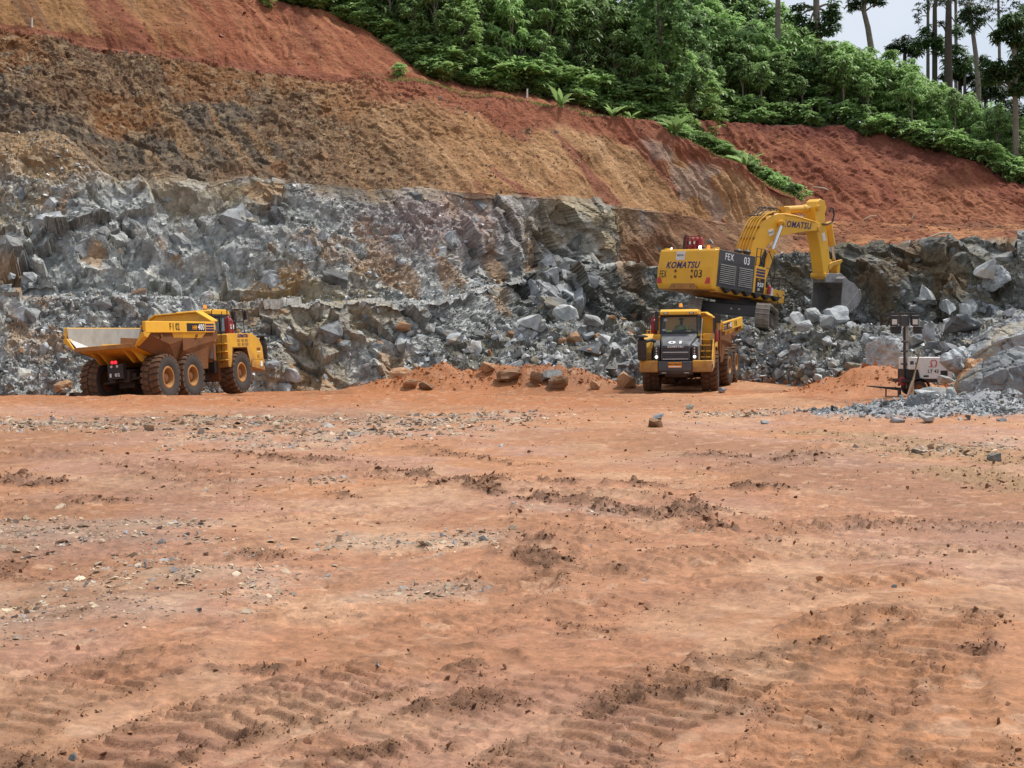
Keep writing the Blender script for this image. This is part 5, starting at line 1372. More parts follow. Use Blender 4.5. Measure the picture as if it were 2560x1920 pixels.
HUB = _hb.mesh('hub', smooth_shade=True); HUB.materials.append(M['mud_plate'])
def wheel(root, MM, x, y, z=.93, steer=0.0):
    sd = 1 if y > 0 else -1
    m = MM @ Matrix.Translation((x, y, z)) @ Matrix.Rotation(steer, 4, 'Z') @ (Matrix.Identity(4) if sd > 0 else Matrix.Rotation(math.pi, 4, 'Z')) @ Matrix.Rotation(rb_.uniform(0, .3), 4, 'Y')
    w = link('wheel', HUB, None, root, m)
    link('tyre', TYRE, None, w); link('rim', RIM, None, w)
    return w
def person(root_loc, heading, name_label, scale=1.0):
    """seated driver: one skinned body, cap and vest as children; facing +x before the turn"""
    J = {'pelvis': ((0, 0, .10), .15), 'waist': ((.0, 0, .28), .14), 'chest': ((.01, 0, .46), .17), 'neck0': ((.01, 0, .60), .075), 'neck': ((.02, 0, .66), .058), 'head0': ((.035, 0, .74), .085), 'head': ((.03, 0, .82), .095), 'crown': ((.02, 0, .90), .07),
         'shL': ((.01, .19, .54), .075), 'elL': ((.16, .26, .30), .052), 'wrL': ((.40, .17, .36), .036), 'haL': ((.48, .14, .38), .04),
         'shR': ((.01, -.19, .54), .075), 'elR': ((.16, -.26, .30), .052), 'wrR': ((.40, -.17, .36), .036), 'haR': ((.48, -.14, .38), .04),
         'hipL': ((.05, .11, .09), .10), 'knL': ((.46, .14, .14), .07), 'anL': ((.58, .14, -.26), .05), 'toL': ((.74, .15, -.32), .045),
         'hipR': ((.05, -.11, .09), .10), 'knR': ((.46, -.14, .14), .07), 'anR': ((.58, -.14, -.26), .05), 'toR': ((.74, -.15, -.32), .045), 'nose': ((.125, 0, .80), .022)}
    E = [('pelvis', 'waist'), ('waist', 'chest'), ('chest', 'neck0'), ('neck0', 'neck'), ('neck', 'head0'), ('head0', 'head'), ('head', 'crown'), ('head', 'nose')]
    for s in 'LR': E += [('chest', 'sh' + s), ('sh' + s, 'el' + s), ('el' + s, 'wr' + s), ('wr' + s, 'ha' + s), ('pelvis', 'hip' + s), ('hip' + s, 'kn' + s), ('kn' + s, 'an' + s), ('an' + s, 'to' + s)]
    for s, sg in (('L', 1), ('R', -1)):                       # fingers closed round the wheel rim, thumb on top
        for f in range(4):
            b = Vector(J['ha' + s][0]) + Vector((.03, sg * (.02 - f * .018), .012 - f * .006))
            J[f'f{f}{s}'] = (tuple(b), .011); J[f'g{f}{s}'] = (tuple(b + Vector((.028 - .004 * f, -sg * .008, -.012))), .0095); J[f'h{f}{s}'] = (tuple(b + Vector((.022, -sg * .012, -.04 + .003 * f))), .0085)
            E += [('ha' + s, f'f{f}{s}'), (f'f{f}{s}', f'g{f}{s}'), (f'g{f}{s}', f'h{f}{s}')]
        J['t' + s] = (tuple(Vector(J['ha' + s][0]) + Vector((.0, -sg * .04, .025))), .012); E.append(('ha' + s, 't' + s))
    names = list(J)
    me = bpy.data.meshes.new('person'); me.from_pydata([J[k][0] for k in names], [(names.index(a), names.index(b)) for a, b in E], [])
    o = bpy.data.objects.new('person', me); COL.objects.link(o)
    sk = o.modifiers.new('skin', 'SKIN'); sk.use_smooth_shade = True
    for k, sv in zip(names, me.skin_vertices[0].data):
        sv.radius = (J[k][1],) * 2; sv.use_root = k == 'pelvis'
    sb = o.modifiers.new('sub', 'SUBSURF'); sb.levels = 1; sb.render_levels = 1
    me.materials.append(M['skin'])
    o.matrix_world = Matrix.Translation(root_loc) @ heading @ Matrix.Scale(scale, 4)
    v = MB().lathe([(.17, .10), (.185, .24), (.20, .42), (.205, .50), (.16, .58), (.10, .62)], (0.01, 0, 0), 'z', 20)
    v.v = [(x * .78 + .002, y * 1.12, z) for x, y, z in v.v]
    v.build('vest', M['hivis'], o, smooth_shade=True)
    for sg in (1, -1):
        MB().tube([(.01, sg * .19, .55), (.085, sg * .23, .43), (.16, sg * .262, .30)], [.088, .075, .066], 12).build('sleeve', M['hivis'], o, smooth_shade=True)
        MB().tube([(.03, sg * .10, .10), (.25, sg * .13, .13), (.47, sg * .14, .14), (.55, sg * .14, -.1), (.58, sg * .14, -.24)], [.115, .10, .085, .075, .065], 12).build('trouser_leg', M['cloth_dark'], o, smooth_shade=True)
    c = MB().lathe([(.108, .84), (.112, .88), (.09, .94), (.04, .965), (.0, .97)], (.025, 0, 0), 'z', 18)
    c.box(.10, .20, -.07, .07, .85, .862).build('cap', M['cloth_dark'], o, smooth_shade=True)
    for sg in (1, -1):
        MB().lathe([(.0, -.006), (.012, 0), (.0, .006)], (.118, sg * .035, .835), 'x', 8).build('eye', M['white_print'], o)
    return tag(o, name_label, 'person')

def dump_truck(Mw, art, label, number, fleet, steer=0.0, rear_pitch=0.0, tail_lit=True, head_lit=True):
    root = empty('dump_truck', Mw); tag(root, label, 'dump truck', 'articulated dump trucks')
    I = Matrix.Identity(4)
    RM = Matrix.Translation((-1.5, 0, 0)) @ Matrix.Rotation(art, 4, 'Z') @ Matrix.Rotation(rear_pitch, 4, 'Y') @ Matrix.Translation((1.5, 0, 0))
    def fb(mb, nm, mat, bevel=.012, sm_=False, lab=None, par=None): return mb.build(nm, M[mat], par or root, None, bevel, 1, sm_, lab)
    def rbld(mb, nm, mat, bevel=.012, sm_=False, lab=None): return mb.build(nm, M[mat], root, RM, bevel, 1, sm_, lab)
    # ---------------- front unit
    for y in (1.33, -1.33): wheel(root, I, 0, y, steer=steer)
    for x in (-4.35, -6.3):
        for y in (1.33, -1.33): wheel(root, RM, x, y)
    ch = MB().box(-1.7, 2.5, -.48, .48, .72, 1.28); ch.cyl((0, -1.0, .93), (0, 1.0, .93), .22); ch.box(-.35, .35, -.62, .62, .6, 1.0)
    ch.box(-1.75, -1.2, -.75, .75, .65, 1.6); fb(ch, 'front_chassis', 'chassis', .02)
    arch = [(-1.05, 1.18), (-1.05, 2.58), (-.92, 2.64), (1.35, 2.64), (2.02, 2.40), (2.32, 2.02), (2.38, 1.44), (1.10, 1.44), (1.02, 1.22), (.98, 1.22), (.70, 2.0), (-.58, 2.0), (-.82, 1.18)]
    sp = fb(MB().prism(arch, -1.62, -1.10), 'side_panel', 'yellow', .015)
    # vents on the right panel
    for i, x in enumerate((.02, .42, .78)):
        for j, z in enumerate((2.16, 2.33)):
            v = MB(); v.box(x - .13, x + .13, -1.627, -1.60, z - .06, z + .06); fb(v, 'vent', 'grey_dark', .004, par=sp)
            for q in range(3):
                fb(MB().box(x - .085 + q * .07, x - .075 + q * .07 + .02, -1.634, -1.61, z - .065, z + .065), 'vent_bar', 'yellow', 0, par=sp)
    for k in range(8):
        z = 2.12 - k * .085; x = 2.30 + .012 * k
        fb(MB().box(x - .02, x + .05, -1.56, -1.30, z - .022, z + .022), 'slot', 'black', .003, par=sp)
    fb(MB().box(1.72, 2.08, -1.632, -1.60, 1.88, 1.99), 'decal', 'mud_plate', 0, par=sp); fb(MB().box(1.72, 2.10, -1.633, -1.60, 1.78, 1.81), 'decal', 'white_print', 0, par=sp)
    fb(MB().prism([(1.75, 1.52), (1.95, 1.52), (1.90, 1.68), (1.75, 1.68)], -1.632, -1.60), 'recess', 'ochre', .004, par=sp)
    # arch liner
    for sd in (-1, 1):
        ln = MB().prism([(-.86, 1.1), (-.62, 2.05), (.74, 2.05), (1.02, 1.2), (.98, 1.2), (.70, 2.0), (-.58, 2.0), (-.80, 1.1)], sd * .70, sd * 1.64)
        fb(ln, 'wheel_arch', 'mud_plate', .01)
    archL = [(-1.05, 1.18), (-1.05, 2.58), (-.92, 2.64), (1.05, 2.64), (1.05, 1.35), (1.02, 1.22), (.98, 1.22), (.70, 2.0), (-.58, 2.0), (-.82, 1.18)]
    fb(MB().prism(archL, 1.10, 1.62), 'side_panel', 'yellow', .015)
    for sd in (-1, 1): fb(MB().box(-1.05, .95, sd * .88, sd * 1.12, 2.52, 2.61), 'deck', 'yellow', .01)
    fb(MB().box(-1.03, .75, -.86, .86, 1.55, 2.10), 'cab_base', 'black', .01); fb(MB().box(-1.03, -.97, -.86, .86, 2.10, 2.62), 'cab_back', 'yellow', .01)
    fb(MB().box(.95, 1.35, -1.12, -.80, 1.4, 2.60), 'inner_panel', 'yellow', .01)
    # hood
    hd = MB().hexa([(.75, -.86, 1.5), (2.48, -.66, 1.42), (2.48, .66, 1.42), (.75, .86, 1.5), (.75, -.86, 2.68), (2.40, -.60, 2.14), (2.40, .60, 2.14), (.75, .86, 2.68)])
    hood = fb(hd, 'hood', 'hood', .05)
    text(number, .50, M['white_print'], hood, frame((2.16, 0, 2.235), (0, 1, 0), (-1, 0, .325)), bold=.012, sx=1.35)
    for sd in (-1, 1):
        fb(MB().hexa([(1.2, sd * .84, 1.45), (2.46, sd * .70, 1.43), (2.44, sd * 1.02, 1.43), (1.2, sd * 1.12, 1.45), (1.2, sd * .84, 2.42), (2.34, sd * .70, 2.16), (2.28, sd * .98, 2.05), (1.2, sd * 1.12, 2.42)]), 'hood_shoulder', 'hood' , .03)
    gr = fb(MB().box(2.46, 2.56, -.64, .64, 1.44, 2.10), 'grille', 'grey_dark', .02)
    for z in (1.50, 1.80): fb(MB().box(2.555, 2.585, -.56, .56, z - .014, z + .014), 'grille_bar', 'chrome', .003, par=gr)
    for z in (1.60, 1.68, 1.90, 1.98): fb(MB().box(2.545, 2.572, -.58, .58, z - .02, z + .02), 'grille_slat', 'black', .003, par=gr)
    text('KOMATSU', .115, M['white_print'], gr, frame((2.572, 0, 2.045), (0, 1, 0), (0, 0, 1)), shear=.25, bold=.004, sx=1.2)
    for sd in (-1, 1):
        pn = fb(MB().box(2.38, 2.52, sd * .70, sd * .98, 1.43, 2.06), 'lamp_panel', 'black', .02)
        for k, z in enumerate((1.98, 1.86, 1.74)): fb(MB().cyl((2.515, sd * .84, z), (2.54, sd * .84, z), .035, n=12), 'marker_lamp', 'lamp_off', 0, par=pn)
        fb(MB().cyl((2.51, sd * .84, 1.60), (2.55, sd * .84, 1.60), .065, n=18), 'headlight', 'lamp_on' if head_lit else 'lamp_off', .006, par=pn)
        fb(MB().cyl((2.51, sd * .84, 1.49), (2.535, sd * .84, 1.49), .04, n=12), 'marker_lamp', 'tail_on' if False else 'ochre', 0, par=pn)
    # bumper
    fb(MB().prism([(2.40, 1.42), (2.78, 1.40), (2.80, 1.0), (2.66, .82), (2.30, .82), (2.30, 1.42)], -.74, .74), 'bumper', 'grey_dark', .02)
    for sd in (-1, 1):
        poly = [(1.15, sd * 1.62), (2.45, sd * 1.62), (2.72, sd * 1.40), (2.78, sd * .76), (2.30, sd * .76), (1.15, sd * 1.12)]
        b = MB(); n = len(poly)
        b.add([(x, y, .92 if x > 1.5 else 1.12) for x, y in poly] + [(x, y, 1.44) for x, y in poly], [tuple(range(n)), tuple(range(n, 2 * n))] + [(i, (i + 1) % n, n + (i + 1) % n, n + i) for i in range(n)])
        e_ = fb(b, 'bumper', 'yellow', .03)
        fb(MB().box(2.0, 2.2, sd * 1.615, sd * 1.632, 1.14, 1.38), 'sticker', 'white_print', 0, par=e_)
        fb(MB().cyl((2.40, sd * 1.60, 1.22), (2.40, sd * 1.64, 1.22), .06, n=12), 'tow_eye', 'chassis', 0, par=e_)
    pl = fb(MB().box(2.79, 2.825, -.30, .30, 1.12, 1.36), 'plate', 'orange_print', .004)
    text('MAXMASS', .12, M['black_print'], pl, frame((2.827, 0, 1.27), (0, 1, 0), (0, 0, 1)), bold=.003)
    fb(MB().box(2.826, 2.83, -.26, .26, 1.15, 1.19), 'plate_stripe', 'white_print', 0, par=pl)
    for sd in (-1, 1): fb(MB().box(2.70, 2.73, sd * .50 - .10, sd * .50 + .10, .88, .91), 'tow_slot', 'steel_bright', .003)
    # air cleaner stack at the right front corner
    st = MB().lathe([(.17, 0), (.20, .05), (.20, .86), (.15, .92), (.10, .96), (.10, 1.03)], (2.68, -1.46, 1.45), 'z', 20)
    st.lathe([(.10, .0), (.27, .02), (.27, .07), (.12, .13), (.0, .14)], (2.68, -1.46, 2.46), 'z', 20)
    fb(st, 'air_cleaner', 'black', 0, True)
    fb(MB().tube([(2.62, -1.30, 2.30), (2.4, -1.08, 2.36), (2.0, -.98, 2.30)], .08, 10), 'intake_pipe', 'black', 0, True)
    for z in (1.62, 1.95, 2.2): fb(MB().lathe([(.206, -.015), (.206, .015)], (2.68, -1.46, z), 'z', 18), 'clamp', 'chassis', 0, True)
    lad = MB()
    for k in range(4): lad.box(2.56, 2.66, -1.22, -1.02, 1.50 + k * .085, 1.53 + k * .085)
    fb(lad, 'side_vent', 'black', .004)
    # cab
    cab = fb(MB().prism([(-1.0, 3.52), (-1.0, 3.70), (-.80, 3.76), (.55, 3.76), (.86, 3.66), (.86, 3.50), (.55, 3.52)], -.86, .86), 'cab_roof', 'yellow_clean', .03)
    for sd in (-1, 1):
        lm = fb(MB().box(.855, .885, sd * .58 - .10, sd * .58 + .10, 3.53, 3.63), 'roof_lamp', 'black', .008, par=cab)
        fb(MB().box(.88, .892, sd * .58 - .07, sd * .58 + .07, 3.55, 3.61), 'roof_lamp_lens', 'lamp_off', 0, par=cab)
    cb = MB()
    for sd in (-1, 1):
        cb.hexa([(.74, sd * .80, 2.60), (.86, sd * .80, 2.60), (.86, sd * .88, 2.60), (.74, sd * .88, 2.60), (.56, sd * .78, 3.55), (.66, sd * .78, 3.55), (.66, sd * .86, 3.55), (.56, sd * .86, 3.55)])
        cb.box(-.16, -.06, sd * .80, sd * .87, 2.6, 3.55); cb.box(-1.02, -.92, sd * .80, sd * .88, 2.6, 3.55)
        cb.box(-1.0, .78, sd * .80, sd * .87, 2.60, 2.80); cb.box(-1.0, .62, sd * .80, sd * .87, 3.44, 3.54)
    cb.box(.78, .88, -.86, .86, 2.58, 2.72); cb.box(.56, .66, -.80, .80, 3.44, 3.54); cb.box(-1.03, -.97, -.82, .82, 2.6, 2.69); cb.box(-1.03, -.97, -.82, .82, 3.44, 3.54)
    fb(cb, 'cab_frame', 'black', .008)
    ws = MB().add([(.83, -.80, 2.70), (.83, .80, 2.70), (.63, .79, 3.46), (.63, -.79, 3.46)], [(0, 1, 2, 3)]); wsd = fb(ws, 'windshield', 'glass', 0)
    for (y, z, w, h, mt) in ((-.62, 3.28, .15, .12, 'white_print'), (-.68, 2.82, .14, .08, 'white_print'), (-.45, 2.76, .26, .07, 'hivis'), (.45, 2.76, .20, .05, 'hivis')):
        xx = .835 - (z - 2.70) * .263
        fb(MB().add([(xx, y - w / 2, z - h / 2), (xx, y + w / 2, z - h / 2), (xx - h * .263, y + w / 2, z + h / 2), (xx - h * .263, y - w / 2, z + h / 2)], [(0, 1, 2, 3)]), 'sticker', mt, 0, par=wsd)
    fb(MB().tube([(.86, -.1, 2.72), (.80, .25, 2.83), (.79, .62, 2.82)], .012, 6), 'wiper', 'black', 0, par=wsd)
    for sd in (-1, 1):
        fb(MB().add([(-.92, sd * .83, 2.8), (-.16, sd * .83, 2.8), (-.16, sd * .83, 3.44), (-.92, sd * .83, 3.44)], [(0, 1, 2, 3)]), 'side_window', 'glass', 0)
        fb(MB().add([(-.06, sd * .83, 2.8), (.76, sd * .83, 2.8), (.62, sd * .83, 3.44), (-.06, sd * .83, 3.44)], [(0, 1, 2, 3)]), 'side_window', 'glass', 0)
    fb(MB().add([(-1.0, -.8, 2.69), (-1.0, .8, 2.69), (-1.0, .8, 3.44), (-1.0, -.8, 3.44)], [(0, 1, 2, 3)]), 'rear_window', 'glass', 0)
    seat = MB().box(-.62, -.12, -.26, .26, 2.12, 2.48); seat.box(-.72, -.60, -.25, .25, 2.45, 3.05); fb(seat, 'seat', 'seat', .04)
    dsh = MB().box(.45, .78, -.75, .75, 2.60, 2.80); fb(dsh, 'dashboard', 'seat', .03)
    sw = MB(); ring = [(.27 + .09 * math.sin(a), .22 * math.cos(a), 2.86 + .18 * math.sin(a) * .9) for a in np.linspace(0, 6.283, 20)]
    sw.tube(ring, .018, 6); sw.tube([(.55, 0, 2.62), (.27, 0, 2.70)], .03, 6); fb(sw, 'steering_wheel', 'black', 0, True)
    # roof beacon
    bc = fb(MB().box(.10, .50, -.32, .32, 3.76, 3.82), 'beacon_base', 'black', .02)
    fb(MB().lathe([(.075, 0), (.075, .12), (.06, .17), (.0, .18)], (.30, .05, 3.86), 'z', 16), 'beacon', 'amber', 0, True, par=bc)
    fb(MB().cyl((.30, .05, 3.81), (.30, .05, 3.865), .085, n=14), 'beacon_foot', 'black', 0, par=bc)
    # right deck: railing, mirrors, fire suppression tanks
    rl = MB(); T = .022
    for x in (-.75, .0, .78): rl.tube([(x, -1.54, 2.62), (x, -1.54, 3.72)], T, 6)
    rl.tube([(-.75, -1.54, 3.72), (.78, -1.54, 3.72), (.82, -1.0, 3.72)], T, 6); rl.tube([(-.75, -1.54, 3.18), (.78, -1.54, 3.18), (.82, -1.0, 3.18)], T, 6)
    rl.tube([(.82, -1.0, 3.74), (.82, -1.0, 2.62)], T, 6)
    fb(rl, 'railing', 'black', 0, True)
    fb(MB().box(.80, .90, -1.08, -.92, 2.80, 3.68), 'mirror', 'black', .02); fb(MB().box(.84, .92, -1.66, -1.50, 3.25, 3.65), 'mirror', 'black', .02)
    for k, (x, y, h_) in enumerate(((-.25, -1.28, .80), (.10, -1.22, .72))):
        tk = MB().lathe([(.0, 0), (.13, .02), (.145, .06), (.145, h_ - .14), (.10, h_ - .05), (.05, h_), (.05, h_ + .06), (.0, h_ + .07)], (x, y, 2.62), 'z', 16)
        t_ = fb(tk, 'fire_suppression_tank', 'red', 0, True)
        fb(MB().box(x - .04, x + .04, y - .16, y - .13, 2.85, 3.05), 'label_plate', 'white_print', .004, par=t_)
    fb(MB().tube([(.4, -1.5, 2.62), (.4, -1.5, 2.80), (.4, -1.34, 2.80), (.4, -1.34, 2.62)], .03, 8), 'lifting_eye', 'yellow', 0, True)
    text('KOMATSU', .20, M['purple'], root, frame((.42, -1.628, 2.53), (1, 0, 0), (0, 0, 1)), shear=.25, bold=.008)
    # right rear steps
    rs = MB().box(-1.10, -1.05, -1.62, -1.10, 1.2, 2.60)
    fb(rs, 'step_back', 'yellow', .008)
    for z in (1.48, 1.84, 2.18): fb(MB().box(-1.36, -1.06, -1.64, -1.12, z, z + .05), 'step', 'yellow', .008)
    fb(MB().tube([(-1.30, -1.42, 1.35), (-1.22, -1.42, 2.5), (-1.0, -1.42, 3.6)], .018, 6), 'grab_rail', 'black', 0, True)
    fb(MB().tube([(-1.02, -.95, 2.6), (-1.02, -.95, 3.70), (-.85, -.95, 3.74)], .022, 6), 'grab_rail', 'black', 0, True)
    for sd in (-1, 1): fb(MB().box(-1.62, -1.38, sd * .85, sd * 1.25, .95, 2.55), 'exhaust_stack', 'black', .04)
    fb(MB().box(-1.1, -.35, -1.15, -.6, .62, 1.25), 'fuel_tank', 'mud_plate', .04); fb(MB().box(-1.1, -.35, .6, 1.15, .62, 1.25), 'fuel_tank', 'mud_plate', .04)
    # left front stairs
    s3 = MB().hexa([(1.05, 1.02, 1.44), (2.45, 1.02, 1.44), (2.45, 1.06, 1.44), (1.05, 1.06, 1.44), (1.05, 1.02, 2.62), (1.55, 1.02, 2.55), (1.55, 1.06, 2.55), (1.05, 1.06, 2.62)])
    fb(s3, 'stair_side', 'yellow', .008)
    s3 = MB().hexa([(1.05, 1.56, 1.44), (2.35, 1.56, 1.44), (2.35, 1.60, 1.44), (1.05, 1.60, 1.44), (1.05, 1.56, 2.4), (1.30, 1.56, 2.35), (1.30, 1.60, 2.35), (1.05, 1.60, 2.4)])
    fb(s3, 'stair_side', 'yellow', .008)
    for k in range(4): fb(MB().box(2.0 - k * .28, 2.30 - k * .28, 1.06, 1.56, 1.56 + k * .26, 1.60 + k * .26), 'stair_tread', 'yellow', .008)
    hr = MB(); hr.tube([(2.42, 1.08, 1.46), (2.36, 1.08, 2.1), (1.5, 1.08, 2.95), (1.0, 1.08, 3.3)], .022, 6); hr.tube([(2.36, 1.56, 1.46), (2.32, 1.56, 2.35), (1.0, 1.56, 2.70)], .022, 6)
    hr.tube([(2.42, 1.30, 1.46), (2.42, 1.30, 2.06), (2.30, 1.50, 2.06)], .022, 6)
    hr.tube([(.9, 1.56, 2.62), (.9, 1.56, 3.35), (.2, 1.56, 3.35), (.2, 1.56, 2.62)], .022, 6); hr.tube([(-.3, 1.56, 2.62), (-.3, 1.56, 3.6), (-.9, 1.56, 3.6), (-.9, 1.56, 2.62)], .022, 6)
    fb(hr, 'handrail', 'black', 0, True)
    fx = MB().lathe([(.0, 0), (.09, .02), (.095, .4), (.05, .48), (.03, .56), (.0, .57)], (.95, 1.70, 2.25), 'z', 14); fb(fx, 'fire_extinguisher', 'red', 0, True)
    fb(MB().box(.86, 1.04, 1.60, 1.66, 2.2, 2.7), 'extinguisher_bracket', 'black', .006)
    ml = MB().box(.86, .94, 1.66, 1.90, 3.1, 3.5); ml.tube([(.5, .88, 3.4), (.9, 1.2, 3.45), (.9, 1.7, 3.4)], .02, 6); fb(ml, 'mirror', 'black', .015)
    # ---------------- rear unit
    rc_ = MB().box(-7.1, -1.4, -.42, -.18, .85, 1.35); rc_.box(-7.1, -1.4, .18, .42, .85, 1.35); rc_.box(-1.9, -1.2, -.5, .5, .7, 1.5)
    for x in (-4.35, -6.3): rc_.cyl((x, -1.0, .93), (x, 1.0, .93), .2); rc_.box(x - .3, x + .3, -.35, .35, .62, 1.2)
    rc_.box(-6.9, -3.9, -.60, -.42, .95, 1.2); rc_.box(-6.9, -3.9, .42, .60, .95, 1.2)
    rc_.cyl((-6.9, -.8, 1.0), (-6.9, .8, .85), .05)
    rbld(rc_, 'rear_chassis', 'chassis', .015)
    def fz(x): return 1.55 + max(0.0, (-x - 5.0)) * .255     # floor height, rising to the tail
    xs = [-2.0, -5.0, -6.0, -7.0, -7.9]
    fl = MB()
    for a, b in zip(xs[:-1], xs[1:]):
        fl.hexa([(b, -1.25, fz(b) - .10), (a, -1.25, fz(a) - .10), (a, 1.25, fz(a) - .10), (b, 1.25, fz(b) - .10), (b, -1.25, fz(b)), (a, -1.25, fz(a)), (a, 1.25, fz(a)), (b, 1.25, fz(b))])
    rbld(fl, 'bed_floor', 'yellow', 0)
    fz2 = lambda x: fz(x) + .006
    for sd in (-1, 1):
        w = MB(); l1 = MB(); l2 = MB()
        for a, b in zip(xs[:-1], xs[1:]):
            w.hexa([(b, sd * 1.25, fz(b) - .1), (a, sd * 1.25, fz(a) - .1), (a, sd * 1.33, fz(a) - .1), (b, sd * 1.33, fz(b) - .1), (b, sd * 1.60, fz(b) + .42), (a, sd * 1.60, 2.4 if a > -5.5 else fz(a) + .42), (a, sd * 1.67, 2.4 if a > -5.5 else fz(a) + .42), (b, sd * 1.67, fz(b) + .42)])
            za, zb = (2.4 if a > -5.5 else fz(a) + .42), fz(b) + .42
            w.hexa([(b, sd * 1.60, zb), (a, sd * 1.60, za), (a, sd * 1.67, za), (b, sd * 1.67, zb), (b, sd * 1.62, 2.80), (a, sd * 1.62, 2.80), (a, sd * 1.68, 2.80), (b, sd * 1.68, 2.80)])
            l1.add([(b, sd * 1.244, fz(b) + .004), (a, sd * 1.244, fz(a) + .004), (a, sd * 1.594, za), (b, sd * 1.594, zb)], [(0, 1, 2, 3)])
            l2.add([(b, sd * 1.592, zb + .004), (a, sd * 1.592, za + .004), (a, sd * 1.612, 3.10), (b, sd * 1.612, 3.10)], [(0, 1, 2, 3)])
        rbld(w, 'side_wall', 'mud_plate', .008)
        rbld(l1, 'lower_liner', 'steel_bright', 0); rbld(l2, 'upper_liner', 'steel', 0)
        rail = rbld(MB().box(-7.9, -2.40, sd * 1.62, sd * 1.76, 2.68, 3.13), 'top_rail', 'yellow_clean', .02)
        # end post and gussets
        rbld(MB().hexa([(-8.0, sd * 1.25, fz(-7.95) - .14), (-7.75, sd * 1.25, fz(-7.75) - .14), (-7.75, sd * 1.74, fz(-7.75) + .25), (-8.0, sd * 1.74, fz(-7.95) + .25), (-8.0, sd * 1.60, 2.70), (-7.67, sd * 1.60, 2.70), (-7.5, sd * 1.75, 2.70), (-8.0, sd * 1.75, 2.70)]), 'end_post', 'yellow', .012)
        rbld(MB().hexa([(-4.70, sd * 1.36, 1.60), (-4.62, sd * 1.36, 1.60), (-4.60, sd * 1.40, 1.60), (-4.72, sd * 1.40, 1.60), (-5.9, sd * 1.66, 2.69), (-5.1, sd * 1.66, 2.69), (-5.1, sd * 1.735, 2.69), (-5.9, sd * 1.735, 2.69)]), 'gusset', 'yellow', .008)
        rbld(MB().hexa([(-4.60, sd * 1.38, 1.60), (-4.50, sd * 1.38, 1.60), (-4.50, sd * 1.44, 1.60), (-4.60, sd * 1.44, 1.60), (-5.1, sd * 1.66, 2.69), (-3.1, sd * 1.66, 2.69), (-3.1, sd * 1.735, 2.69), (-5.1, sd * 1.735, 2.69)]), 'gusset', 'yellow', .008)
        rbld(MB().hexa([(-4.4, sd * 1.46, 1.18), (-2.75, sd * 1.46, 1.18), (-2.75, sd * 1.52, 1.18), (-4.4, sd * 1.52, 1.18), (-4.2, sd * 1.60, 2.72), (-2.75, sd * 1.60, 2.68), (-2.75, sd * 1.655, 2.68), (-4.2, sd * 1.655, 2.72)]), 'mud_guard', 'mud_plate', .008)
        for x in (-6.7, -3.9): rbld(MB().lathe([(.07, 0), (.07, .05), (.03, .06)], (x, sd * 1.68 - (.06 if sd < 0 else 0), 2.56), 'y', 12), 'lifting_eye', 'mud_plate', 0, True)
        # lettering on the rail: panel, model mark and stripes
        yv = sd * 1.764; xd = (1, 0, 0) if sd < 0 else (-1, 0, 0)
        def on(x, z): return frame((x, yv, z), xd, (0, 0, 1))
        c = -3.80 if sd < 0 else -3.6
        o1 = MB().box(-4.75, -3.22, min(yv, sd * 1.75), max(yv, sd * 1.75), 2.73, 3.06).build('name_panel', M['black_print'], rail)
        yv2 = sd * 1.768
        def on2(x, z): return frame((x, yv2, z), xd, (0, 0, 1))
        hx, nx = (-4.12, -3.58) if sd < 0 else (-3.85, -4.38)
        text('HM', .24, M['orange_print'], o1, on2(hx, 2.87), shear=.15, bold=.006)
        text('400', .33, M['white_print'], o1, on2(nx, 2.89), shear=.15, bold=.006)
        for k in range(3):
            MB().box(-3.16, -2.46, min(yv, sd * 1.75), max(yv, sd * 1.75), 2.73 + k * .12, 2.805 + k * .12 + .02 * (k == 0)).build('stripe', M['purple'], rail)
        fx_ = -6.05 if sd < 0 else -5.45
        s_ = 1 if sd < 0 else -1
        text('F', .38, M['black_print'], rail, on(fx_, 2.90), bold=.008, sx=.75)
        for k, ch_ in enumerate('ADT'): text(ch_, .13, M['black_print'], rail, on(fx_ + s_ * .22, 3.02 - k * .11), bold=.002)
        text(fleet, .40, M['black_print'], rail, on(fx_ + s_ * .56, 2.90), bold=.008, sx=.75)
    RMroot = RM
    # headboard rising over the cab
    hbp = [(-1.66, 2.3), (1.66, 2.3), (1.68, 3.14), (.98, 3.58), (-.98, 3.58), (-1.68, 3.14)]
    rbld(MB().prism(hbp, -2.36, -2.16, 'x'), 'headboard', 'yellow', .02)
    rbld(MB().add([(-2.37, -1.6, 1.6), (-2.37, 1.6, 1.6), (-2.37, 1.6, 3.10), (-2.37, -1.6, 3.10)], [(0, 1, 2, 3)]), 'front_liner', 'steel', 0)
    rbld(MB().box(-2.36, -2.16, -1.62, 1.62, 1.5, 2.3), 'front_wall', 'mud_plate', .01)
    cap = MB().prism([(1.68, 3.142), (.98, 3.582), (-.98, 3.582), (-1.68, 3.142), (-1.68, 3.20), (-1.0, 3.64), (1.0, 3.64), (1.68, 3.20)], -2.50, -1.92, 'x'); rbld(cap, 'headboard_cap', 'yellow_clean', .012)
    # tail
    rbld(MB().hexa([(-8.02, -1.3, fz(-7.95) - .15), (-7.88, -1.3, fz(-7.95) - .15), (-7.88, 1.3, fz(-7.95) - .15), (-8.02, 1.3, fz(-7.95) - .15), (-8.02, -1.3, fz(-7.95) + .02), (-7.88, -1.3, fz(-7.95) + .02), (-7.88, 1.3, fz(-7.95) + .02), (-8.02, 1.3, fz(-7.95) + .02)]), 'tail_lip', 'ochre', .012)
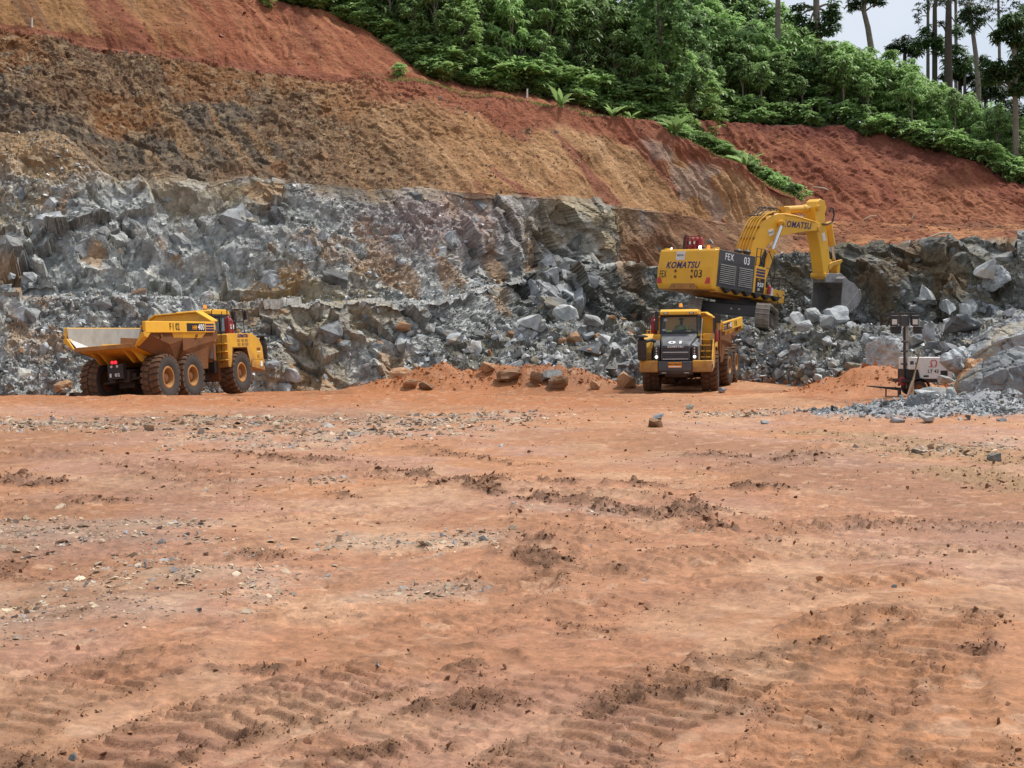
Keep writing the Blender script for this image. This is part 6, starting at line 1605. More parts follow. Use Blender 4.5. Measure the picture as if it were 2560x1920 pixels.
    for y in (-.90, -.55, .55, .90):
        rbld(MB().prism([(-7.6, fz(-7.6) - .1), (-6.3, fz(-6.3) - .1), (-6.5, 1.60), (-6.9, 1.60), (-7.1, 1.74)], y - .03, y + .03), 'tail_rib', 'yellow', .006)
    tb = rbld(MB().box(-7.35, -7.10, -.34, .34, 1.0, 1.60), 'tail_lamp_box', 'black', .015)
    for y in (.10, -.04): MB().cyl((-7.375, y, 1.62 + .04), (-7.34, y, 1.66), .062, n=14).build('tail_lamp', M['tail_on' if tail_lit else 'red'], tb)
    for y in (.15, -.10): MB().cyl((-7.375, y, 1.50), (-7.34, y, 1.50), .05, n=14).build('reverse_lamp', M['lamp_off'], tb)
    text(fleet, .17, M['white_print'], tb, frame((-7.353, -.08, 1.16), (0, -1, 0), (0, 0, 1)), bold=.004, sx=1.2)
    MB().box(-7.36, -7.34, .18, .25, 1.09, 1.23).build('reflector', M['white_print'], tb)
    # hoist rams
    for sd in (-1, 1): rbld(MB().cyl((-3.2, sd * .75, .95), (-4.9, sd * .72, 1.75), .10), 'hoist_ram', 'chassis', 0, True)
    return root
def base_M(x, y, hd, z, roll=0.0, pitch=0.0):
    return Matrix.Translation((x, y, z)) @ Matrix.Rotation(R(hd), 4, 'Z') @ Matrix.Rotation(R(pitch), 4, 'Y') @ Matrix.Rotation(R(roll), 4, 'X')
MT2 = base_M(-13.41, 56.67, 75.4, -.36, roll=-4.2, pitch=-.8)
truck2 = dump_truck(MT2, 0.0, 'yellow dump truck numbered 02 seen from behind at the left, bed empty', '02', '02', tail_lit=True, head_lit=False)
MT1 = base_M(7.81, 59.07, -102.9, -.24, roll=0.6)
truck1 = dump_truck(MT1, -.118, 'yellow dump truck numbered 01 facing the viewer below the excavator', '01', '01', steer=0.03, rear_pitch=R(4.0), tail_lit=False)
person((MT1 @ Matrix.Translation((-.40, 0, 2.44))).translation, Matrix.Rotation(R(-102.9), 4, 'Z'), 'driver in a pale vest and dark cap in the cab of truck 01')
person((MT2 @ Matrix.Translation((-.40, 0, 2.44))).translation, Matrix.Rotation(R(75.4), 4, 'Z'), 'driver in a yellow vest in the cab of the left truck')
# ================================================================ EXCAVATOR
ME = Matrix.Translation((12.66, 73.26, 2.92)) @ Matrix.Rotation(R(38.9), 4, 'Z') @ Matrix.Rotation(R(5.0), 4, 'Y') @ Matrix.Rotation(R(2.6), 4, 'X')
exc = empty('excavator', ME)
tag(exc, 'large yellow tracked excavator numbered 03 on the rubble bank, bucket lowered', 'excavator')
MEi = ME.inverted()
def ep(cx, cy, yl):
    """place seen at (cx, cy) of the close view, on the machine's own upright plane y = yl -> (x, z) of the machine"""
    o = MEi @ Vector((0, 0, CAMZ)); q = MEi @ P(1560 + cx / 3.456, 460 + cy / 3.456, 10.0); d = q - o
    t = (yl - o.y) / d.y; h = o + d * t
    return (h.x, h.z)
def eb(mb, nm, mat, bevel=.012, sm_=False, M_=None, par=None, lab=None): return mb.build(nm, M[mat], par or exc, M_, bevel, 1, sm_, lab)
# ---------------- tracks
TM = Matrix.Rotation(R(35.0), 4, 'Z')
shoe = MB().box(-.125, .125, -.38, .38, 0, .035); shoe.box(-.11, -.07, -.38, .38, .03, .075); shoe.box(-.015, .015, -.38, .38, .03, .065); shoe.box(.07, .10, -.38, .38, .03, .06); shoe.box(-.1, .1, -.14, -.06, -.09, .0); shoe.box(-.1, .1, .06, .14, -.09, .0)
SHOE = shoe.mesh('track_shoe', .006); SHOE.materials.append(M['shoe'])
def track_path(L=2.55, r=.60, zc=.66):
    per = 4 * L + 2 * math.pi * r; n = int(per / .262); out = []
    for k in range(n):
        s = per * k / n
        if s < 2 * L: out.append((-L + s, zc + r, 0.0)); continue
        s -= 2 * L
        if s < math.pi * r: a = math.pi / 2 - s / r; out.append((L + r * math.cos(a), zc + r * math.sin(a), math.pi / 2 - a)); continue
        s -= math.pi * r
        if s < 2 * L: out.append((L - s, zc - r, math.pi)); continue
        s -= 2 * L; a = -math.pi / 2 - s / r; out.append((-L + r * math.cos(a), zc + r * math.sin(a), math.pi / 2 - a))
    return out
for y in (-1.85, 1.85):
    tf = MB().prism([(-2.6, .45), (2.6, .45), (2.75, .66), (2.6, .98), (-2.6, .98), (-2.75, .66)], y - .22, y + .22)
    for x in np.linspace(-2.1, 2.1, 7): tf.cyl((x, y - .26, .30), (x, y + .26, .30), .18, n=16)
    for x in (-2.55, 2.55): tf.cyl((x, y - .2, .66), (x, y + .2, .66), .52, n=24)
    for x in (-1.2, 1.0): tf.cyl((x, y - .2, 1.10), (x, y + .2, 1.10), .12, n=14)
    tr = tf.build('track_frame', M['chassis'], exc, TM, .012)
    for x, z, a in track_path():
        link('track_shoe', SHOE, None, tr, Matrix.Translation((x, y, z)) @ Matrix.Rotation(a, 4, 'Y'))
car = MB().box(-1.3, 1.3, -1.7, 1.7, .75, 1.30); car.box(-1.75, -1.3, -1.65, 1.65, .62, 1.22); car.cyl((0, 0, 1.25), (0, 0, 1.72), 1.15, n=36); eb(car, 'undercarriage', 'grey_dark', .02, M_=TM)
for y in (-.02, .42): eb(MB().box(-1.77, -1.745, -y - .07, -y + .03, .92, 1.0), 'grease_point', 'steel_bright', 0, M_=TM)
# ---------------- upper structure
base = MB().box(-4.2, 1.6, -2.0, 2.0, 1.68, 1.86); base.prism([(-2.6, 1.5), (2.0, 1.5), (2.0, 1.7), (-3.0, 1.7)], -.9, .9); eb(base, 'revolving_frame', 'ochre', .02)
prof = [(-3.25, 1.72), (-4.25, 1.72), (-4.42, 1.95), (-4.46, 2.9), (-4.36, 3.86), (-4.25, 3.94), (-3.25, 3.94)]
cw = eb(MB().prism(prof, -2.08, 2.08), 'counterweight', 'yellow_clean', .06)
cwr = lambda y, z: frame((-4.465 + .0 - (0 if z < 2.95 else -(z - 2.9) * .104) + (0 if z >= 1.95 else 0) + ((2.9 - z) * .042 if z < 2.9 else 0), y, z), (0, -1, 0), (.0 if z < 2.9 else .104, 0, 1))
text('KOMATSU', .50, M['purple'], cw, cwr(.15, 3.02), shear=.22, bold=.016, sx=.98)
text('FEX', .55, M['black_print'], cw, cwr(1.58, 2.52), bold=.006, sx=.55)
text('03', .62, M['black_print'], cw, cwr(-1.08, 2.54), bold=.012, sx=.95)
sg = MB().box(-4.425, -4.36, .05, .72, 3.32, 3.80).build('notice_board', M['white'], cw)
text('REDUC', .15, M['grey_dark'], sg, frame((-4.428, .385, 3.58), (0, -1, 0), (0.05, 0, 1)), bold=.004)
for sd in (-1, 1):
    MB().hexa([(-4.462, sd * 1.62, 2.02), (-4.44, sd * 1.62, 2.02), (-4.44, sd * 1.98, 2.02), (-4.462, sd * 1.98, 2.02), (-4.472, sd * 1.74, 2.34), (-4.45, sd * 1.74, 2.34), (-4.45, sd * 1.96, 2.34), (-4.472, sd * 1.96, 2.34)]).build('reflector', M['red_print'], cw)
    for z in (2.38, 2.70):
        MB().lathe([(.09, -.01), (.09, .02), (.05, .03)], (-4.47, sd * .62, z), 'x', 14).build('bolt', M['ochre'], cw); MB().cyl((-4.475, sd * .62, z), (-4.482, sd * .62, z), .055, n=12).build('bolt_hole', M['black'], cw)
    MB().tube([(-4.40, sd * .62 - .06, 1.86), (-4.47, sd * .62, 1.84), (-4.40, sd * .62 + .06, 1.95)], .025, 8).build('hook', M['black'], cw)
    MB().lathe([(.14, 0), (.17, .04), (.15, .11), (.0, .13)], (-4.0, sd * 1.85, 3.93), 'z', 16).build('lifting_lug', M['yellow_clean'], cw, smooth_shade=True)
MB().prism([(-1.1, 1.70), (1.1, 1.70), (.85, 2.02), (-.85, 2.02)], -4.452, -4.40, 'x').build('access_cover', M['ochre'], cw, None, .006)
# engine housing: dark right side with louvres
hs = eb(MB().box(-3.25, -.95, -2.0, 2.0, 1.86, 3.86), 'engine_housing', 'yellow', .03)
sp_ = eb(MB().box(-4.02, -1.05, -2.10, -2.0, 1.92, 3.93), 'side_door', 'grey_dark', .015)
for x0, x1 in ((-3.86, -2.62), (-2.34, -1.22)):
    MB().box(x0, x1, -2.106, -2.095, 2.10, 3.20).build('louvre_panel', M['black'], sp_)
    for k in range(10):
        z = 2.13 + k * .108
        MB().hexa([(x0, -2.15, z), (x1, -2.15, z), (x1, -2.10, z + .012), (x0, -2.10, z + .012), (x0, -2.15, z + .045), (x1, -2.15, z + .045), (x1, -2.10, z + .06), (x0, -2.10, z + .06)]).build('louvre', M['steel'], sp_)
text('FEX', .52, M['white_print'], sp_, frame((-3.20, -2.106, 3.60), (1, 0, 0), (0, 0, 1)), bold=.008, sx=.75)
text('03', .56, M['white_print'], sp_, frame((-1.75, -2.106, 3.56), (1, 0, 0), (0, 0, 1)), bold=.012, sx=.85)
eb(MB().box(-4.0, -1.05, -2.103, -2.097, 3.28, 3.30), 'door_seam', 'black', 0)
# yellow front door with stripes and model panel
fd = eb(MB().box(-1.04, .02, -2.08, -1.2, 1.92, 3.42), 'front_door', 'yellow_clean', .02)
for k in range(3): MB().box(-.85, -.12, -2.088, -2.078, 2.86 + k * .17, 2.98 + k * .17 - .03 * (k == 2)).build('stripe', M['purple'], fd)
mp = MB().box(-.85, -.10, -2.09, -2.078, 1.95, 2.78).build('name_panel', M['black_print'], fd)
text('PC', .20, M['orange_print'], mp, frame((-.58, -2.094, 2.66), (1, 0, 0), (0, 0, 1)), shear=.2); text('950', .34, M['white_print'], mp, frame((-.47, -2.094, 2.40), (1, 0, 0), (0, 0, 1)), shear=.2, bold=.006, sx=.95); text('SE', .18, M['white_print'], mp, frame((-.58, -2.094, 2.14), (1, 0, 0), (0, 0, 1)), shear=.2, bold=.003)
# skirt with dark step brackets, front platform
eb(MB().box(-4.0, 1.7, -2.09, -1.6, 1.62, 1.93), 'skirt', 'yellow', .012)
for k in range(6):
    x = -3.75 + k * .82
    eb(MB().hexa([(x, -2.40, 1.86), (x + .78, -2.40, 1.86), (x + .78, -2.09, 1.86), (x, -2.09, 1.86), (x, -2.40, 1.90), (x + .78, -2.40, 1.90), (x + .78, -2.09, 1.90), (x, -2.09, 1.90)]), 'catwalk', 'black', .004)
    eb(MB().prism([(x + .05, 1.86), (x + .70, 1.86), (x + .38, 1.62)], -2.38, -2.11), 'catwalk_bracket', 'black', .004)
pf = eb(MB().box(.04, 1.75, -2.06, -1.0, 1.60, 2.32), 'front_platform', 'yellow', .02)
fe = eb(MB().lathe([(.0, 0), (.11, .02), (.115, .42), (.06, .50), (.0, .55)], (.22, -2.20, 1.95), 'z', 14), 'fire_extinguisher', 'red', 0, True)
eb(MB().box(.42, .72, -2.075, -2.06, 1.92, 2.38), 'notice', 'white', .003)
hr = MB(); T = .028
def loop(pts): hr.tube(pts, T, 6)
ys = -2.06
loop([(-.95, ys, 3.42), (-.95, ys, 4.42), (-.30, ys, 4.42), (-.30, ys, 3.42)]); loop([(-.60, ys, 3.42), (-.60, ys, 4.42)]); loop([(-.95, ys, 3.95), (-.30, ys, 3.95)])
loop([(-.22, ys, 3.42), (-.22, ys, 4.40), (.05, ys, 4.40), (.72, ys, 3.55), (.72, ys, 2.32)]); loop([(-.1, ys, 3.42), (.25, ys, 3.40), (.55, ys, 2.4)])
loop([(.72, ys, 3.05), (1.72, ys, 3.05), (1.72, ys, 2.32)]); loop([(1.2, ys, 3.05), (1.2, ys, 2.32)]); loop([(.72, ys, 2.70), (1.72, ys, 2.70)]); loop([(1.72, ys, 3.05), (1.72, -1.1, 3.05), (1.72, -1.1, 2.32)])
loop([(1.0, -2.1, 2.1), (1.05, -2.2, 2.0), (1.05, -2.2, 1.55), (.9, -2.3, 1.5)]); loop([(1.55, -2.1, 2.1), (1.6, -2.2, 2.0), (1.6, -2.2, 1.5), (1.45, -2.3, 1.45)])
eb(hr, 'handrail', 'black', 0, True)
# roof things
eb(MB().cyl((-3.4, 1.05, 3.9), (-3.4, 1.05, 4.55), .17, n=18).lathe([(.14, 0), (.16, .1), (.10, .26), (.0, .27)], (-3.4, 1.05, 4.6), 'z', 16), 'exhaust_stack', 'black', 0, True)
for k in range(3): eb(MB().lathe([(.0, 0), (.14, .02), (.15, .08), (.15, .62), (.08, .72), (.05, .76)], (-3.55, .45 - k * .33, 3.95), 'z', 16), 'fire_suppression_tank', 'red', 0, True)
fr_ = MB()
for y in (.68, -.30): fr_.box(-3.78, -3.72, y - .03, y + .03, 3.94, 4.75)
for z in (4.2, 4.5, 4.72): fr_.box(-3.78, -3.73, -.33, .71, z - .025, z + .025)
eb(fr_, 'tank_rack', 'red', .006)
for y in (.45, .12): eb(MB().box(-3.715, -3.70, y - .06, y + .06, 4.3, 4.5), 'label_plate', 'white_print', 0)
eb(MB().box(-4.1, -3.9, -.85, -.62, 3.94, 4.10), 'work_lamp', 'black', .01); eb(MB().cyl((-4.10, -.735, 4.06), (-4.125, -.735, 4.06), .085, n=16), 'work_lamp_lens', 'lamp_work', 0)
eb(MB().cyl((-4.05, 1.5, 3.94), (-4.05, 1.5, 4.08), .04, n=10), 'marker_lamp', 'lamp_on', 0)
eb(MB().lathe([(.09, 0), (.09, .18), (.06, .24), (.0, .25)], (-3.9, -1.15, 3.94), 'z', 14), 'beacon', 'amber', 0, True)
for x, y, r_ in ((-1.7, -1.35, .24), (-1.25, -1.6, .22)): eb(MB().lathe([(r_ * .8, 0), (r_ * .8, .2), (r_, .24), (r_, .32), (r_ * .5, .42), (.0, .43)], (x, y, 3.86), 'z', 18), 'air_precleaner', 'black', 0, True)
# cab on the far side
cbm = MB().prism([(-.6, 1.9), (1.9, 1.9), (2.1, 2.6), (1.7, 3.75), (-.6, 3.75)], .95, 2.05); cabx = eb(cbm, 'cab', 'yellow', .04)
eb(MB().prism([(-.4, 2.6), (1.9, 2.6), (1.6, 3.6), (-.4, 3.6)], .935, .95), 'cab_window', 'glass', 0); eb(MB().prism([(-.4, 2.6), (1.9, 2.6), (1.6, 3.6), (-.4, 3.6)], 2.052, 2.06), 'cab_window', 'glass', 0)
# ---------------- boom (side outline in the machine's own plane)
YB0, YB1 = -.52, .52
bo = [(1052, 700), (1075, 640), (1110, 520), (1150, 420), (1195, 330), (1255, 278), (1330, 254), (1400, 252), (1470, 264), (1560, 292), (1650, 318), (1698, 345), (1712, 375), (1700, 402), (1590, 410), (1460, 428), (1350, 454), (1280, 492), (1230, 545), (1195, 620), (1170, 700), (1125, 745), (1075, 745)]
boom = eb(MB().prism([ep(x, y, YB0) for x, y in bo], YB0, YB1), 'boom', 'yellow_clean', .03)
def btext(sx_, sy_, ex_, ey_, s, size, mat, yl, **kw):
    a = ep(sx_, sy_, yl); b = ep(ex_, ey_, yl); c = ((a[0] + b[0]) / 2, (a[1] + b[1]) / 2)
    return text(s, size, M[mat], boom, frame((c[0], yl, c[1]), (b[0] - a[0], 0, b[1] - a[1]), (0, 0, 1)), **kw)
btext(1415, 348, 1568, 362, 'KOMATSU', .52, 'purple', YB0 - .006, shear=.22, bold=.014, sx=1.0)
def plaque(pts, yl, par, nm='notice', mat='white'):
    MB().prism([ep(x, y, yl) for x, y in pts], yl - .012, yl + .01).build(nm, M[mat], par)
plaque([(1245, 398), (1288, 386), (1298, 432), (1255, 452)], YB0 - .002, boom); btext(1254, 425, 1290, 412, 'REDUC', .12, 'grey_dark', YB0 - .018)
# pipes and clamps along the back of the boom
top = [(1078, 640), (1110, 520), (1150, 420), (1195, 330), (1255, 278), (1330, 254)]
for k in range(5):
    yl = YB0 + .06 + k * .22
    pts = []
    for x, y in top:
        a = ep(x, y, YB0); pts.append((a[0] - .14, yl, a[1] + .10))
    MB().tube(pts, .045, 8).build('hydraulic_pipe', M['yellow'], boom, smooth_shade=True)
for (x, y), (x2, y2) in zip(top[:-1], top[1:]):
    a = ep((x + x2) / 2, (y + y2) / 2, YB0); b = ep(x2, y2, YB0); an = math.atan2(b[1] - a[1], b[0] - a[0])
    MB().box(-.05, .05, YB0 - .02, YB1 + .02, 0, .17).build('pipe_clamp', M['yellow'], boom, Matrix.Translation((a[0], 0, a[1])) @ Matrix.Rotation(-an, 4, 'Y'), .006)
for k in range(3):
    yl = YB0 + .2 + k * .3; a = ep(1180, 300, YB0); b = ep(1340, 225, YB0)
    MB().tube([(a[0] - .1, yl, a[1] + .2), (a[0] + .2, yl, a[1] + .26), ((a[0] + b[0]) / 2, yl, b[1] + .04 + .03 * k), (b[0], yl, b[1] + .10), (b[0] + .4, yl, b[1] + .02)], .04, 8).build('hose', M['hose'], boom, smooth_shade=True)
pp = [ep(x, y, YB0) for x, y in [(1390, 262), (1480, 276), (1560, 300), (1650, 326)]]
MB().tube([(a[0], YB0 - .05, a[1] - .02) for a in pp], .035, 6).build('hydraulic_pipe', M['yellow'], boom, smooth_shade=True)
def cyl_between(a, b, yl, r, nm, mat, par, n=18):
    p, q = ep(*a, yl), ep(*b, yl); return MB().cyl((p[0], yl, p[1]), (q[0], yl, q[1]), r, n=n).build(nm, M[mat], par, smooth_shade=True)
def pin(a, y0, y1, r, par, mat='yellow', nm='pin'):
    p = ep(*a, y0); return MB().cyl((p[0], y0, p[1]), (p[0], y1, p[1]), r, n=18).build(nm, M[mat], par, None, .01, smooth_shade=True)
# boom rams, one each side
for yl in (-.80, .80):
    if yl < 0: pb, pm, pt_ = ep(1195, 820, -.8), ep(1278, 580, -.8), ep(1368, 340, -.8)
    MB().cyl((pb[0], yl, pb[1]), (pm[0], yl, pm[1]), .20, n=20).build('boom_ram', M['yellow'], boom, smooth_shade=True)
    MB().cyl((pm[0] - (pm[0] - pb[0]) * .05, yl, pm[1] - (pm[1] - pb[1]) * .05), (pm[0] + (pm[0] - pb[0]) * .04, yl, pm[1] + (pm[1] - pb[1]) * .04), .235, n=20).build('ram_gland', M['yellow'], boom, smooth_shade=True)
    MB().cyl((pm[0], yl, pm[1]), (pt_[0], yl, pt_[1]), .105, n=18).build('ram_rod', M['chrome'], boom, smooth_shade=True)
    MB().cyl((pt_[0], yl - .14, pt_[1]), (pt_[0], yl + .14, pt_[1]), .20, n=20).build('ram_eye', M['yellow'], boom, smooth_shade=True)
pt_ = ep(1368, 340, -.8); MB().cyl((pt_[0], -1.02, pt_[1]), (pt_[0], 1.02, pt_[1]), .10, n=16).build('pin', M['yellow'], boom, smooth_shade=True)
# ---------------- arm
YS0, YS1 = -.42, .42
ar = [(1648, 200), (1668, 150), (1700, 126), (1738, 148), (1753, 205), (1738, 262), (1742, 330), (1758, 440), (1775, 600), (1785, 690), (1775, 760), (1762, 825), (1738, 822), (1722, 750), (1696, 560), (1674, 450), (1662, 400), (1655, 320)]
arm = eb(MB().prism([ep(x, y, YS0) for x, y in ar], YS0, YS1), 'arm', 'yellow_clean', .03)
plaque([(1708, 430), (1732, 418), (1745, 485), (1722, 497)], YS0 - .002, arm)
for a in ((1690, 385), (1690, 205)): pin(a, -.58, .58, .16, arm)
pin((1748, 790), -.55, .55, .15, arm)
# arm ram on top of the boom
cyl_between((1375, 226), (1562, 214), .0, .23, 'arm_ram', 'yellow', boom, 20); cyl_between((1555, 214), (1660, 206), .0, .115, 'ram_rod', 'chrome', boom); cyl_between((1540, 215), (1570, 214), .0, .255, 'ram_gland', 'yellow', boom)
q = ep(1375, 226, 0); MB().prism([(q[0] - .25, q[1] - .75), (q[0] + .55, q[1] - .75), (q[0] + .15, q[1] + .18), (q[0] - .12, q[1] + .18)], -.34, -.24).build('ram_bracket', M['yellow'], boom); MB().prism([(q[0] - .25, q[1] - .75), (q[0] + .55, q[1] - .75), (q[0] + .15, q[1] + .18), (q[0] - .12, q[1] + .18)], .24, .34).build('ram_bracket', M['yellow'], boom)
# bucket ram in front of the arm
cyl_between((1768, 330), (1800, 535), 0, .20, 'bucket_ram', 'yellow', arm); cyl_between((1798, 530), (1818, 660), 0, .10, 'ram_rod', 'chrome', arm)
hp = [ep(x, y, -.3) for x, y in [(1750, 245), (1768, 205), (1785, 215), (1792, 270), (1775, 330), (1730, 352), (1690, 345)]]
MB().tube([(a[0], -.5, a[1]) for a in hp], .05, 8).build('hose', M['hose'], arm, smooth_shade=True)
# linkage
for yl in (-.40, .40):
    lk = [(1762, 720), (1768, 690), (1800, 672), (1845, 660), (1878, 652), (1884, 668), (1860, 690), (1815, 700), (1790, 722), (1775, 745)]
    MB().prism([ep(x, y, -.4) for x, y in lk], yl - .07, yl + .07).build('tipping_link', M['yellow'], arm, None, .015)
MB().prism([ep(x, y, -.25) for x, y in [(1840, 672), (1872, 668), (1868, 740), (1862, 800), (1840, 800), (1838, 740)]], -.25, .25).build('bucket_link', M['yellow'], arm, None, .02)
# ---------------- bucket, open towards the machine
YK = 1.12
bk = [(1893, 832), (1912, 803), (1935, 832), (1990, 862), (2030, 915), (2042, 975), (2020, 1035), (1975, 1085), (1920, 1115), (1868, 1122)]
side = [ep(x, y, -YK) for x, y in bk]
bm_ = MB()
for y0, y1 in ((-YK - .03, -YK + .04), (YK - .04, YK + .03)): bm_.prism(side, y0, y1)
inner = side[1:]
cxm = sum(p[0] for p in side) / len(side); czm = sum(p[1] for p in side) / len(side)
for a, b in zip(inner[:-1], inner[1:]):
    def sh_(p, k=.055):
        v = Vector((cxm - p[0], czm - p[1])); v.normalize(); return (p[0] + v.x * k, p[1] + v.y * k)
    a2, b2 = sh_(a), sh_(b)
    bm_.hexa([(a[0], -YK, a[1]), (b[0], -YK, b[1]), (b[0], YK, b[1]), (a[0], YK, a[1]), (a2[0], -YK, a2[1]), (b2[0], -YK, b2[1]), (b2[0], YK, b2[1]), (a2[0], YK, a2[1])])
a, b = side[0], side[1]
bm_.hexa([(a[0] - .05, -YK, a[1] - .16), (b[0] + .06, -YK, b[1] - .10), (b[0] + .06, YK, b[1] - .10), (a[0] - .05, YK, a[1] - .16), (a[0] - .05, -YK, a[1] + .10), (b[0], -YK, b[1] + .02), (b[0], YK, b[1] + .02), (a[0] - .05, YK, a[1] + .10)])
bucket = eb(bm_, 'bucket', 'bucket', .01)
for yl in (-.50, .50):
    MB().prism([ep(x, y, -.5) for x, y in [(1735, 800), (1765, 770), (1830, 775), (1868, 770), (1900, 800), (1915, 830), (1890, 850), (1740, 850)]], yl - .06, yl + .06).build('bucket_lug', M['bucket'], bucket, None, .012)
lipp = side[-1]
for k in range(6):
    y = -YK + .12 + k * (2 * YK - .24) / 5
    MB().hexa([(lipp[0] - .32, y - .05, lipp[1] - .04), (lipp[0] + .1, y - .11, lipp[1] - .06), (lipp[0] + .1, y + .11, lipp[1] - .06), (lipp[0] - .32, y + .05, lipp[1] - .04), (lipp[0] - .32, y - .05, lipp[1]), (lipp[0] + .1, y - .11, lipp[1] + .08), (lipp[0] + .1, y + .11, lipp[1] + .08), (lipp[0] - .32, y + .05, lipp[1])]).build('tooth', M['bucket'], bucket, None, .008)
for i in range(4, 8):
    a, b = side[i], side[i + 1]
    for t in (.12, .42, .72):
        px_, pz_ = a[0] + (b[0] - a[0]) * t, a[1] + (b[1] - a[1]) * t; v = Vector((px_ - cxm, pz_ - czm)).normalized()
        an = math.atan2(v.y, v.x)
        MB().box(-.05, .09, -.07, .07, -.07, .07).build('heel_shroud', M['bucket'], bucket, Matrix.Translation((px_, -YK + .02, pz_)) @ Matrix.Rotation(-an, 4, 'Y'), .012)
q0, q1, q2 = side[4], side[6], side[8]
wp = MB().prism([((p[0] - cxm) * .8 + cxm, (p[1] - czm) * .8 + czm) for p in side[4:]], -YK - .05, -YK - .02); wp.build('wear_plate', M['bucket'], bucket, None, .008)
# ================================================================ LIGHT TOWER
DL = 44.0; SL = DL / F
def lp(cx, cy): 
    x = 2160 + cx / 5.925; y = 760 + cy / 5.925; p = P(x, y, DL); return (p.x, p.z)
x0, zg = lp(800, 1360)
lt = empty('light_tower', Matrix.Translation((x0, DL, zg)))
tag(lt, 'white trailer light tower marked LT 43 with lowered mast and four lamps', 'light tower')
def l2(cx, cy): a = lp(cx, cy); return (a[0] - x0, a[1] - zg)
def lb(mb, nm, mat, bevel=.01, sm_=False, par=None): return mb.build(nm, M[mat], par or lt, None, bevel, 1, sm_)
cab_poly = [l2(*q) for q in [(660, 972), (660, 800), (675, 788), (1290, 788), (1300, 800), (1300, 1110), (836, 1110), (806, 972)]]
cabn = lb(MB().prism(cab_poly, -.02, 1.15), 'cabinet', 'white', .015)
text('LT 43', .16, M['black_print'], cabn, frame((l2(1022, 998)[0], -.026, l2(1022, 998)[1]), (1, 0, 0), (0, 0, 1)), bold=.003, sx=.9)
ex, ez = l2(1030, 872)
rg_ = MB(); ring = [(ex + .10 * math.cos(a), -.028, ez + .10 * math.sin(a)) for a in np.linspace(-.9, 4.04, 18)]; rg_.tube(ring, .016, 6); rg_.box(ex - .10, ex - .05, -.03, -.02, ez - .115, ez - .07); rg_.box(ex + .05, ex + .10, -.03, -.02, ez - .115, ez - .07); lb(rg_, 'emblem', 'red_print', 0, par=cabn)
text('PRAMAC', .055, M['red_print'], cabn, frame((l2(1008, 932)[0], -.026, l2(1008, 932)[1]), (1, 0, 0), (0, 0, 1)), sx=1.1)
a, b = l2(680, 845), l2(732, 897); lb(MB().box(a[0], b[0], -.03, -.015, b[1], a[1]), 'control_window', 'grey_dark', .003, par=cabn)
a, b = l2(880, 1055), l2(955, 1082); lb(MB().box(a[0], b[0], -.03, -.015, b[1], a[1]), 'door_latch', 'black', .004, par=cabn)
a, b = l2(755, 870), l2(775, 897); lb(MB().box(a[0], b[0], -.03, -.015, b[1], a[1]), 'door_latch', 'black', .004, par=cabn)
a = l2(1130, 1100); b = l2(1235, 985)
vb = MB().box(a[0], b[0], -.035, -.02, a[1], b[1]); vg = lb(vb, 'vent_grille', 'black', .004, par=cabn)
for k in range(5): lb(MB().box(a[0] + .01, b[0] - .01, -.05, -.03, a[1] + .03 + k * .05, a[1] + .045 + k * .05), 'vent_slat', 'grey_dark', 0, par=cabn)
a = l2(640, 1110); b = l2(1290, 965); lb(MB().box(a[0], b[0], .05, 1.1, a[1] + .0, b[1]), 'engine_bay', 'black', .01)
a = l2(560, 1165); b = l2(1300, 1112); lb(MB().box(a[0], b[0], .0, 1.12, a[1], b[1]), 'chassis', 'chassis', .01)
# wheel and mudguard
for y in (-.08, 1.02):
    wx, wz = l2(800, 1262)[0], .26
    w = link('wheel', MB().lathe([(.15, -.05), (.15, .06), (.05, .08), (.0, .08)], (0, 0, 0), 'y', 16).mesh('wheel'), M['mud_plate'], lt, Matrix.Translation((wx, y, wz)) @ Matrix.Rotation(math.pi, 4, 'Z'))
    MB().lathe([(.15, -.08), (.22, -.10), (.26, -.07), (.265, 0), (.26, .07), (.22, .10), (.15, .08)], (0, 0, 0), 'y', 28, cap=False).build('tyre', M['tyre'], w, smooth_shade=True)
    mg = MB(); arc = [(wx + .36 * math.cos(t), wz + .33 * math.sin(t)) for t in np.linspace(.15, 3.0, 12)]
    for p, q in zip(arc[:-1], arc[1:]): mg.hexa([(p[0], y - .14, p[1]), (q[0], y - .14, q[1]), (q[0], y + .14, q[1]), (p[0], y + .14, p[1]), (p[0], y - .14, p[1] + .03), (q[0], y - .14, q[1] + .03), (q[0], y + .14, q[1] + .03), (p[0], y + .14, p[1] + .03)])
    lb(mg, 'mudguard', 'black', 0)
# drawbar, jack, lamp
a, b = l2(100, 1220), l2(600, 1265)
lb(MB().hexa([(a[0], .50, a[1] - .02), (b[0], .40, b[1] - .06), (b[0], .62, b[1] - .06), (a[0], .54, a[1] - .02), (a[0], .50, a[1] + .02), (b[0], .40, b[1] + .05), (b[0], .62, b[1] + .05), (a[0], .54, a[1] + .02)]), 'drawbar', 'black', .008)
a = l2(388, 1250); lb(MB().cyl((a[0], .5, a[1]), (a[0], .5, l2(388, 1440)[1] + .0), .025, n=10), 'jack_leg', 'black', 0)
a = l2(548, 1240); lb(MB().box(a[0] - .03, a[0] + .04, .1, .3, l2(548, 1390)[1], a[1]), 'stand_leg', 'black', .005)
a = l2(598, 1165); lb(MB().lathe([(.0, 0), (.10, .03), (.12, .2), (.10, .3), (.0, .32)], (a[0], .2, a[1] - .12), 'z', 14), 'canister', 'red', 0, True)
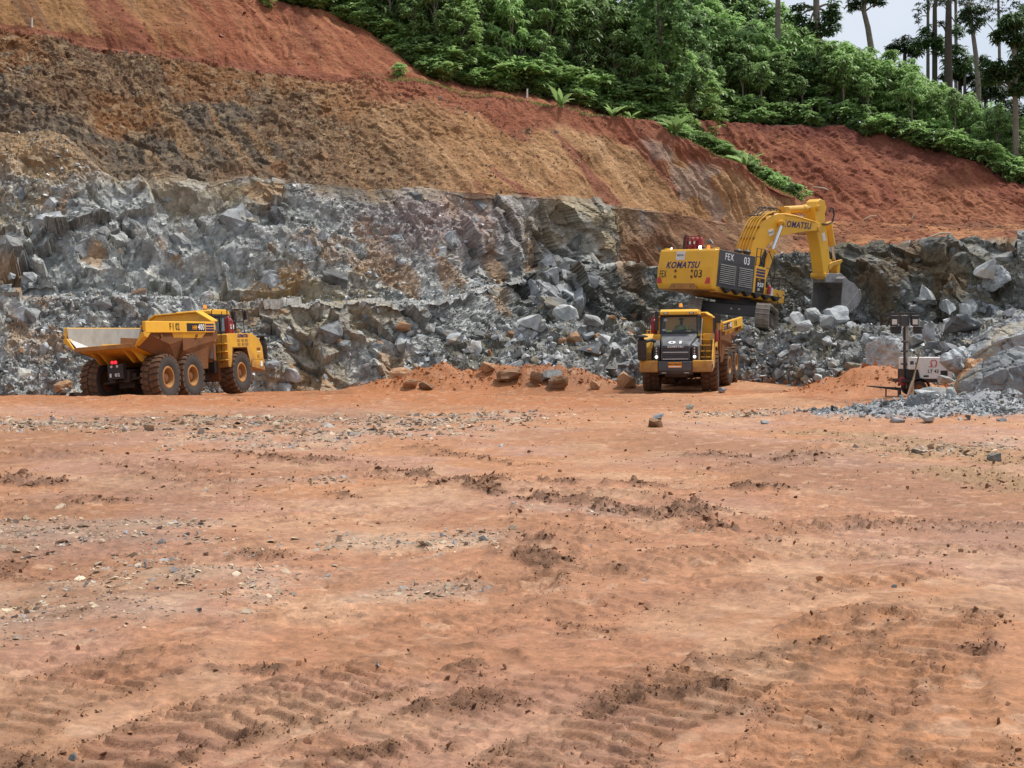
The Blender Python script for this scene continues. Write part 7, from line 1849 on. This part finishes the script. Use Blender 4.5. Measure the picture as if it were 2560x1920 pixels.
# mast
m0 = l2(650, 965)
for k, (dx, w_, zt, mat) in enumerate(((-.055, .06, 330, 'black'), (.0, .085, 150, 'wood'), (.075, .06, 330, 'steel'))):
    zt = l2(650, zt)[1]; xm = m0[0] + dx
    lb(MB().box(xm - w_ / 2, xm + w_ / 2, .16 + k * .05, .26 + k * .05, .25 if k < 2 else l2(0, 790)[1], zt), 'mast_section', mat, .005)
for z in (700, 890, 560): a = l2(630, z); lb(MB().box(a[0] - .08, a[0] + .10, .12, .40, a[1] - .03, a[1] + .03), 'mast_clamp', 'grey_dark', .005)
a, b = l2(380, 142), l2(885, 128); lb(MB().box(a[0], b[0], .18, .26, a[1] - .02, a[1] + .03), 'lamp_bar', 'chassis', .006)
a, b = l2(560, 325), l2(690, 165); lb(MB().box(a[0], b[0], .12, .30, a[1], b[1]), 'junction_box', 'grey_dark', .01)
for cx, cy, w_, h_, on_ in ((446, 250, 105, 160, True), (752, 250, 105, 160, True), (508, 385, 140, 115, False), (832, 385, 110, 115, False)):
    a = l2(cx - w_ / 2, cy + h_ / 2); b = l2(cx + w_ / 2, cy - h_ / 2); yy = .0 if on_ else .25
    f_ = lb(MB().hexa([(a[0], yy - .05, a[1]), (b[0], yy - .05, a[1]), (b[0] - .02, yy + .20, a[1] + .05), (a[0] + .02, yy + .20, a[1] + .05), (a[0], yy - .05, b[1]), (b[0], yy - .05, b[1]), (b[0] - .02, yy + .20, b[1]), (a[0] + .02, yy + .20, b[1])]), 'floodlight', 'black', .012)
    if on_:
        g_ = MB().box(a[0] + .035, b[0] - .035, yy - .058, yy - .049, a[1] + .06, a[1] + .24); lb(g_, 'floodlight_glass', 'lamp_off', .004, par=f_)
        lb(MB().tube([(a[0] - .01, yy - .03, a[1] + .1), (a[0] - .02, yy + .1, b[1] + .02), (m0[0], .22, b[1] + .06)], .012, 6), 'cable', 'hose', 0, True, par=f_)
    else: lb(MB().box(a[0] + .03, b[0] - .03, yy + .19, yy + .21, a[1] + .08, b[1] - .03), 'floodlight_back', 'grey_dark', .004, par=f_)
# cream sheet hanging from the mast, spread at the bottom
sv = []; sf = []
path = [(785, 690, 8), (770, 780, 12), (745, 900, 14), (718, 1020, 17), (695, 1130, 20), (672, 1220, 30), (655, 1300, 45), (620, 1370, 60), (560, 1440, 75)]
for i, (x, y, w_) in enumerate(path):
    a = l2(x, y)
    for j in range(5):
        t = j / 4 - .5; sv.append((a[0] + t * w_ * 2 / 5.925 * SL * 1.0, -.22 - .05 * math.sin(j * 1.9 + i) - .012 * i, a[1] - (abs(t) * .03 if i > 5 else 0) + (t * .10 if i > 6 else 0)))
    if i:
        for j in range(4): k = i * 5 + j; sf.append((k - 5, k - 4, k + 1, k))
lb(MB().add(sv, sf), 'strap', 'cloth', 0, True)
